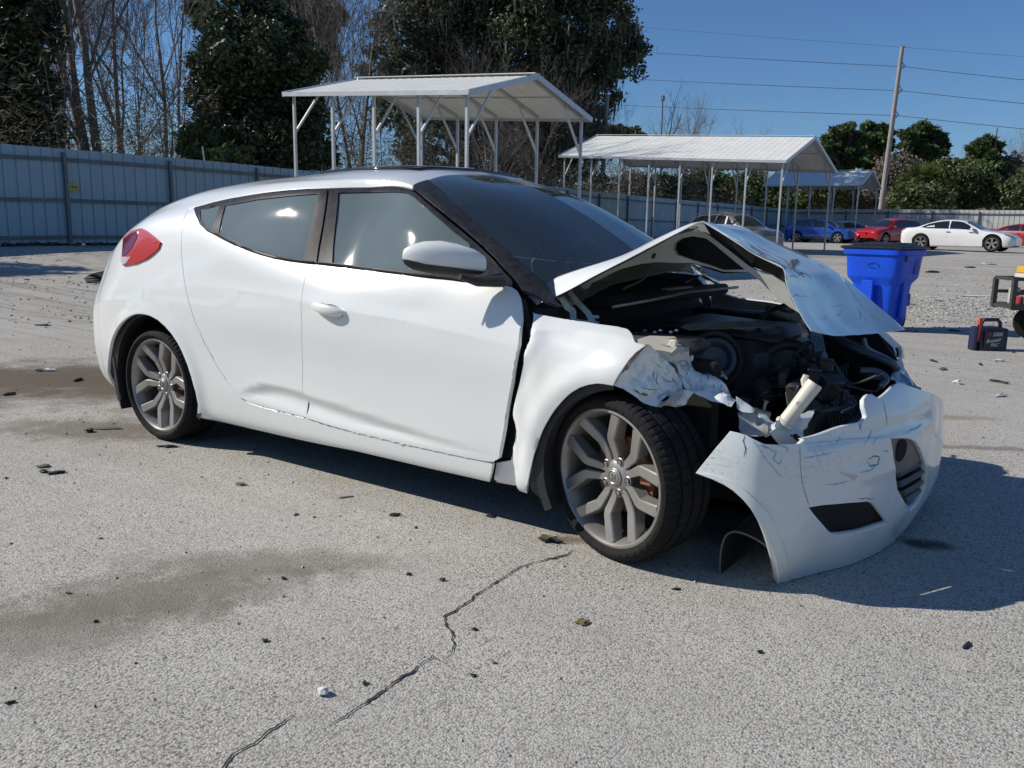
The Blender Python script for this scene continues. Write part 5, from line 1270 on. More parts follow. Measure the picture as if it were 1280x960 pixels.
bout_uv = B(bout)+[(7.35,.535),(7.75,.50),(8.2,.465),(8.8,.45),(9.4,.455),(10.5,.47),(11.4,.47),(11.6,.40),(11.3,.25),(10.4,.14),(8.6,.12)]+B([(1125.6,680),(1097.5,695.6),(1060,711),(1022.5,727),(988,735),(972.5,736),(969,711),(964,690),(957,670.6),(948,653),(938,636),(928,624),(916,613),(904,605),(891,599)])
intake = B([(1013,635),(1030,632),(1060,628.5),(1083,627),(1093,630),(1102,641),(1110,655),(1098,659),(1075,665),(1047.5,669.7),(1040,667),(1025,650)])
grille = B([(1113,548),(1124,547.5),(1134,548),(1142,551.6),(1150,562.5),(1156,575),(1158.5,590),(1156,609),(1148,628),(1137.5,639),(1129.7,628),(1123,612.5),(1117,581)])
bump = panel(BMP, bout_uv, 'front_bumper', WHITE_S, car, holes=[intake, grille], h=.05, rim=.02, smooth=40)
def densify(L, S, h):
    return L
# rolled lip along the wheel arch of the cover
b = MB()
au = curve_path(B([(869.5,591),(891,599),(916,613),(938,636),(957,670.6),(969,711),(972.5,736)]), 5)
au = np.array(au); P = BMP.ev(au)
b.tube([Vector(p)+Vector((.006, .004, 0)) for p in P], .0045, 6); b.build('arch_lip', WHITE, bump, smooth=60)
# dark opening behind the lower intake and the grille slats
inn = np.array(intake); c = inn.mean(0)
panel(BMP, [tuple(c+(p-c)*1.12) for p in inn], 'intake_duct', BLK_DEEP, bump, off=-.03, rim=0, h=.1)
gin = np.array(grille); c = gin.mean(0)
panel(BMP, [tuple(c+(p-c)*1.12) for p in gin], 'grille_backing', BLK_DEEP, bump, off=-.05, rim=0, h=.1)
gr = link('grille', None, car)
def gcurve(z, s0, s1, off=-.018):
    return [Vector(p)+Vector((off, 0, 0)) for p in BMP.ev(np.array([(s, z) for s in np.linspace(s0, s1, 9)]))]
for i, (z, s0, s1) in enumerate(((.335,5.5,7.7),(.295,5.6,7.6),(.255,5.75,7.4),(.222,5.9,7.1))):
    b = MB(); cv = gcurve(z, s0, s1); rows_ = []
    for p in cv: rows_.append([p+Vector((0,0,.006)), p+Vector((.010,0,-.002)), p+Vector((.004,0,-.016)), p+Vector((-.05,0,-.004))])
    b.add([q for r in rows_ for q in r], [(a*4+k, a*4+(k+1) % 4, (a+1)*4+(k+1) % 4, (a+1)*4+k) for a in range(len(rows_)-1) for k in range(4)]+[(0,1,2,3), tuple(range(len(rows_)*4-1, len(rows_)*4-5, -1))])
    b.build('grille_slat', mat('grille_slat', (.10,.085,.065), .35, var=.2), gr, smooth=40)
# plate carrier panel with the oval recess left by the lost badge
b = MB(); pts = [(1111,546),(1124,545),(1136,546),(1144,551),(1152,563),(1156,576),(1150,583),(1138,589),(1122,595),(1116,582)]
P = BMP.ev(np.array(BMP.uvs(pts))); b.prism([Vector(p)+Vector((-.012,0,0)) for p in P], (-.01,0,0)); pc = b.build('upper_grille_panel', mat('grille_panel', (.12,.11,.10), .4, var=.2), gr, smooth=30)
bc = BMP.hit(1129.5, 564)
panel(BMP, [(bc[0]+.17*math.cos(a), bc[1]+.040*math.sin(a)) for a in np.linspace(0, 2*math.pi, 21)[:-1]], 'badge_recess', BLK_DEEP, gr, off=-.009, rim=.004, h=.03)
# torn corner under the plate carrier, headlamp of the far side, folded plate above the bumper
poly3([V(1079,499,-.2),V(1088,492,-.12),V(1096,497,-.10),V(1104,515,-.12),V(1108,530,-.14),V(1098,530,-.22),V(1083,521,-.28)], 'cover_edge', WHITE_S, bump, amp=.01, h=.016, seed=4)
poly3([V(1096,497,-.05),V(1108,488,.02),V(1119,481,.08),V(1130,486,.16),V(1138,492,.18),V(1147.5,503,.20),V(1132,500,.10),V(1118,503,.0),V(1101,509.5,-.10)], 'folded_plate', WHITE_S, car, amp=.012, h=.02, seed=8)
poly3([V(1119,481,.12),V(1113,470,.20),V(1118,455,.30),V(1123,448,.45),V(1131,463,.44),V(1144,481,.40),V(1152,494,.36),V(1157,502,.30),V(1148,503,.22),V(1138,492,.2)], 'far_headlamp', HEADLENS, car, amp=.02, h=.025, seed=2)
poly3([V(1123,448,.42),V(1127,447,.44),V(1131,463,.40),V(1144,481,.34),V(1157,500,.28),V(1153,502,.27),V(1140,486,.33),V(1128,468,.38)], 'far_headlamp_trim', WHITE_S, car, amp=.006, h=.02, seed=12)
b = MB(); b.prism([V(1094,414,.52),V(1108,416,.56),V(1127,433,.60),V(1128,447,.60),V(1119,447.5,.58),V(1114,437,.56),V(1105,424,.54)], (0,.05,-.01)); b.build('far_fender_end', WHITE_S, car, smooth=30)
b = MB(); b.tube([V(1122.5,434,.55),V(1124.5,440,.55),V(1124,446,.55)], .012, 8); b.build('far_lamp_bezel', STEEL, car, smooth=40)

# ---- bonnet, buckled into a roof shape
hood = link('bonnet', None, car)
# rows run from the hinge forwards; across from the near edge to the far edge
Lp = [V(671,381,-.72), V(702,367,-.725), V(749,342,-.72), V(790,321,-.70), V(835,297.5,-.64), V(864,282.5,-.57), V(878.5,276.5,-.50)]
Up = [V(659,369,-.64), V(682,353,-.63), V(713,340,-.62), V(776,320,-.60), V(828,295.5,-.57), V(862,281,-.53), V(878.8,275.8,-.48)]
rows = []
for i, (a, c_) in enumerate(zip(Lp, Up)):
    t = i/6; mz = c_.z+(.004 if i < 6 else 0); far = Vector((c_.x-.10, .60-.12*t, c_.z-.01-.10*t**2))
    mid1 = Vector((c_.x-.03, -.38, mz+.012*(1-t))); mid = Vector((c_.x-.055, 0, mz+.014*(1-t)))
    if i == 6: rows.append([a, a.lerp(c_, .5), c_, V(898,281.3,-.30), V(935,290,.02), V(962,301,.25), V(985,310,.45)]); continue
    rows.append([a, a.lerp(c_, .55)+Vector((0,-.006,.004)), c_, mid1, mid, Vector((c_.x-.07,.35,c_.z+.002-.05*t**2)), far])
sheet(rows, 'bonnet_rear_half', WHITE, hood, nu=5, nv=5, th=.0015, noise_amp=.002)
# front half falls away towards the nose; first row is the ridge
N0 = [V(878.5,276.5,-.50), V(898,281.3,-.30), V(935,290,.02), V(962,301,.25), V(985,310,.45)]
N1 = [V(917,300.5,-.50), V(935,305,-.30), V(965,313,.0), V(990,316,.2), V(1003,317.5,.38)]
N2 = [V(945,318.5,-.50), V(962,322,-.30), V(990,328,.0), V(1010,327,.2), V(1024,327,.42)]
N3 = [V(979,334.5,-.505), V(995,340,-.30), V(1016,346,.0), V(1034,343,.2), V(1047,342,.44)]
N4 = [V(983.5,355,-.51), V(1005,363,-.30), V(1032,367,.0), V(1053,362,.24), V(1069,359,.46)]
N5 = [V(994,380,-.51), V(1018,388,-.28), V(1048,392,.02), V(1073,385,.28), V(1091,378,.48)]
N6 = [V(1004,398,-.51), V(1029,404,-.27), V(1062,407,.03), V(1090,402,.30), V(1112,395,.48)]
N7 = [V(1014,413.5,-.51), V(1044,419.5,-.27), V(1077,418.5,.04), V(1102,415.5,.28), V(1131,412.5,.46)]
sheet([N0,N1,N2,N3,N4,N5,N6,N7], 'bonnet_front_half', WHITE_S, hood, nu=6, nv=7, th=.0018, noise_amp=.006, nscale=5)
# black strips added for the shade between skin and inner frame
def dn(p, a, dx=0.0, dy=0.0): return Vector((p.x+dx, p.y+dy, p.z-a))
b = MB()
blackrow = [V(878.5,277.5,-.495), V(917,301.5,-.495), V(945,319.5,-.495), V(979,336,-.50), V(983.5,356,-.505)]
innerrow = [V(885,293,-.44), V(914,315.5,-.44), V(936,333,-.44), V(966,344,-.44), V(981,356,-.45)]
for i in range(4): b.add([blackrow[i], blackrow[i+1], innerrow[i+1]+Vector((0,.02,0)), innerrow[i]+Vector((0,.02,0))], [(0,1,2,3)])
b.build('void_shade_sheet', BLK_DEEP, hood)
# inner frame: plate with the big hole
def frame_mesh():
    bb = MB(); Y = -.47
    outer_ = [(707,366),(749,344),(790,324),(820,308),(845,294),(864,289),(879,290),(886,293.5),(914,315),(936,332.5),(953,342),(965,344),(981,354),(990,376),(999,391),(987,384),(976,376),(960.6,362),(950,351),(935.6,340),(904,339.5),(887,334),(864,328.6),(843,328.6),(820,327.5),(800,330),(776,336),(760,343),(749,349.5),(737,354),(731,363),(718,362)]
    hole = [(843,303.6),(851,298),(865,295),(882.5,298),(893.5,306),(920,328),(931,337),(904,337.5),(887,331.5),(864,324.5),(846,318.5),(841.5,311)]
    return outer_, hole
fo_, ho_ = frame_mesh()
# planar frame built as a surface with a hole, standing just inside the near edge
def planar_panel(outer_, hole, yfun, name, material, parent, th=.014, lip=True):
    p2 = [Vector((x, -y)) for x, y in outer_]; h2 = [Vector((x, -y)) for x, y in hole]
    n, m = len(p2), len(h2)
    vo, eo, fo, *_ = delaunay_2d_cdt(p2+h2, [(i, (i+1) % n) for i in range(n)]+[(n+i, n+(i+1) % m) for i in range(m)], [], 0, 1e-4)
    def ins(pt, L):
        r = False
        for i in range(len(L)):
            a, c = L[i], L[i-1]
            if (a.y > pt.y) != (c.y > pt.y) and pt.x < (c.x-a.x)*(pt.y-a.y)/(c.y-a.y)+a.x: r = not r
        return r
    F = []
    for f in fo:
        c = sum((vo[i] for i in f), Vector((0, 0)))/len(f)
        if ins(c, p2) and not ins(c, h2): F.append(tuple(f))
    W = [V(v.x, -v.y, yfun(v.x, -v.y)) for v in vo]; he = {(f[i], f[(i+1) % len(f)]) for f in F for i in range(len(f))}
    bd = [e for e in he if (e[1], e[0]) not in he]; o = len(W); bb = MB()
    bb.add(W+[w+Vector((0, th, 0)) for w in W], F+[tuple(i+o for i in f[::-1]) for f in F]+[(j, i, i+o, j+o) for i, j in bd])
    return bb.build(name, material, parent, smooth=20)
planar_panel(fo_, ho_, lambda x, y: -.60+.16*min(1, max(0, (x-720)/160)), 'bonnet_inner_frame', mat('inner_frame_paint', (.38,.375,.335), .45, var=.12, vscale=7), hood, th=.02)
b = MB(); q = [V(838,300,-.40),V(865,291,-.40),V(884,294,-.40),V(940,340,-.38),V(904,342,-.38),V(864,329,-.40),V(840,322,-.40)]; b.prism(q, (-.01,.02,0)); b.build('void_shade_sheet', BLK_DEEP, hood)  # black sheet behind the frame hole, standing for the shade inside
# hinge arms
for pts_, w_ in (([V(702,371,-.66),V(709,384,-.65),V(716,388,-.65),V(716.5,398,-.66)], .022), ([V(712,365,-.62),V(722,378,-.61),V(735,391,-.62),V(741,402,-.63)], .020)):
    b = MB()
    for a_, c_ in zip(pts_[:-1], pts_[1:]): b.beam(a_, c_+(c_-a_).normalized()*.004, w_, .008, (0, -1, .2))
    b.build('bonnet_hinge', WHITE_S, car)
b = MB(); b.beam(V(717,400,-.66), V(748,404,-.64), .01, .02, (0,-1,0)); b.tube([V(742,396,-.63),V(748,396,-.63)], .006, 6); b.build('hinge_plate', WHITE_S, car)

# ---- engine bay
bay = link('engine_bay', None, car)
def bx(name, c, s, m, rot=None, bev=.01, par=bay):
    bb = MB(); bb.box(c, s, rot, bev=bev); return bb.build(name, m, par, smooth=35)
def tb(name, pts, r, m, n=10, par=bay, smooth=60, crv=True):
    bb = MB()
    if crv and len(pts) > 2:
        A = np.array([tuple(p) for p in pts]); k = np.arange(len(pts)); kk = np.linspace(0, len(pts)-1, (len(pts)-1)*5+1); pts = [Vector(p) for p in herm(k, A, kk)]
        if isinstance(r, (list, tuple)): r = list(np.interp(kk, k, r))
    bb.tube(pts, r, n); return bb.build(name, m, par, smooth=smooth)
bx('firewall', (.90,0,.56), (.06,1.16,.56), BLK_DEEP)
bx('cowl_panel', (.98,.06,.85), (.20,1.16,.05), BLK_DEEP, Matrix.Rotation(rad(-6), 3, 'Y'))
for y0 in (-.30,.30): tb('wiper_arm', [(1.0,y0,.895),(.95,y0+.3,.93),(.86,y0+.52,.985)], .008, BLK_PLASTIC, 6)
b = MB()
for i in range(16): b.box((1.055, -.02+.016*i, .886), (.035,.006,.008))
tag(b.build('cowl_vent_slots', GREYMETAL, bay), kind='stuff')
tb('weather_strip', [V(765,384,-.55),V(820,374,-.40),V(870,364,-.20),V(922,359,.15)], .006, STEEL, 6)
bx('far_inner_fender', (1.18,.66,.58), (.55,.06,.36), DKGREY)
bx('near_inner_fender', (1.22,-.58,.55), (.62,.05,.30), BLK_DEEP)
bx('engine_block', (1.36,.05,.55), (.42,.60,.36), DKGREY, bev=.04)
bx('engine_cover', (1.36,.02,.745), (.46,.42,.045), DKGREY, Matrix.Rotation(rad(3), 3, 'Y'), bev=.02)
e1 = poly3([V(851,410,-.34),V(856,406,-.30),V(875,404,-.28),V(914,403,-.2),V(925,402,-.1),V(947,400,0),V(977,404,.0),V(966,407,-.06),V(960,410,-.12),V(920,410,-.2),V(914,411,-.24),V(880,412,-.3),V(862,413,-.34)], 'cover_ledge', mat('cover_sunlit_grey', (.20,.19,.17), .6, var=.2), bay, amp=.003, h=.02)  # sunlit strip of the engine cover, its light put into a paler grey
bx('battery', (1.42,.46,.62), (.20,.24,.22), BLK_PLASTIC, Matrix.Rotation(rad(18), 3, 'Z'))
bx('fuse_box', V(905,470,-.25)+Vector((-.1,0,0)), (.16,.12,.12), BLK_PLASTIC, Matrix.Rotation(rad(25), 3, 'X'))
bx('radiator', (1.72,.05,.42), (.05,.98,.40), BLK_PLASTIC, Matrix.Rotation(rad(-14), 3, 'Y') @ Matrix.Rotation(rad(7), 3, 'Z'))
b = MB(); 
for i in range(22): b.box((1.752+.0*i, -.42+.043*i, .42), (.006,.004,.36), Matrix.Rotation(rad(-14), 3, 'Y'))
tag(b.build('radiator_fins', STEEL, bay), kind='stuff')
bx('lower_crossmember', (1.80,0,.22), (.10,1.1,.07), DKGREY)
# big round air inlet
b = MB(); c = V(893,449,-.38); rt = Matrix.Rotation(rad(28), 4, 'Z')
def lat(prof, c, ax, n=28):
    bb = MB(); bb.lathe(prof, n, axis='y'); R = Vector((0, -1, 0)).rotation_difference(Vector(ax).normalized()).to_matrix()
    bb.v = [tuple(R @ Vector(v)+Vector(c)) for v in bb.v]; return bb
lat([(0,.01),(.045,.0),(.060,-.02),(.075,-.02),(.085,.02),(.085,.06)], c, (.45,-.8,.3)).build('air_intake_dome', DKBLUE, bay, smooth=40)
lat([(.088,.0),(.098,-.008),(.104,.01),(.10,.05)], c, (.45,-.8,.3)).build('dome_ring', DKGREY, bay, smooth=40)
tb('coolant_hose', [V(955,440,-.2),V(980,430,-.1),V(1005,438,-.05),V(1010,470,-.1)], .022, BLK_PLASTIC)
tb('coolant_hose', [V(1040,418,.2),V(1068,435,.15),V(1110,452,.2),V(1121,460,.25)], .017, DKBLUE)
tb('coolant_hose', [V(1075,463,.0),V(1095,464,.02),V(1108,474,.02),V(1100,484,-.02)], .012, mat('grey_pipe', (.12,.13,.15), .4, metal=.3))
tb('headlamp_bracket', [V(1080,424,.3),V(1085,436,.28),V(1108,448,.3),V(1120,456,.32)], .010, GREYMETAL, 6)
tb('support_strut', [V(1057,488,-.15),V(1054,505,-.15),V(1056,512,-.16)], .013, DKBLUE)
bx('strut_foot', V(1058,510,-.15), (.05,.05,.05), DKBLUE)
tb('crossbar', [V(1018,515,-.25),V(1045,511,-.2),V(1062,510,-.15)], .008, mat('grey_pipe', (.12,.13,.15), .4), 6)
tb('tie_bar', [V(968,391,.2),V(985,396,.1),V(1000,399,.0),V(1005,401,-.05)], .013, GREYMETAL, 8)
tb('tie_bar', [V(958,386,.25),V(975,390,.25),V(990,391,.3)], .016, DKBLUE, 8)
tb('bracket_end', [V(1000,405,-.15),V(1004,412,-.2),V(1006,419,-.22)], [.012,.008,.014], GREYMETAL, 8)
tb('prop_clip', [V(893,472,-.40),V(901,470,-.40),V(905,467,-.39),V(898,464,-.39)], .006, CREAM, 6)
tb('prop_clip', [V(905,470,-.40),V(909,474,-.40)], .005, CREAM, 6)
tb('hose_stub', [V(941,513,-.45),V(950,516,-.42),V(962,519,-.40)], .013, GREYMETAL, 8)
tb('bolt_stud', [V(955,512,-.42),V(957,504,-.42),V(958,501,-.42)], [.005,.006,.010], GREYMETAL, 8)
tb('pipe_run', [V(1003,375,.2),V(965,388,.1),V(950,400,0),V(945,430,-.1)], .010, BLK_PLASTIC)
rnd = random.Random(5)
for i in range(26):                                             # wiring and small pipes
    a = V(rnd.uniform(890,1045), rnd.uniform(440,500), rnd.uniform(-.35,-.05)); pts = [a]
    for _ in range(3): pts.append(pts[-1]+Vector((rnd.uniform(-.09,.09), rnd.uniform(-.1,.1), rnd.uniform(-.07,.05))))
    tb('wiring_loom', pts, rnd.uniform(.003,.009), rnd.choice([BLK_PLASTIC, DKBLUE, DKGREY, BLK_PLASTIC, DKGREY]), 6)
for i in range(16):
    a = V(rnd.uniform(905,1050), rnd.uniform(445,520), rnd.uniform(-.30,-.05))
    bx('small_component', a, (rnd.uniform(.03,.09), rnd.uniform(.03,.09), rnd.uniform(.03,.08)), rnd.choice([BLK_PLASTIC, DKGREY, DKBLUE]), Matrix.Rotation(rnd.uniform(0,3), 3, Vector((rnd.random(), rnd.random(), 1)).normalized()), bev=.006)
# upright washer filler neck
tc0, tc1 = V(979,531,-.60), V(1019,479,-.56)
b = MB(); ax = (tc1-tc0); L_ = ax.length; ax.normalize()
prof = [(.0,-L_*.86),(.0195,-L_*.86),(.0205,-L_),(.0255,-L_),(.0265,-L_+.01),(.0255,-L_+.03),(.0245,-L_*.6),(.0235,-L_*.3),(.024,-L_*.1),(.030,-L_*.06),(.028,0),(0,0)]
lat(prof, tc0, ax, 28).build('washer_filler_neck', CREAM, car, smooth=40)
b = MB(); b.tube([tc0.lerp(tc1,.88)+Vector((-.022,0,.004)), tc1+Vector((-.035,0,.005)), tc1+Vector((-.030,0,.022))], [.009,.012,.010], 8); b.build('filler_cap_strap', CREAM, car, smooth=40)
b = MB(); m_ = tc0.lerp(tc1,.55)+Vector((0,-.0235,.0)); b.tube([m_, m_+Vector((.002,-.006,0))], .008, 10); b.build('filler_boss', CREAM, car)
poly3([V(975,541,-.66),V(968,528,-.64),V(974,520,-.60),V(985,527,-.58),V(998,518,-.52),V(1014,514,-.48),V(1009,530,-.50),V(1003,549,-.56),V(995,545,-.58)], 'torn_bracket', WHITE_S, car, amp=.02, h=.014, seed=6, jag=.003)
poly3([V(960,541,-.74),V(970,535,-.70),V(984,541,-.66),V(996,552,-.64),V(993,556,-.66),V(975,556,-.70)], 'bumper_bracket', CREAM, car, amp=.006, h=.014, seed=16)
poly3([V(921,517,-.62),V(936,514,-.60),V(949,520,-.57),V(960,532,-.60),V(958,545,-.64),V(944,548,-.68),V(926,541,-.70)], 'inner_apron', GREYMETAL, car, amp=.018, h=.016, seed=21)
poly3([V(947,517,-.56),V(962,524,-.54),V(975,533,-.56),V(972,541,-.6),V(957,545,-.63),V(950,532,-.6)], 'inner_apron', WHITE_S, car, amp=.014, h=.014, seed=23)
# crumpled apron rail beside the wheel
sheet([[V(834,449,-.70),V(846,452,-.66),V(856,448,-.62),V(865,444,-.60)],
       [V(848,466,-.70),V(858,464,-.66),V(865,460,-.62),V(868,456,-.60)],
       [V(858,487,-.69),V(870,478,-.66),V(884,472,-.62),V(892,470,-.60)],
       [V(874,495,-.68),V(886,488,-.65),V(900,482,-.61),V(908,484,-.60)],
       [V(914,510,-.66),V(916,506,-.64),V(917,503,-.62),V(917,500,-.60)]], 'crumpled_apron', WHITE_S, car, nu=9, nv=8, th=.003, noise_amp=.020, nscale=20)
poly3([V(920,496,-.62),V(932,503,-.61),V(944,512.5,-.60),V(940,517,-.62),V(928,516,-.64),V(921.5,511,-.64)], 'loose_apron_corner', WHITE_S, car, amp=.008, h=.014, seed=31)
# pale plastic fuse-box lid beside the fender
c0 = V(829,429,-.66); b = MB()
fb = [V(797,424,-.74),V(812,419.5,-.66),V(843,420.5,-.58),V(858,430,-.60),V(861,436,-.64),V(838,440,-.72),V(818,437,-.76)]
b.prism(fb, (.0,.01,-.035)); b.build('lamp_housing', CREAM, car, smooth=30)
tb('housing_ridge', [V(805,428,-.70),V(820,430,-.70),V(838,434,-.69)], .002, BLK_PLASTIC, 5, par=car)
bx('housing_tab', V(842,430,-.66), (.028,.02,.03), CREAM, bev=.004, par=car)
poly3([V(836,441,-.72),V(845,434,-.70),V(861,435,-.64),V(858,440,-.66),V(848,444,-.68),V(840,449,-.70)], 'housing_flap', GREYMETAL, car, amp=.008, h=.01, seed=41)
for k in range(5):
    bx('strut_tower_nut', V(806+10*k+3*(k%2), 413+(k%2)*2, -.60), (.012,.012,.008), mat('blue_steel', (.12,.18,.28), .4, metal=.5), bev=.002)
bx('strut_tower', V(830,418,-.56)+Vector((0,0,-.03)), (.30,.16,.05), DKGREY, bev=.02)
# hanging wheel-arch liner under the front
b = MB(); pts = [V(905,734,-.72),V(900,710,-.72),V(901,690,-.72),V(906,672,-.72),V(914,665,-.72),V(924,665,-.72),V(940,671,-.71),V(956,681,-.70),V(966,692,-.70)]
A = np.array([tuple(p) for p in pts]); k = np.arange(len(pts)); Q = herm(k, A, np.linspace(0, len(pts)-1, 49))
vsl = []
for i, p in enumerate(Q):
    p = Vector(p); vsl += [p, p+Vector((.003,.012,-.004)), p+Vector((0,.34,.02))]
b.add(vsl, [(i*3+j, (i+1)*3+j, (i+1)*3+j+1, i*3+j+1) for i in range(48) for j in range(2)]); b.build('hanging_liner', BLK_PLASTIC, car, smooth=40)
b = MB(); b.tube([Vector(p)+Vector((0,-.002,0)) for p in Q], .0035, 6); b.build('liner_edge', mat('liner_edge', (.16,.16,.16), .5), car, smooth=60)
bx('undertray', (1.62,0,.14), (.45,1.0,.03), BLK_DEEP, bev=.0, par=car)
bx('crash_beam', (1.86,.12,.42), (.06,.9,.09), DKGREY, Matrix.Rotation(rad(4), 3, 'Z'), bev=.01, par=car)
tb('suspension_arm', [(1.33,-.62,.26),(1.45,-.4,.2),(1.5,-.2,.2)], .025, BLK_PLASTIC, par=car)

# ---- marks left by the crash, laid on the skins they scratched, plus strokes for crease shading
def skin_bvh(o):
    me = o.data; return BVHTree.FromPolygons([o.matrix_world @ v.co for v in me.vertices], [tuple(q.vertices) for q in me.polygons])
def decal_line(bv, pts, w, m, name, parent, seed=0, off=.0012):
    rnd = random.Random(seed); P = []
    for (a, c) in zip(pts[:-1], pts[1:]):
        k = max(2, int(math.hypot(c[0]-a[0], c[1]-a[1])/2.0))
        for i in range(k): P.append((a[0]+(c[0]-a[0])*i/k+rnd.uniform(-.5, .5), a[1]+(c[1]-a[1])*i/k+rnd.uniform(-.5, .5)))
    P.append(pts[-1]); H_ = []
    for q in P:
        loc, nor, idx, d = bv.ray_cast(CAM, ray(*q))
        if loc is not None: H_.append(loc+(CAM-loc).normalized()*off)
    if len(H_) < 3: return
    b = MB(); vs_ = []
    for i, q in enumerate(H_):
        t = (H_[min(i+1, len(H_)-1)]-H_[max(i-1, 0)]); s = t.cross(CAM-q).normalized(); e = min(1, i/3, (len(H_)-1-i)/3); ww = w*e*rnd.uniform(.35, 1)+.0002
        vs_ += [q+s*ww, q-s*ww]
    b.add(vs_, [(2*i, 2*i+1, 2*i+3, 2*i+2) for i in range(len(H_)-1)]); b.build(name, m, parent)
def decal_poly(bv, pts, m, name, parent, off=.0012):
    H_ = []
    for q in pts:
        loc, nor, idx, d = bv.ray_cast(CAM, ray(*q))
        if loc is None: return
        H_.append(loc+(CAM-loc).normalized()*off)
    poly3(H_, name, m, parent, th=.0006, amp=0, h=.02)
SCR = mat('scratch_grime', (.13, .14, .155), .7); SCR2 = mat('scuff_crease_tone', (.43, .47, .50), .6, var=.3, vscale=60); TEAR = mat('exposed_grey', (.16, .155, .15), .7, var=.4, vscale=60)
bpy.context.view_layer.update()
bb_ = skin_bvh(bump)
for k, (pts, w, m) in enumerate((([(1004,573),(1025,569),(1042,565)],.002,SCR2), ([(1031,606),(1045,605),(1062,601)],.003,SCR2), ([(1084,575),(1092,570),(1099,571),(1098,580),(1088,583),(1084,577)],.0022,SCR), ([(1075,591),(1088,588),(1098,578)],.002,SCR2),
    ([(1072,623.5),(1084,623),(1093,623.5)],.0016,SCR), ([(1106,630),(1113,626)],.0025,SCR2), ([(1104,565),(1108,563),(1111,566)],.003,SCR), ([(931,544),(929.5,552),(932,560),(930,572)],.0018,BLK_DEEP), ([(948,556),(960,560),(970,566),(966,574),(974,580),(978,572)],.0035,SCR2),
    ([(940,549),(958,575),(978,598)],.0016,SCR2), ([(960,553),(985,560),(984,566)],.003,SCR2), ([(1043,556),(1050,549),(1048,545)],.002,SCR2), ([(1080,556),(1086,546),(1091,537)],.0025,SCR2), ([(1134,540),(1146,535),(1154,528)],.0025,SCR2), ([(1000,555.5),(1000,570),(1001,590),(1004,610),(1012,633)],.0010,SCR), ([(1006,555),(1050,550),(1108,546)],.0010,SCR2),  # includes the cover seam and its horizontal shading line, painted as strokes
    ([(985,730),(1010,724),(1040,714)],.0016,SCR), ([(1020,604),(1026,608)],.0022,CLEARLENS), ([(974,727),(980,731),(984,733)],.002,BLK_DEEP), ([(1072,529),(1075,534),(1078,541)],.0022,BLK_DEEP), ([(1104,500),(1107,515),(1110,532)],.0012,SCR), ([(1060,640-70),(1066,577)],.0015,SCR2), ([(1018,560),(1022,575),(1030,590)],.0012,SCR2), ([(1090,556),(1096,548)],.0018,SCR))):
    decal_line(bb_, pts, w, m, 'scratch_crease_mark', bump, seed=k)
decal_poly(bb_, [(1047,589),(1060,593),(1072,595),(1068,602),(1060,596)], CLEARLENS, 'bright_gouge', bump)
# flared band round the wheel opening of the cover
flare = B([(869.5,591),(891,599),(904,605),(916,613),(928,624),(938,636),(948,653),(957,670.6),(964,690),(969,711),(972.5,736),(988,735),(986,710),(979,682),(965,648),(949,629),(930,611),(908,598),(888,592)])
panel(BMP, flare, 'arch_flare', WHITE_S, bump, off=.0035, rim=.006, h=.05)
hf = [o for o in hood.children if o.name.startswith('bonnet_front_half')][0]; hb = skin_bvh(hf)
decal_poly(hb, [(988,325),(997,324),(999,327),(994,332),(994,339),(1000,344),(997,347),(992,345),(987,346),(988,338),(990,331)], TEAR, 'paint_tear', hf)
for k, (pts, w, m) in enumerate((([(992,369),(998,371),(1006,370),(1014,373)],.0022,SCR2), ([(1016,369),(1020,368)],.0035,SCR), ([(1023,367),(1024,370)],.002,SCR), ([(1038,383),(1047,383),(1055,380)],.003,SCR2), ([(1053,384),(1050,391),(1045,396)],.003,SCR2), ([(1031,397),(1035,394)],.003,SCR), ([(1080,396),(1083,400),(1081,403)],.002,SCR), ([(1062,411),(1065,414)],.003,SCR),
    ([(1019,399),(1030,399),(1037,397)],.0016,SCR2), ([(1070,388),(1076,392),(1074,399),(1068,396)],.003,SCR2), ([(990,372),(996,368),(999,370)],.003,SCR), ([(1050,344),(1062,360),(1078,384),(1098,402)],.0016,SCR2), ([(965,304),(972,300)],.0016,SCR2))):  # the long stroke is painted shade along the bonnet crease
    decal_line(hb, pts, w, m, 'scratch_crease_mark', hf, seed=50+k)

fl = [o for o in fen.children if o.name.startswith('fender_flap')][0]; fb2 = skin_bvh(fl)
decal_poly(fb2, [(791,487),(797,488.5),(804,491),(813,494.5),(806,495),(799,493)], TEAR, 'tear_hole', fl)
for k, (pts, w, m) in enumerate((([(818,461),(816.5,468),(818,476)],.0022,TEAR), ([(822,464),(820,476),(824,484)],.0012,SCR), ([(826,470),(833,477),(842,476)],.0014,SCR), ([(788,470),(795,476),(803,478)],.0014,SCR2), ([(812,447),(822,456),(830,462)],.0014,SCR2), ([(838,470),(842,476),(848,480)],.002,BLK_DEEP), ([(800,484),(812,487),(824,487)],.0012,SCR), ([(806,452),(803,460),(806,468)],.0012,SCR2), ([(823,497),(830,492),(836,488)],.002,BLK_DEEP))):
    decal_line(fb2, pts, w, m, 'scratch_crease_mark', fl, seed=90+k)
ca = [o for o in car.children if o.name.startswith('crumpled_apron')][0]; fb3 = skin_bvh(ca); rnd = random.Random(77)
for k in range(26):
    x, y = rnd.uniform(842, 912), 0; y = 452+(x-842)*.72+rnd.uniform(-16, 16); a = rnd.uniform(.3, 1.5); L_ = rnd.uniform(4, 12)
    decal_line(fb3, [(x, y), (x+math.cos(a)*L_*.5, y+math.sin(a)*L_*.5), (x+math.cos(a+.5)*L_, y+math.sin(a+.5)*L_)], rnd.uniform(.0012, .003), rnd.choice([SCR, TEAR, BLK_DEEP, SCR]), 'scratch_crease_mark', ca, seed=200+k)
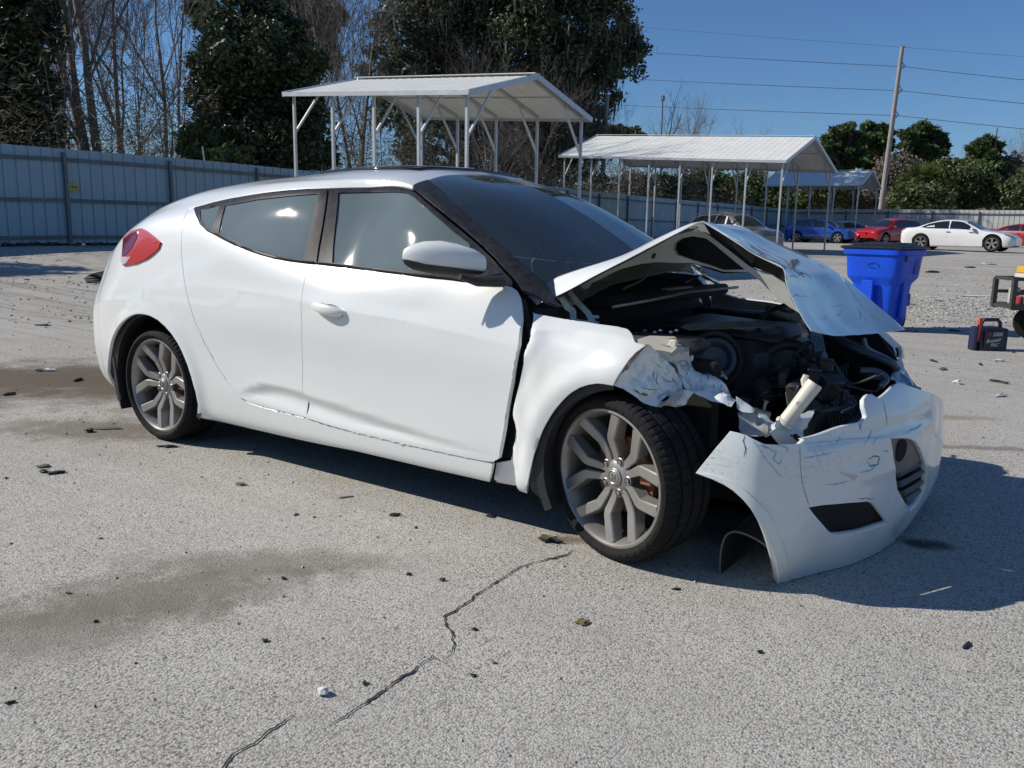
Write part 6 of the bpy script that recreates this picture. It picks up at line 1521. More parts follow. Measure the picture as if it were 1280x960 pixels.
bx('rubber_stop', V(817,320,-.56), (.012,.012,.02), BLK_PLASTIC, Matrix.Rotation(rad(30), 3, 'Y'), bev=.003, par=hood)

b = MB(); b.prism([V(1030,417,.47),V(1096,415,.50),V(1116,434,.52),V(1121,448,.50),V(1133,464,.44),V(1143,482,.36),V(1105,497,.30),V(1045,492,.36)], (-.01,.012,0)); b.build('far_inner_panel', BLK_DEEP, car)
b = MB(); b.prism([V(1060,423,.40),V(1076,428,.40),V(1100,440,.42),V(1121,450,.44),V(1121,461,.42),V(1096,452,.40),V(1078,443,.38),V(1064,432,.38)], (0,.02,-.006)); b.build('far_lamp_carrier', DKBLUE, car, smooth=30)
b = MB(); b.prism([V(1082,470,.22),V(1096,468,.24),V(1110,470,.26),V(1117,478,.26),V(1112,484,.22),V(1104,476,.22),V(1092,474,.2)], (0,.02,0)); b.build('far_hook_bracket', DKBLUE, car, smooth=30)
# ================================================================== parked cars behind
DARKGLASS = mat('dark_car_glass', (.012,.014,.018), .05, coat=1)
def vehicle(name, loc, heading, st, color, label, length, wheels=.335, wb=2.7, side_win=None, ws=None, rw=None, cat='car', tr=.80, extra=None, glassm=None, paint_rough=.25, group='cars parked across the yard'):
    """st rows: x, sill z, mid z, belt z, roof-edge z, roof-centre z, mid width, belt width, roof width"""
    root = empty(name, loc, heading, label, cat, group)
    pm = car_paint('paint_'+name+label[:18].replace(' ', '_'), color, dirt=.08, rough=paint_rough)
    us_ = [s[0] for s in st]
    P = [[(s[0], -s[6]*.86, s[1]-.03), (s[0], -s[6]*.96, s[1]), (s[0], -s[6], s[2]), (s[0], -s[7], s[3]), (s[0], -s[8], s[4]), (s[0], -s[8]*.5, s[5]-(s[5]-s[4])*.25), (s[0], 0, s[5])] for s in st]
    S = Surf(us_, [0, 1, 2, 3, 4, 5, 6], P, fine=(60, 24), vscale=.25)
    ax_f = wb/2+.05; ax_r = ax_f-wb; R = wheels+.06
    # body outline in (u, v) with arch cuts; v of a height below the belt
    def v_at(u, z):
        A = herm(S.us, S.P, np.array([u]))[0]; zz = A[:4, 2]
        return float(np.interp(z, zz, [0, 1, 2, 3]))
    out = [(us_[0], 0.3)]
    def arch(cx):
        return [(cx+R*math.cos(a), v_at(cx+R*math.cos(a), max(wheels+R*math.sin(a), .05)) if wheels+R*math.sin(a) > st[len(st)//2][1] else .2) for a in np.linspace(math.pi+.5, -.5, 15)]
    out = [(us_[0], .3), (ax_r-R-.05, .2)]+[p for p in arch(ax_r)]+[(ax_r+R+.05, .2), (ax_f-R-.05, .2)]+[p for p in arch(ax_f)]+[(ax_f+R+.05, .2), (us_[-1], .3), (us_[-1], 6), (us_[0], 6)]
    out = [p for i, p in enumerate(out) if i == 0 or p[0] >= out[i-1][0]-1e-6 or i >= len(out)-3]
    body = panel(S, out, 'body', pm, root, both=True, h=.13, rim=.03)
    for e, nm in ((0, 'tail_panel'), (-1, 'nose_panel')):
        s = st[e]; b = MB(); x = s[0]
        ring = [(x, y, z) for _, y, z in P[e]]; ring2 = [(a, -y, z) for a, y, z in ring[::-1]]; b.add([Vector(r) for r in ring+ring2[1:]], [tuple(range(len(ring)*2-1))]); b.build(nm, pm, root)
    if side_win:
        for poly in side_win:
            panel(S, poly, 'side_window', glassm or DARKGLASS, root, h=.12, off=.006, rim=.004, mirror=True)
    for poly, nm in ((ws, 'windscreen'), (rw, 'rear_window')):
        if poly: panel(S, poly, nm, glassm or DARKGLASS, root, both=True, h=.14, off=.006, rim=.004)
    b = MB(); b.box((0, 0, .32), (length*.86, st[len(st)//2][6]*1.5, .2)); b.build('underside', BLK_DEEP, root)
    for x in (ax_f, ax_r):
        for sg in (-1, 1):
            w = link('wheel', None, root); w.location = (x, sg*tr, wheels)
            t = MB(); t.lathe([(wheels*.70, -.095), (wheels*.86, -.11), (wheels*.97, -.10), (wheels, -.07), (wheels, .07), (wheels*.97, .10), (wheels*.7, .1)], 28); t.build('tyre', RUBBER, w, smooth=40)
            r = MB(); r.lathe([(wheels*.715, -.098), (wheels*.68, -.10), (wheels*.64, -.07), (wheels*.62, .08)], 28); rm = r.build('rim', ALLOY, w, smooth=40)
            s = MB()
            for k in range(5):
                a = rad(72*k+20)
                for da in (-.16, .16): s.beam((wheels*.12*math.cos(a), -.075, wheels*.12*math.sin(a)), (wheels*.67*math.cos(a+da), -.098, wheels*.67*math.sin(a+da)), .045, .03, (0, 1, 0))
            s.lathe([(0, -.09), (.05, -.088), (.06, -.06)], 12); s.build('spoke', ALLOY, rm); d = MB(); d.lathe([(0, -.02), (wheels*.63, -.02)], 20); d.build('wheel_back', BLK_DEEP, w)
            if sg > 0: w.rotation_euler = (0, 0, math.pi)
    if extra: extra(root, S, pm)
    return root
SEDAN = [(-2.44,.40,.60,.86,.92,.94,.66,.62,.50),(-2.30,.26,.60,.93,1.00,1.03,.86,.80,.66),(-1.75,.22,.60,.96,1.06,1.10,.93,.87,.70),(-1.2,.20,.60,.97,1.26,1.31,.93,.87,.62),(-.5,.20,.60,.96,1.37,1.44,.93,.87,.60),(.1,.20,.60,.95,1.36,1.43,.93,.87,.60),(.6,.20,.60,.93,1.17,1.25,.93,.87,.68),(1.05,.20,.60,.90,.96,1.02,.93,.86,.78),(1.8,.22,.56,.79,.84,.89,.92,.83,.70),(2.25,.25,.50,.66,.71,.74,.82,.74,.58),(2.44,.32,.48,.56,.60,.62,.56,.52,.44)]
SUV = [(-2.18,.42,.72,1.0,1.08,1.10,.70,.66,.58),(-2.08,.32,.72,1.05,1.22,1.26,.88,.82,.64),(-1.8,.28,.72,1.07,1.46,1.52,.92,.86,.62),(-1.2,.26,.72,1.06,1.58,1.66,.93,.87,.62),(-.3,.26,.72,1.04,1.60,1.69,.93,.87,.62),(.3,.26,.72,1.03,1.55,1.63,.93,.87,.64),(.85,.26,.72,1.01,1.28,1.36,.93,.87,.72),(1.2,.26,.70,.99,1.06,1.11,.92,.86,.78),(1.75,.28,.66,.90,.97,1.01,.90,.82,.68),(2.1,.32,.60,.78,.84,.87,.80,.72,.58),(2.2,.38,.56,.68,.72,.74,.60,.56,.48)]
def lamp(root, S, u0, u1, v0, v1, m, nm):
    panel(S, [(u0, v0), (u1, v0), (u1, v1), (u0, v1)], nm, m, root, h=.1, off=.012, rim=.01, mirror=True)
def head_yaw(p0, p1):                                            # heading of +X from one wheel position to another
    return math.atan2(p1.y-p0.y, p1.x-p0.x)
def ex_sedan(root, S, pm):
    lamp(root, S, 2.0, 2.34, 3.1, 3.9, HEADLENS, 'headlight'); lamp(root, S, -2.40, -2.22, 3.0, 3.8, REDLENS, 'tail_light')
    b = MB(); b.box((2.30, 0, .42), (.25, 1.2, .22), bev=.05); b.build('front_grille', BLK_PLASTIC, root)
    for sg in (-1, 1): b = MB(); b.blob((.72, sg*.98, 1.0), (.09, .10, .07), sub=2, amp=.02); b.build('wing_mirror', pm, root, smooth=60)
    for x in (-.30, .66):
        b = MB(); b.box((x, -.925, .86), (.17, .03, .025)); b.build('door_handle', CHROME, root)
def P_at(px, Z, py=None): p = PZ(px, 290, Z); return Vector((p.x, p.y, gz(p.x, p.y)))
pr, pf = P_at(1160, 41.0), P_at(1247, 39.0); hd = head_yaw(pr, pf); mid = (pr+pf)/2
vehicle('parked_sedan', mid-Vector((math.cos(hd), math.sin(hd), 0))*.05, hd, SEDAN, (.78,.78,.76), 'white four door sedan parked side on behind the blue bin', 4.88, .36, 3.02,
  side_win=[[(-1.55,3.35),(-1.25,3.72),(-.6,3.86),(-.34,3.88),(-.30,3.1),(-1.2,3.1)],[(-.26,3.1),(-.27,3.88),(.1,3.86),(.5,3.80),(.92,3.2),(.9,3.1)]], ws=[(.40,4.15),(1.05,4.1),(1.12,6),(.30,6)], rw=[(-1.75,4.15),(-.95,4.15),(-.9,6),(-1.85,6)], extra=ex_sedan)
def ex_blue(root, S, pm):
    lamp(root, S, 1.85, 2.12, 3.0, 3.8, HEADLENS, 'headlight'); lamp(root, S, -2.14, -2.0, 3.0, 3.7, REDLENS, 'tail_light')
    for sg in (-1, 1): b = MB(); b.blob((.80, sg*1.0, 1.08), (.09, .10, .08), sub=2, amp=.02); b.build('wing_mirror', pm, root, smooth=60)
    b = MB(); b.box((0,-.95,.32),(2.0,.03,.14)); b.build('side_cladding', BLK_PLASTIC, root)
pr, pf = P_at(1005, 57), P_at(1048, 55.6); hd = head_yaw(pr, pf); mid = (pr+pf)/2
def scl(T, a=1.0, h=1.0): return [(r[0]*a, r[1]*h, r[2]*h, r[3]*h, r[4]*h, r[5]*h)+tuple(r[6:]) for r in T]
vehicle('parked_crossover', mid, hd, scl(SUV, 1.0, .93), (.012,.065,.36), 'bright blue small crossover parked side on under the carports', 4.38, .34, 2.64,
  side_win=[[(-1.75,3.45),(-1.4,3.8),(-.35,3.86),(-.33,3.12),(-1.5,3.2)],[(-.28,3.1),(-.3,3.86),(.25,3.84),(.95,3.2),(.95,3.1)]], ws=[(.55,4.15),(1.15,4.1),(1.22,6),(.45,6)], rw=[(-2.1,4.2),(-1.85,4.2),(-1.8,6),(-2.12,6)], extra=ex_blue)
def ex_red(root, S, pm):
    rnd = random.Random(4)
    for i in range(7):
        c = Vector((2.05+rnd.uniform(-.15,.15), rnd.uniform(-.8,.8), rnd.uniform(.35,.85))); q = [c+Vector((rnd.uniform(-.18,.18), rnd.uniform(-.25,.25), rnd.uniform(-.2,.2))) for _ in range(5)]
        try: poly3(q, 'crumpled_panel', pm if i % 2 else BLK_PLASTIC, root, amp=.05, h=.08, seed=i)
        except Exception: pass
    for sg in (-1, 1): b = MB(); b.blob((.80, sg*1.0, 1.08), (.09, .10, .08), sub=2, amp=.02); b.build('wing_mirror', pm, root, smooth=60)
    lamp(root, S, -2.14, -2.0, 3.0, 3.7, REDLENS, 'tail_light')
pf, pr = P_at(1081, 50.5), P_at(1142, 52.5); hd = head_yaw(pr, pf); mid = (pr+pf)/2
vehicle('parked_crossover', mid, hd, [tuple(r) for r in scl(SUV, 1.02, .95)][:-2]+[(2.05,.36,.62,.80,.86,.90,.78,.70,.55),(2.12,.45,.58,.70,.75,.77,.6,.55,.45)], (.40,.012,.014), 'red crossover with smashed front end, nose left, behind the white sedan', 4.4, .35, 2.7,
  side_win=[[(-1.75,3.45),(-1.4,3.8),(-.35,3.86),(-.33,3.12),(-1.5,3.2)],[(-.28,3.1),(-.3,3.86),(.25,3.84),(.95,3.2),(.95,3.1)]], ws=[(.55,4.15),(1.15,4.1),(1.22,6),(.45,6)], extra=ex_red)
pr, pf = P_at(1052, 60.5), P_at(1084, 57); hd = head_yaw(pr, pf); mid = (pr+pf)/2+Fh*1.2
vehicle('parked_hatchback', mid, hd, scl(SUV, .95, .90), (.50,.54,.60), 'pale silver blue car showing between the blue and red crossovers', 4.2, .32, 2.6,
  side_win=[[(-1.65,3.4),(-1.3,3.8),(-.35,3.86),(-.33,3.12),(-1.4,3.2)],[(-.28,3.1),(-.3,3.86),(.25,3.84),(.9,3.2)]], ws=[(.52,4.15),(1.1,4.1),(1.16,6),(.42,6)])
def ex_silver(root, S, pm):
    rnd = random.Random(14)
    for i in range(6):
        c = Vector((2.0+rnd.uniform(-.1,.15), rnd.uniform(-.8,.8), rnd.uniform(.35,.8))); q = [c+Vector((rnd.uniform(-.15,.15), rnd.uniform(-.2,.2), rnd.uniform(-.15,.15))) for _ in range(5)]
        try: poly3(q, 'crumpled_panel', BLK_PLASTIC if i % 2 else pm, root, amp=.05, h=.08, seed=i)
        except Exception: pass
    for sg in (-1, 1): b = MB(); b.tube([(-1.7, sg*.62, 1.62), (-1.2, sg*.62, 1.70), (-.2, sg*.62, 1.72), (.2, sg*.62, 1.66)], .018, 6); b.build('roof_rail', CHROME, root, smooth=50)
    for x in (-.31, .28): b = MB(); b.box((x, -.79, 1.28), (.09, .02, .5), Matrix.Rotation(rad(-18), 3, 'X')); b.build('door_pillar', CREAM if x > 0 else BLK_PLASTIC, root)
pr, pf = P_at(889, 38.5), P_at(947, 36.2); hd = head_yaw(pr, pf); mid = (pr+pf)/2
vehicle('parked_estate', mid, hd, scl(SUV, 1.02, 1.0), (.13,.135,.15), 'damaged silver grey estate car parked below the long carport, behind the raised bonnet', 4.4, .33, 2.7,
  side_win=[[(-1.85,3.4),(-1.6,3.8),(-.35,3.88),(-.33,3.12),(-1.7,3.12)],[(-.28,3.1),(-.3,3.86),(.25,3.84),(.95,3.2),(.95,3.1)]], ws=[(.55,4.15),(1.15,4.1),(1.22,6),(.45,6)], rw=[(-2.1,4.2),(-1.85,4.2),(-1.8,6),(-2.12,6)], extra=ex_silver)
pr = P_at(1260, 52); pf = P_at(1318, 50); hd = head_yaw(pr, pf); mid = (pr+pf)/2
vehicle('parked_sedan', mid, hd, scl(SEDAN, 1, 1), (.33,.012,.014), 'dark red car at the right edge, mostly hidden behind the white sedan', 4.8, .33, 2.8,
  side_win=[[(-1.55,3.35),(-1.25,3.72),(-.6,3.86),(-.34,3.88),(-.30,3.1),(-1.2,3.1)],[(-.26,3.1),(-.27,3.88),(.1,3.86),(.5,3.80),(.92,3.2),(.9,3.1)]], ws=[(.40,4.15),(1.05,4.1),(1.12,6),(.30,6)], extra=ex_sedan)
# roof of a white van beyond the sunlit fence
bs = at_base(1178, 70); vr = empty('white_truck', bs, rad(35), 'white pickup cab roof just showing over the sunlit fence', 'truck')
b = MB(); b.box((0,0,.95),(4.6,1.8,.9), bev=.08); b.build('body', car_paint('paint_truck', (.7,.7,.68)), vr); b = MB(); b.box((0,0,1.75),(1.9,1.65,.8), taller := None, taper=.85, bev=.08) if False else b.box((0,0,1.78),(1.9,1.65,.80), taper=.86, bev=.06); cb = b.build('cab', MATS['paint_truck'], vr, smooth=30)
for x in (.85,-.85): b = MB(); b.box((x*1.05,0,1.86),(.06,1.3,.42)); b.build('cab_window', DARKGLASS, cb)
for x in (-1.5,1.5):
    for y in (-.8,.8): b = MB(); b.lathe([(.0,-.1),(.38,-.1),(.38,.1),(0,.1)], 20, c=(x,y,.38)); b.build('wheel', RUBBER, vr)

# ================================================================== blue wheeled bin
BINBLUE = mat('blue_bin_plastic', (.006,.075,.62), .42, spec=.3, var=.10, vscale=3, bump=.15, bscale=60)
LIDBLK = mat('black_bin_lid', (.018,.020,.022), .38, var=.3, vscale=5)
ZB = 10.55
cb_ = VG(1104, 415); cx_, cz_ = toCF(cb_); cbase = onground(CF(cx_, cz_+.30))
bin_ = empty('wheeled_bin', cbase+Rh*.06, YAW-rad(49), 'tall bright blue wheeled rubbish bin with black lid behind the wrecked bonnet', 'bin')
b = MB(); secs = [(0,.215,.235),(.02,.225,.245),(.56,.270,.290),(.60,.275,.295),(.675,.335,.350),(.70,.340,.355),(.965,.362,.378),(.97,.39,.405),(1.03,.395,.41),(1.035,.37,.385)]
nn = 32; vs_ = []
for z, hx, hy in secs:
    for k in range(nn):
        a = 2*math.pi*k/nn+math.pi/nn; e = .28
        vs_.append((hx*abs(math.cos(a))**e*math.copysign(1, math.cos(a)), hy*abs(math.sin(a))**e*math.copysign(1, math.sin(a)), z))
b.add(vs_, [(i*nn+k, i*nn+(k+1) % nn, (i+1)*nn+(k+1) % nn, (i+1)*nn+k) for i in range(len(secs)-1) for k in range(nn)]+[tuple(range(nn-1, -1, -1))])
body = b.build('body', BINBLUE, bin_, smooth=32)
for (x, y, z, sx, sy, sz, m, nm) in ((0,-.300,.44,.15,.05,.55,BINBLUE,'moulded_rib'),(.13,-.36,.83,.13,.03,.20,mat('bin_blue_shaded',(.004,.025,.32),.5),'side_recess_shade'),(.12,-.305,.40,.09,.03,.16,mat('bin_blue_shaded',(.004,.025,.32),.5),'side_recess_shade'),(.12,-.325,.42,.10,.012,.012,BINBLUE,'lift_bar'),  # recess and slot shade put in as darker boxes on the wall
        (-.34,.02,.40,.04,.16,.50,BINBLUE,'moulded_rib'),(-.19,-.384,.93,.012,.012,.08,LIDBLK,'rim_slot'),(-.22,-.384,.93,.012,.012,.08,LIDBLK,'rim_slot')):
    b = MB(); b.box((x,y,z),(sx,sy,sz), bev=.012); b.build(nm, m, body, smooth=30)
# embossed ring mark on the lit side
b = MB(); c0_ = Vector((-.372,-.02,.855))
for k in range(3):
    a0_ = k*2.094
    pts = [c0_+Vector((-.004, .06*math.cos(a0_+t)*1.2, .028*math.sin(a0_+t))) for t in np.linspace(.2, 1.7, 7)]; b.tube(pts, .0045, 5)
tag(b.build('embossed_mark', mat('bin_blue_shaded',(.004,.025,.32),.5), body), kind=None)
b = MB(); b.box((0,0,1.055),(.80,.83,.045), bev=.02); b.box((0,0,1.085),(.66,.68,.05), taper=.9, bev=.02); b.box((.05,0,1.11),(.3,.5,.02), bev=.008); b.build('lid', LIDBLK, bin_, smooth=35)
b = MB(); b.tube([(.40,-.3,1.02),(.47,-.3,1.03),(.47,.3,1.03),(.40,.3,1.02)], .016, 8); b.build('handle', LIDBLK, bin_, smooth=40)
b = MB(); b.tube([(.20,-.22,.12),(.20,.22,.12)], .012, 8); b.build('axle', STEEL, bin_)
bin_.scale = (.90,.90,.905)
for y in (-.19,.19): b = MB(); b.lathe([(0,-.025),(.11,-.025),(.125,-.015),(.125,.015),(.11,.025),(0,.025)], 24, c=(.20,y,.125)); b.build('wheel', RUBBER, bin_, smooth=40)

# ================================================================== jump starter, wire cart at the right edge
def text_mesh(txt, size, name, m, parent, matx, ext=.0006, shear=0.0):
    cu = bpy.data.curves.new(name+'_c', 'FONT'); cu.body = txt; cu.size = size; cu.extrude = ext; cu.align_x = 'CENTER'; cu.align_y = 'CENTER'; cu.shear = shear
    t = bpy.data.objects.new(name+'_t', cu); COL.objects.link(t); dg = bpy.context.evaluated_depsgraph_get(); me = bpy.data.meshes.new_from_object(t.evaluated_get(dg)); bpy.data.objects.remove(t); bpy.data.curves.remove(cu)
    me.materials.clear(); me.materials.append(m); me.name = name; o = link(name, me, parent); o.matrix_local = matx; return o
NAVY = mat('navy_plastic', (.012,.018,.055), .4, var=.25, vscale=20, bump=.2)
ORNG = mat('orange_red_plastic', (.55,.07,.025), .45)
jb = VG(1240, 439); js = empty('jump_starter', jb+Fh*.10, YAW-math.pi/2+rad(8), 'dark navy portable jump starter pack with red clamp, on the ground at the right', 'jump starter')
b = MB(); W2 = .15
b.prism([(-W2,-.09,0),(W2,-.09,0),(W2+.005,-.085,.10),(W2-.01,-.075,.235),(W2-.03,-.07,.255),(-W2+.03,-.07,.255),(-W2+.01,-.075,.235),(-W2-.005,-.085,.10)], (0,.17,0)); jbod = b.build('body', NAVY, js, smooth=30)
b = MB(); pts = [(-.12,-.02,.22),(-.115,-.02,.30),(-.08,-.02,.335),(.08,-.02,.335),(.115,-.02,.30),(.12,-.02,.22)]; b.tube(pts, .020, 8); b.build('handle', NAVY, js, smooth=40)
b = MB(); js.scale = (.88,.9,.9); b.box((0,-.094,.12),(.23,.008,.20), bev=.003); b.build('front_label', mat('label_black', (.012,.012,.016), .3), js)
RB = Matrix.Rotation(rad(90), 4, 'X'); 
text_mesh('ES', .056, 'lettering', mat('red_print', (.6,.03,.03), .5), js, Matrix.Translation((-.065,-.0995,.18)) @ RB, shear=.3)
text_mesh('5000', .056, 'lettering', mat('white_print', (.75,.75,.75), .5), js, Matrix.Translation((.035,-.0995,.18)) @ RB, shear=.3)
text_mesh('Booster', .056, 'lettering', mat('white_print', (.75,.75,.75), .5), js, Matrix.Translation((-.005,-.0995,.115)) @ Matrix.Rotation(rad(90), 4, 'X') @ Matrix.Rotation(rad(8), 4, 'Z'), shear=.4)
text_mesh('PAC', .050, 'lettering', mat('white_print', (.75,.75,.75), .5), js, Matrix.Translation((.01,-.0995,.065)) @ RB, shear=.4)
b = MB(); b.box((-W2-.045,-.02,.13),(.05,.11,.26), bev=.015); b.build('cable_holster', NAVY, js, smooth=30)
b = MB(); b.beam((-W2-.02,-.05,.10),(-W2-.008,-.055,.36),.035,.035); b.tube([(-W2-.02,-.055,.20),(-W2-.012,-.06,.35)],[.022,.012],8); b.build('red_clamp', ORNG, js, smooth=30)
b = MB(); b.tube([(-W2-.02,-.04,.12),(-W2-.05,-.08,.20),(-W2-.03,-.06,.28),(-W2+.02,-.05,.30)], .009, 6); b.build('cable', NAVY, js, smooth=40)
b = MB(); b.box((W2+.03,-.0,.12),(.05,.13,.24), bev=.015); b.build('side_storage', NAVY, js, smooth=30)
# cart
CARTM = mat('dark_cart_frame', (.045,.05,.045), .5, var=.2)
YEL = mat('yellow_paint', (.62,.38,.03), .45, var=.15)
cp = VG(1290, 424); crt = empty('equipment_cart', cp, YAW-math.pi/2, 'small dark wire sided cart on one wheel with tools inside, at the right edge', 'cart')
wgt = 1/108.0
b = MB()
x0, x1, z0, z1 = -.36, .40, .36, .66; 
for y in (-.16,.20):
    for x in (x0, x1): b.beam((x, y, z0-.02), (x, y, z1), .045, .045)
    for z in (z0, z1, (z0+z1)/2): b.beam((x0, y, z), (x1, y, z), .030 if z not in (z0,) else .05, .035 if z != z0 else .06)
for x in (x0, x1):
    for z in (z0, z1): b.beam((x, -.16, z), (x, .20, z), .035, .035)
b.build('frame', CARTM, crt)
b = MB(); b.box((.02,.02,z0+.02),(.74,.34,.02)); b.build('tray', CARTM, crt)
for k in range(6):
    b = MB(); b.tube([(-.32+.045*k, -.14, z0+.03), (-.32+.045*k, -.14, z0+.12), (-.30+.045*k, -.12, z0+.16)], .006, 5); b.build('wire', GALV, crt)
b = MB(); b.tube([(-.1,.0,z0),(-.06,-.05,.26),(-.09,-.08,.12)], [.02,.03,.022], 8); b.build('support_leg', YEL, crt, smooth=40)
b = MB(); b.box((-.07,-.09,.26),(.05,.04,.06), bev=.006); b.build('leg_clamp', mat('orange_clamp', (.7,.3,.02), .4), crt)
b = MB(); b.lathe([(.0,-.03),(.10,-.035),(.11,-.05),(.165,-.055),(.178,-.03),(.178,.03),(.165,.055),(.10,.05),(0,.03)], 32, axis='x', c=(.0,.05,.178)); 
b.v = [tuple(Matrix.Rotation(rad(62), 3, 'Z') @ (Vector(v)-Vector((.0,.05,.178)))+Vector((.0,.05,.178))) for v in b.v]; b.build('wheel', RUBBER, crt, smooth=40)
b = MB(); b.box((.3,.05,.2),(.03,.03,.4)); b.build('support_leg', CARTM, crt)
def on_cart(name, fn, m, label, cat):
    bb = MB(); fn(bb); r = empty(name, cp, YAW-math.pi/2, label, cat); bb.build('body', m, r, smooth=40); return r
r = on_cart('spray_bottle', lambda q: (q.tube([(-.10,-.02,.385),(-.10,-.02,.50),(-.10,-.02,.54),(-.10,-.02,.60)], [.045,.045,.025,.02], 12), q.box((-.115,-.02,.615),(.09,.03,.03), bev=.006)), mat('salmon_plastic', (.62,.16,.12), .4), 'salmon red spray bottle standing in the wire cart', 'bottle')
r = on_cart('clear_jug', lambda q: q.tube([(-.22,.06,.385),(-.22,.06,.54),(-.22,.06,.57)], [.06,.06,.03], 14), mat('cloudy_plastic', (.45,.46,.46), .3), 'cloudy plastic jug at the left in the wire cart', 'jug')
r = on_cart('tool_box', lambda q: q.box((-.19,-.06,.43),(.15,.08,.09), bev=.01), mat('dark_red_tool', (.42,.035,.025), .5), 'dark red tool case between the jug and the spray bottle', 'tool')
r = on_cart('white_tray', lambda q: q.box((-.06,.0,.69),(.30,.26,.05), bev=.01), mat('greyish_white', (.6,.58,.56), .5), 'pale tray lying on top of the wire cart', 'tray')
r = on_cart('yellow_case', lambda q: q.box((-.07,.0,.755),(.28,.2,.08), bev=.012), YEL, 'yellow case on the pale tray, topmost on the cart', 'case')

# ================================================================== litter on the ground
DKP = mat('black_shard', (.02,.02,.02), .5); GRN = mat('grey_green_shard', (.13,.14,.11), .6); WHT = mat('chalk_white', (.62,.61,.58), .7); BRL = mat('brown_leaf', (.16,.12,.05), .7); DRT = mat('dark_leaf', (.05,.045,.03), .8)
def litter(px, py, l, w, h, m, rot, label, name, cat, amp=.3, seed=0, group=None):
    p = VG(px, py); b = MB(); b.blob((0, 0, h*.45), (l/2, w/2, h/2), sub=2, amp=amp, seed=seed); o = b.build(name, m, None, smooth=30); o.location = (p.x, p.y, p.z); o.rotation_euler = (0, 0, rad(rot)); return tag(o, label, cat, group)
litter(404,868,.030,.025,.020,WHT,20,'small white stone beside the lower crack','stone','stone',.25,1)
litter(728,779,.035,.028,.010,BRL,60,'curled brown leaf below the front wheel','leaf','leaf',.5,2)
litter(685,677,.060,.045,.020,DRT,30,'dark clump of leaves left of the front wheel','leaf_clump','leaf',.9,3)
litter(132,536,.17,.045,.012,GRN,38,'flat grey green shard lying behind the rear wheel','plastic_shard','shard',.2,4)
litter(112,540,.05,.04,.022,DKP,10,'black lump just left of the flat grey green shard','plastic_shard','shard',.5,5)
litter(210,559,.10,.03,.012,DKP,35,'black sliver under the rear wheel','plastic_shard','shard',.5,6)
litter(301,606,.055,.03,.012,GRN,20,'grey chip on the asphalt below the rear door','plastic_shard','shard',.4,7)
litter(55,584,.06,.04,.014,GRN,60,'upper of the three grey shards near the left edge','plastic_shard','shard',.4,8)
litter(54,590,.05,.03,.012,DKP,10,'black shard between the two grey ones near the left edge','plastic_shard','shard',.4,9)
litter(71,592,.08,.03,.014,DKP,70,'slanted black shard right of the pair near the left edge','plastic_shard','shard',.3,10)
litter(137,354,.85,.35,.16,DKP,30,'black crumpled rag lying behind the tail of the hatchback','rag','rag',.9,11)
litter(1222,371,.62,.09,.03,WHT,38,'white strip of plastic on the gravel right of the bin','plastic_strip','strip',.2,12)
litter(1208,808,.055,.012,.008,DKP,80,'short black curved strip at the lower right','rubber_strip','strip',.3,13)
litter(1235,331,.5,.2,.08,WHT,30,'white scrap near the front wheel of the white sedan','paper_scrap','scrap',.5,14)
litter(1196,480,.06,.04,.03,WHT,30,'pale pebble on the asphalt below the jump starter','stone','stone',.5,15)
litter(1165,341,.35,.16,.06,DKP,30,'dark scrap on the gravel right of the bin lid','plastic_shard','shard',.5,16)
litter(1213,309-0+26,.3,.1,.05,DKP,30,'dark scrap beside the white scrap near the sedan','plastic_shard','shard',.5,17)
litter(950,748-0,.03,.01,.006,DKP,40,'tiny black chip right under the hanging bumper','plastic_shard','shard',.5,18) if False else None
litter(494,645,.05,.018,.012,DKP,45,'black curled chip below the front door','plastic_shard','shard',.5,19)
litter(432,622,.07,.010,.006,GRN,60,'thin dry twig on the asphalt below the front door','twig','twig',.2,20)
litter(613,646,.03,.02,.012,DKP,25,'black chip at the shadow edge left of the front wheel','plastic_shard','shard',.5,21)
litter(511,719,.02,.012,.010,DKP,35,'left of two small dark chips above the crack','plastic_shard','shard',.5,22)
litter(553,726,.02,.014,.010,DRT,35,'right of two small dark chips above the crack','plastic_shard','shard',.5,23)
litter(950,816,.016,.012,.008,DKP,35,'dark grain with pale stone chip below the bumper','stone','stone',.5,24)
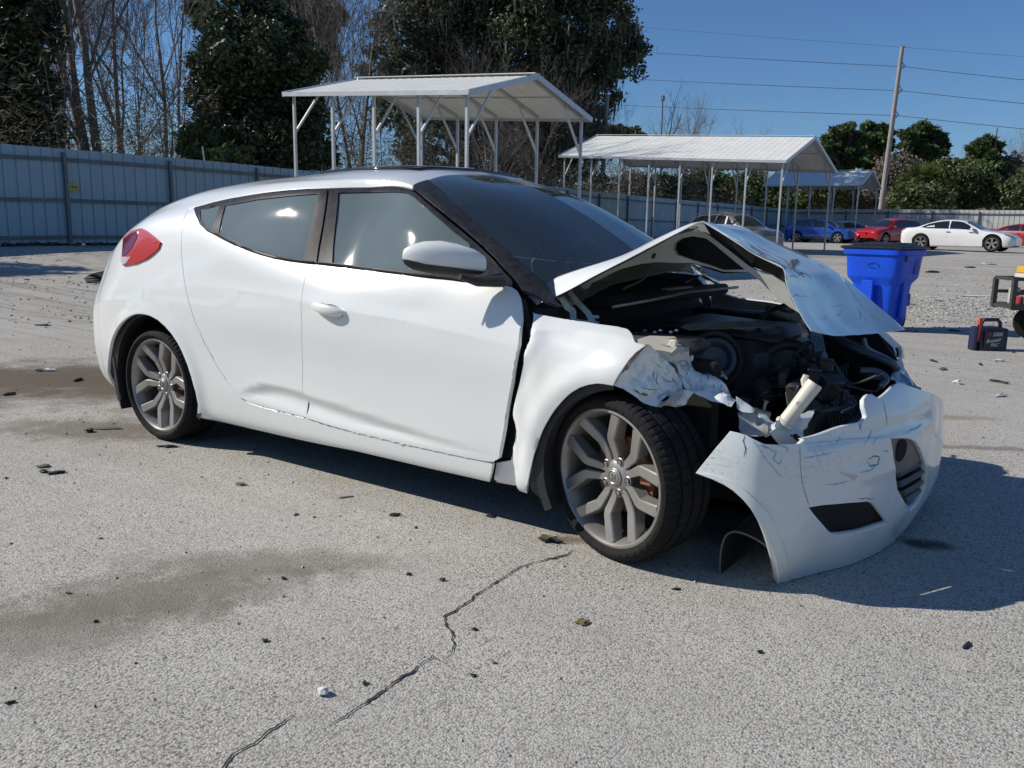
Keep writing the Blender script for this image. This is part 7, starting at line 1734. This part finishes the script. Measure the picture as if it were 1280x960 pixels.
litter(845,737,.030,.010,.006,DKP,35,'thin black chip just below the front wheel','plastic_shard','shard',.5,25)
rnd = random.Random(31)
for i in range(13):
    px, py = rnd.uniform(0, 620), rnd.uniform(560, 900); litter(px, py, rnd.uniform(.012,.03), rnd.uniform(.008,.016), .008, rnd.choice([DKP, DRT, GRN]), rnd.uniform(0,180), 'tiny dark chip scattered on the foreground asphalt', 'debris_chip', 'chip', .4, 40+i, 'dark chips scattered on the foreground')
for i in range(22):
    px, py = rnd.choice([rnd.uniform(0,125), rnd.uniform(1140,1279)]), rnd.uniform(345, 500); litter(px, py, rnd.uniform(.05,.16), rnd.uniform(.02,.05), .02, rnd.choice([DKP, DRT, GRN, WHT]), rnd.uniform(0,180), 'small scrap of dry leaf or plastic on the far asphalt', 'debris_scrap', 'scrap', .4, 80+i, 'scraps strewn on the far asphalt')

# gravel bed and wind-blown grit on the far right of the yard (nobody could count it)
def gravel():
    rng = random.Random(91); vs_ = []; fs_ = []; mi = []
    base = [(1,0,0),(-1,0,0),(0,1,0),(0,-1,0),(0,0,1)]; fb = [(0,2,4),(2,1,4),(1,3,4),(3,0,4)]
    for i in range(9000):
        if i < 4200: X, Z = rng.uniform(5.0, 9.5), rng.gauss(13.2, 1.3)
        elif i < 7000: X, Z = rng.uniform(2, 16), rng.uniform(10, 26)
        else: X, Z = rng.uniform(-14, -3.5), rng.uniform(9, 19)
        s = rng.uniform(.008, .022) if i < 4200 else rng.uniform(.010, .030); p = onground(CF(X, Z)); k = len(vs_); a = rng.uniform(0, 6.28); ca, sa = math.cos(a), math.sin(a)
        for x, y, z in base: vs_.append((p.x+(x*ca-y*sa)*s*rng.uniform(.6, 1.2), p.y+(x*sa+y*ca)*s*rng.uniform(.6, 1.2), p.z+z*s*.7+.001))
        fs_ += [tuple(q+k for q in f) for f in fb]; m_ = rng.choice((0, 0, 1, 2)) ; mi += [m_]*4
    b = MB(); b.add(vs_, fs_); b.m = mi; tag(b.build('gravel', [MATS['grit_grey'], MATS['grit_dark'], MATS['grit_pale']], None, recalc=False), kind='stuff')
gravel()
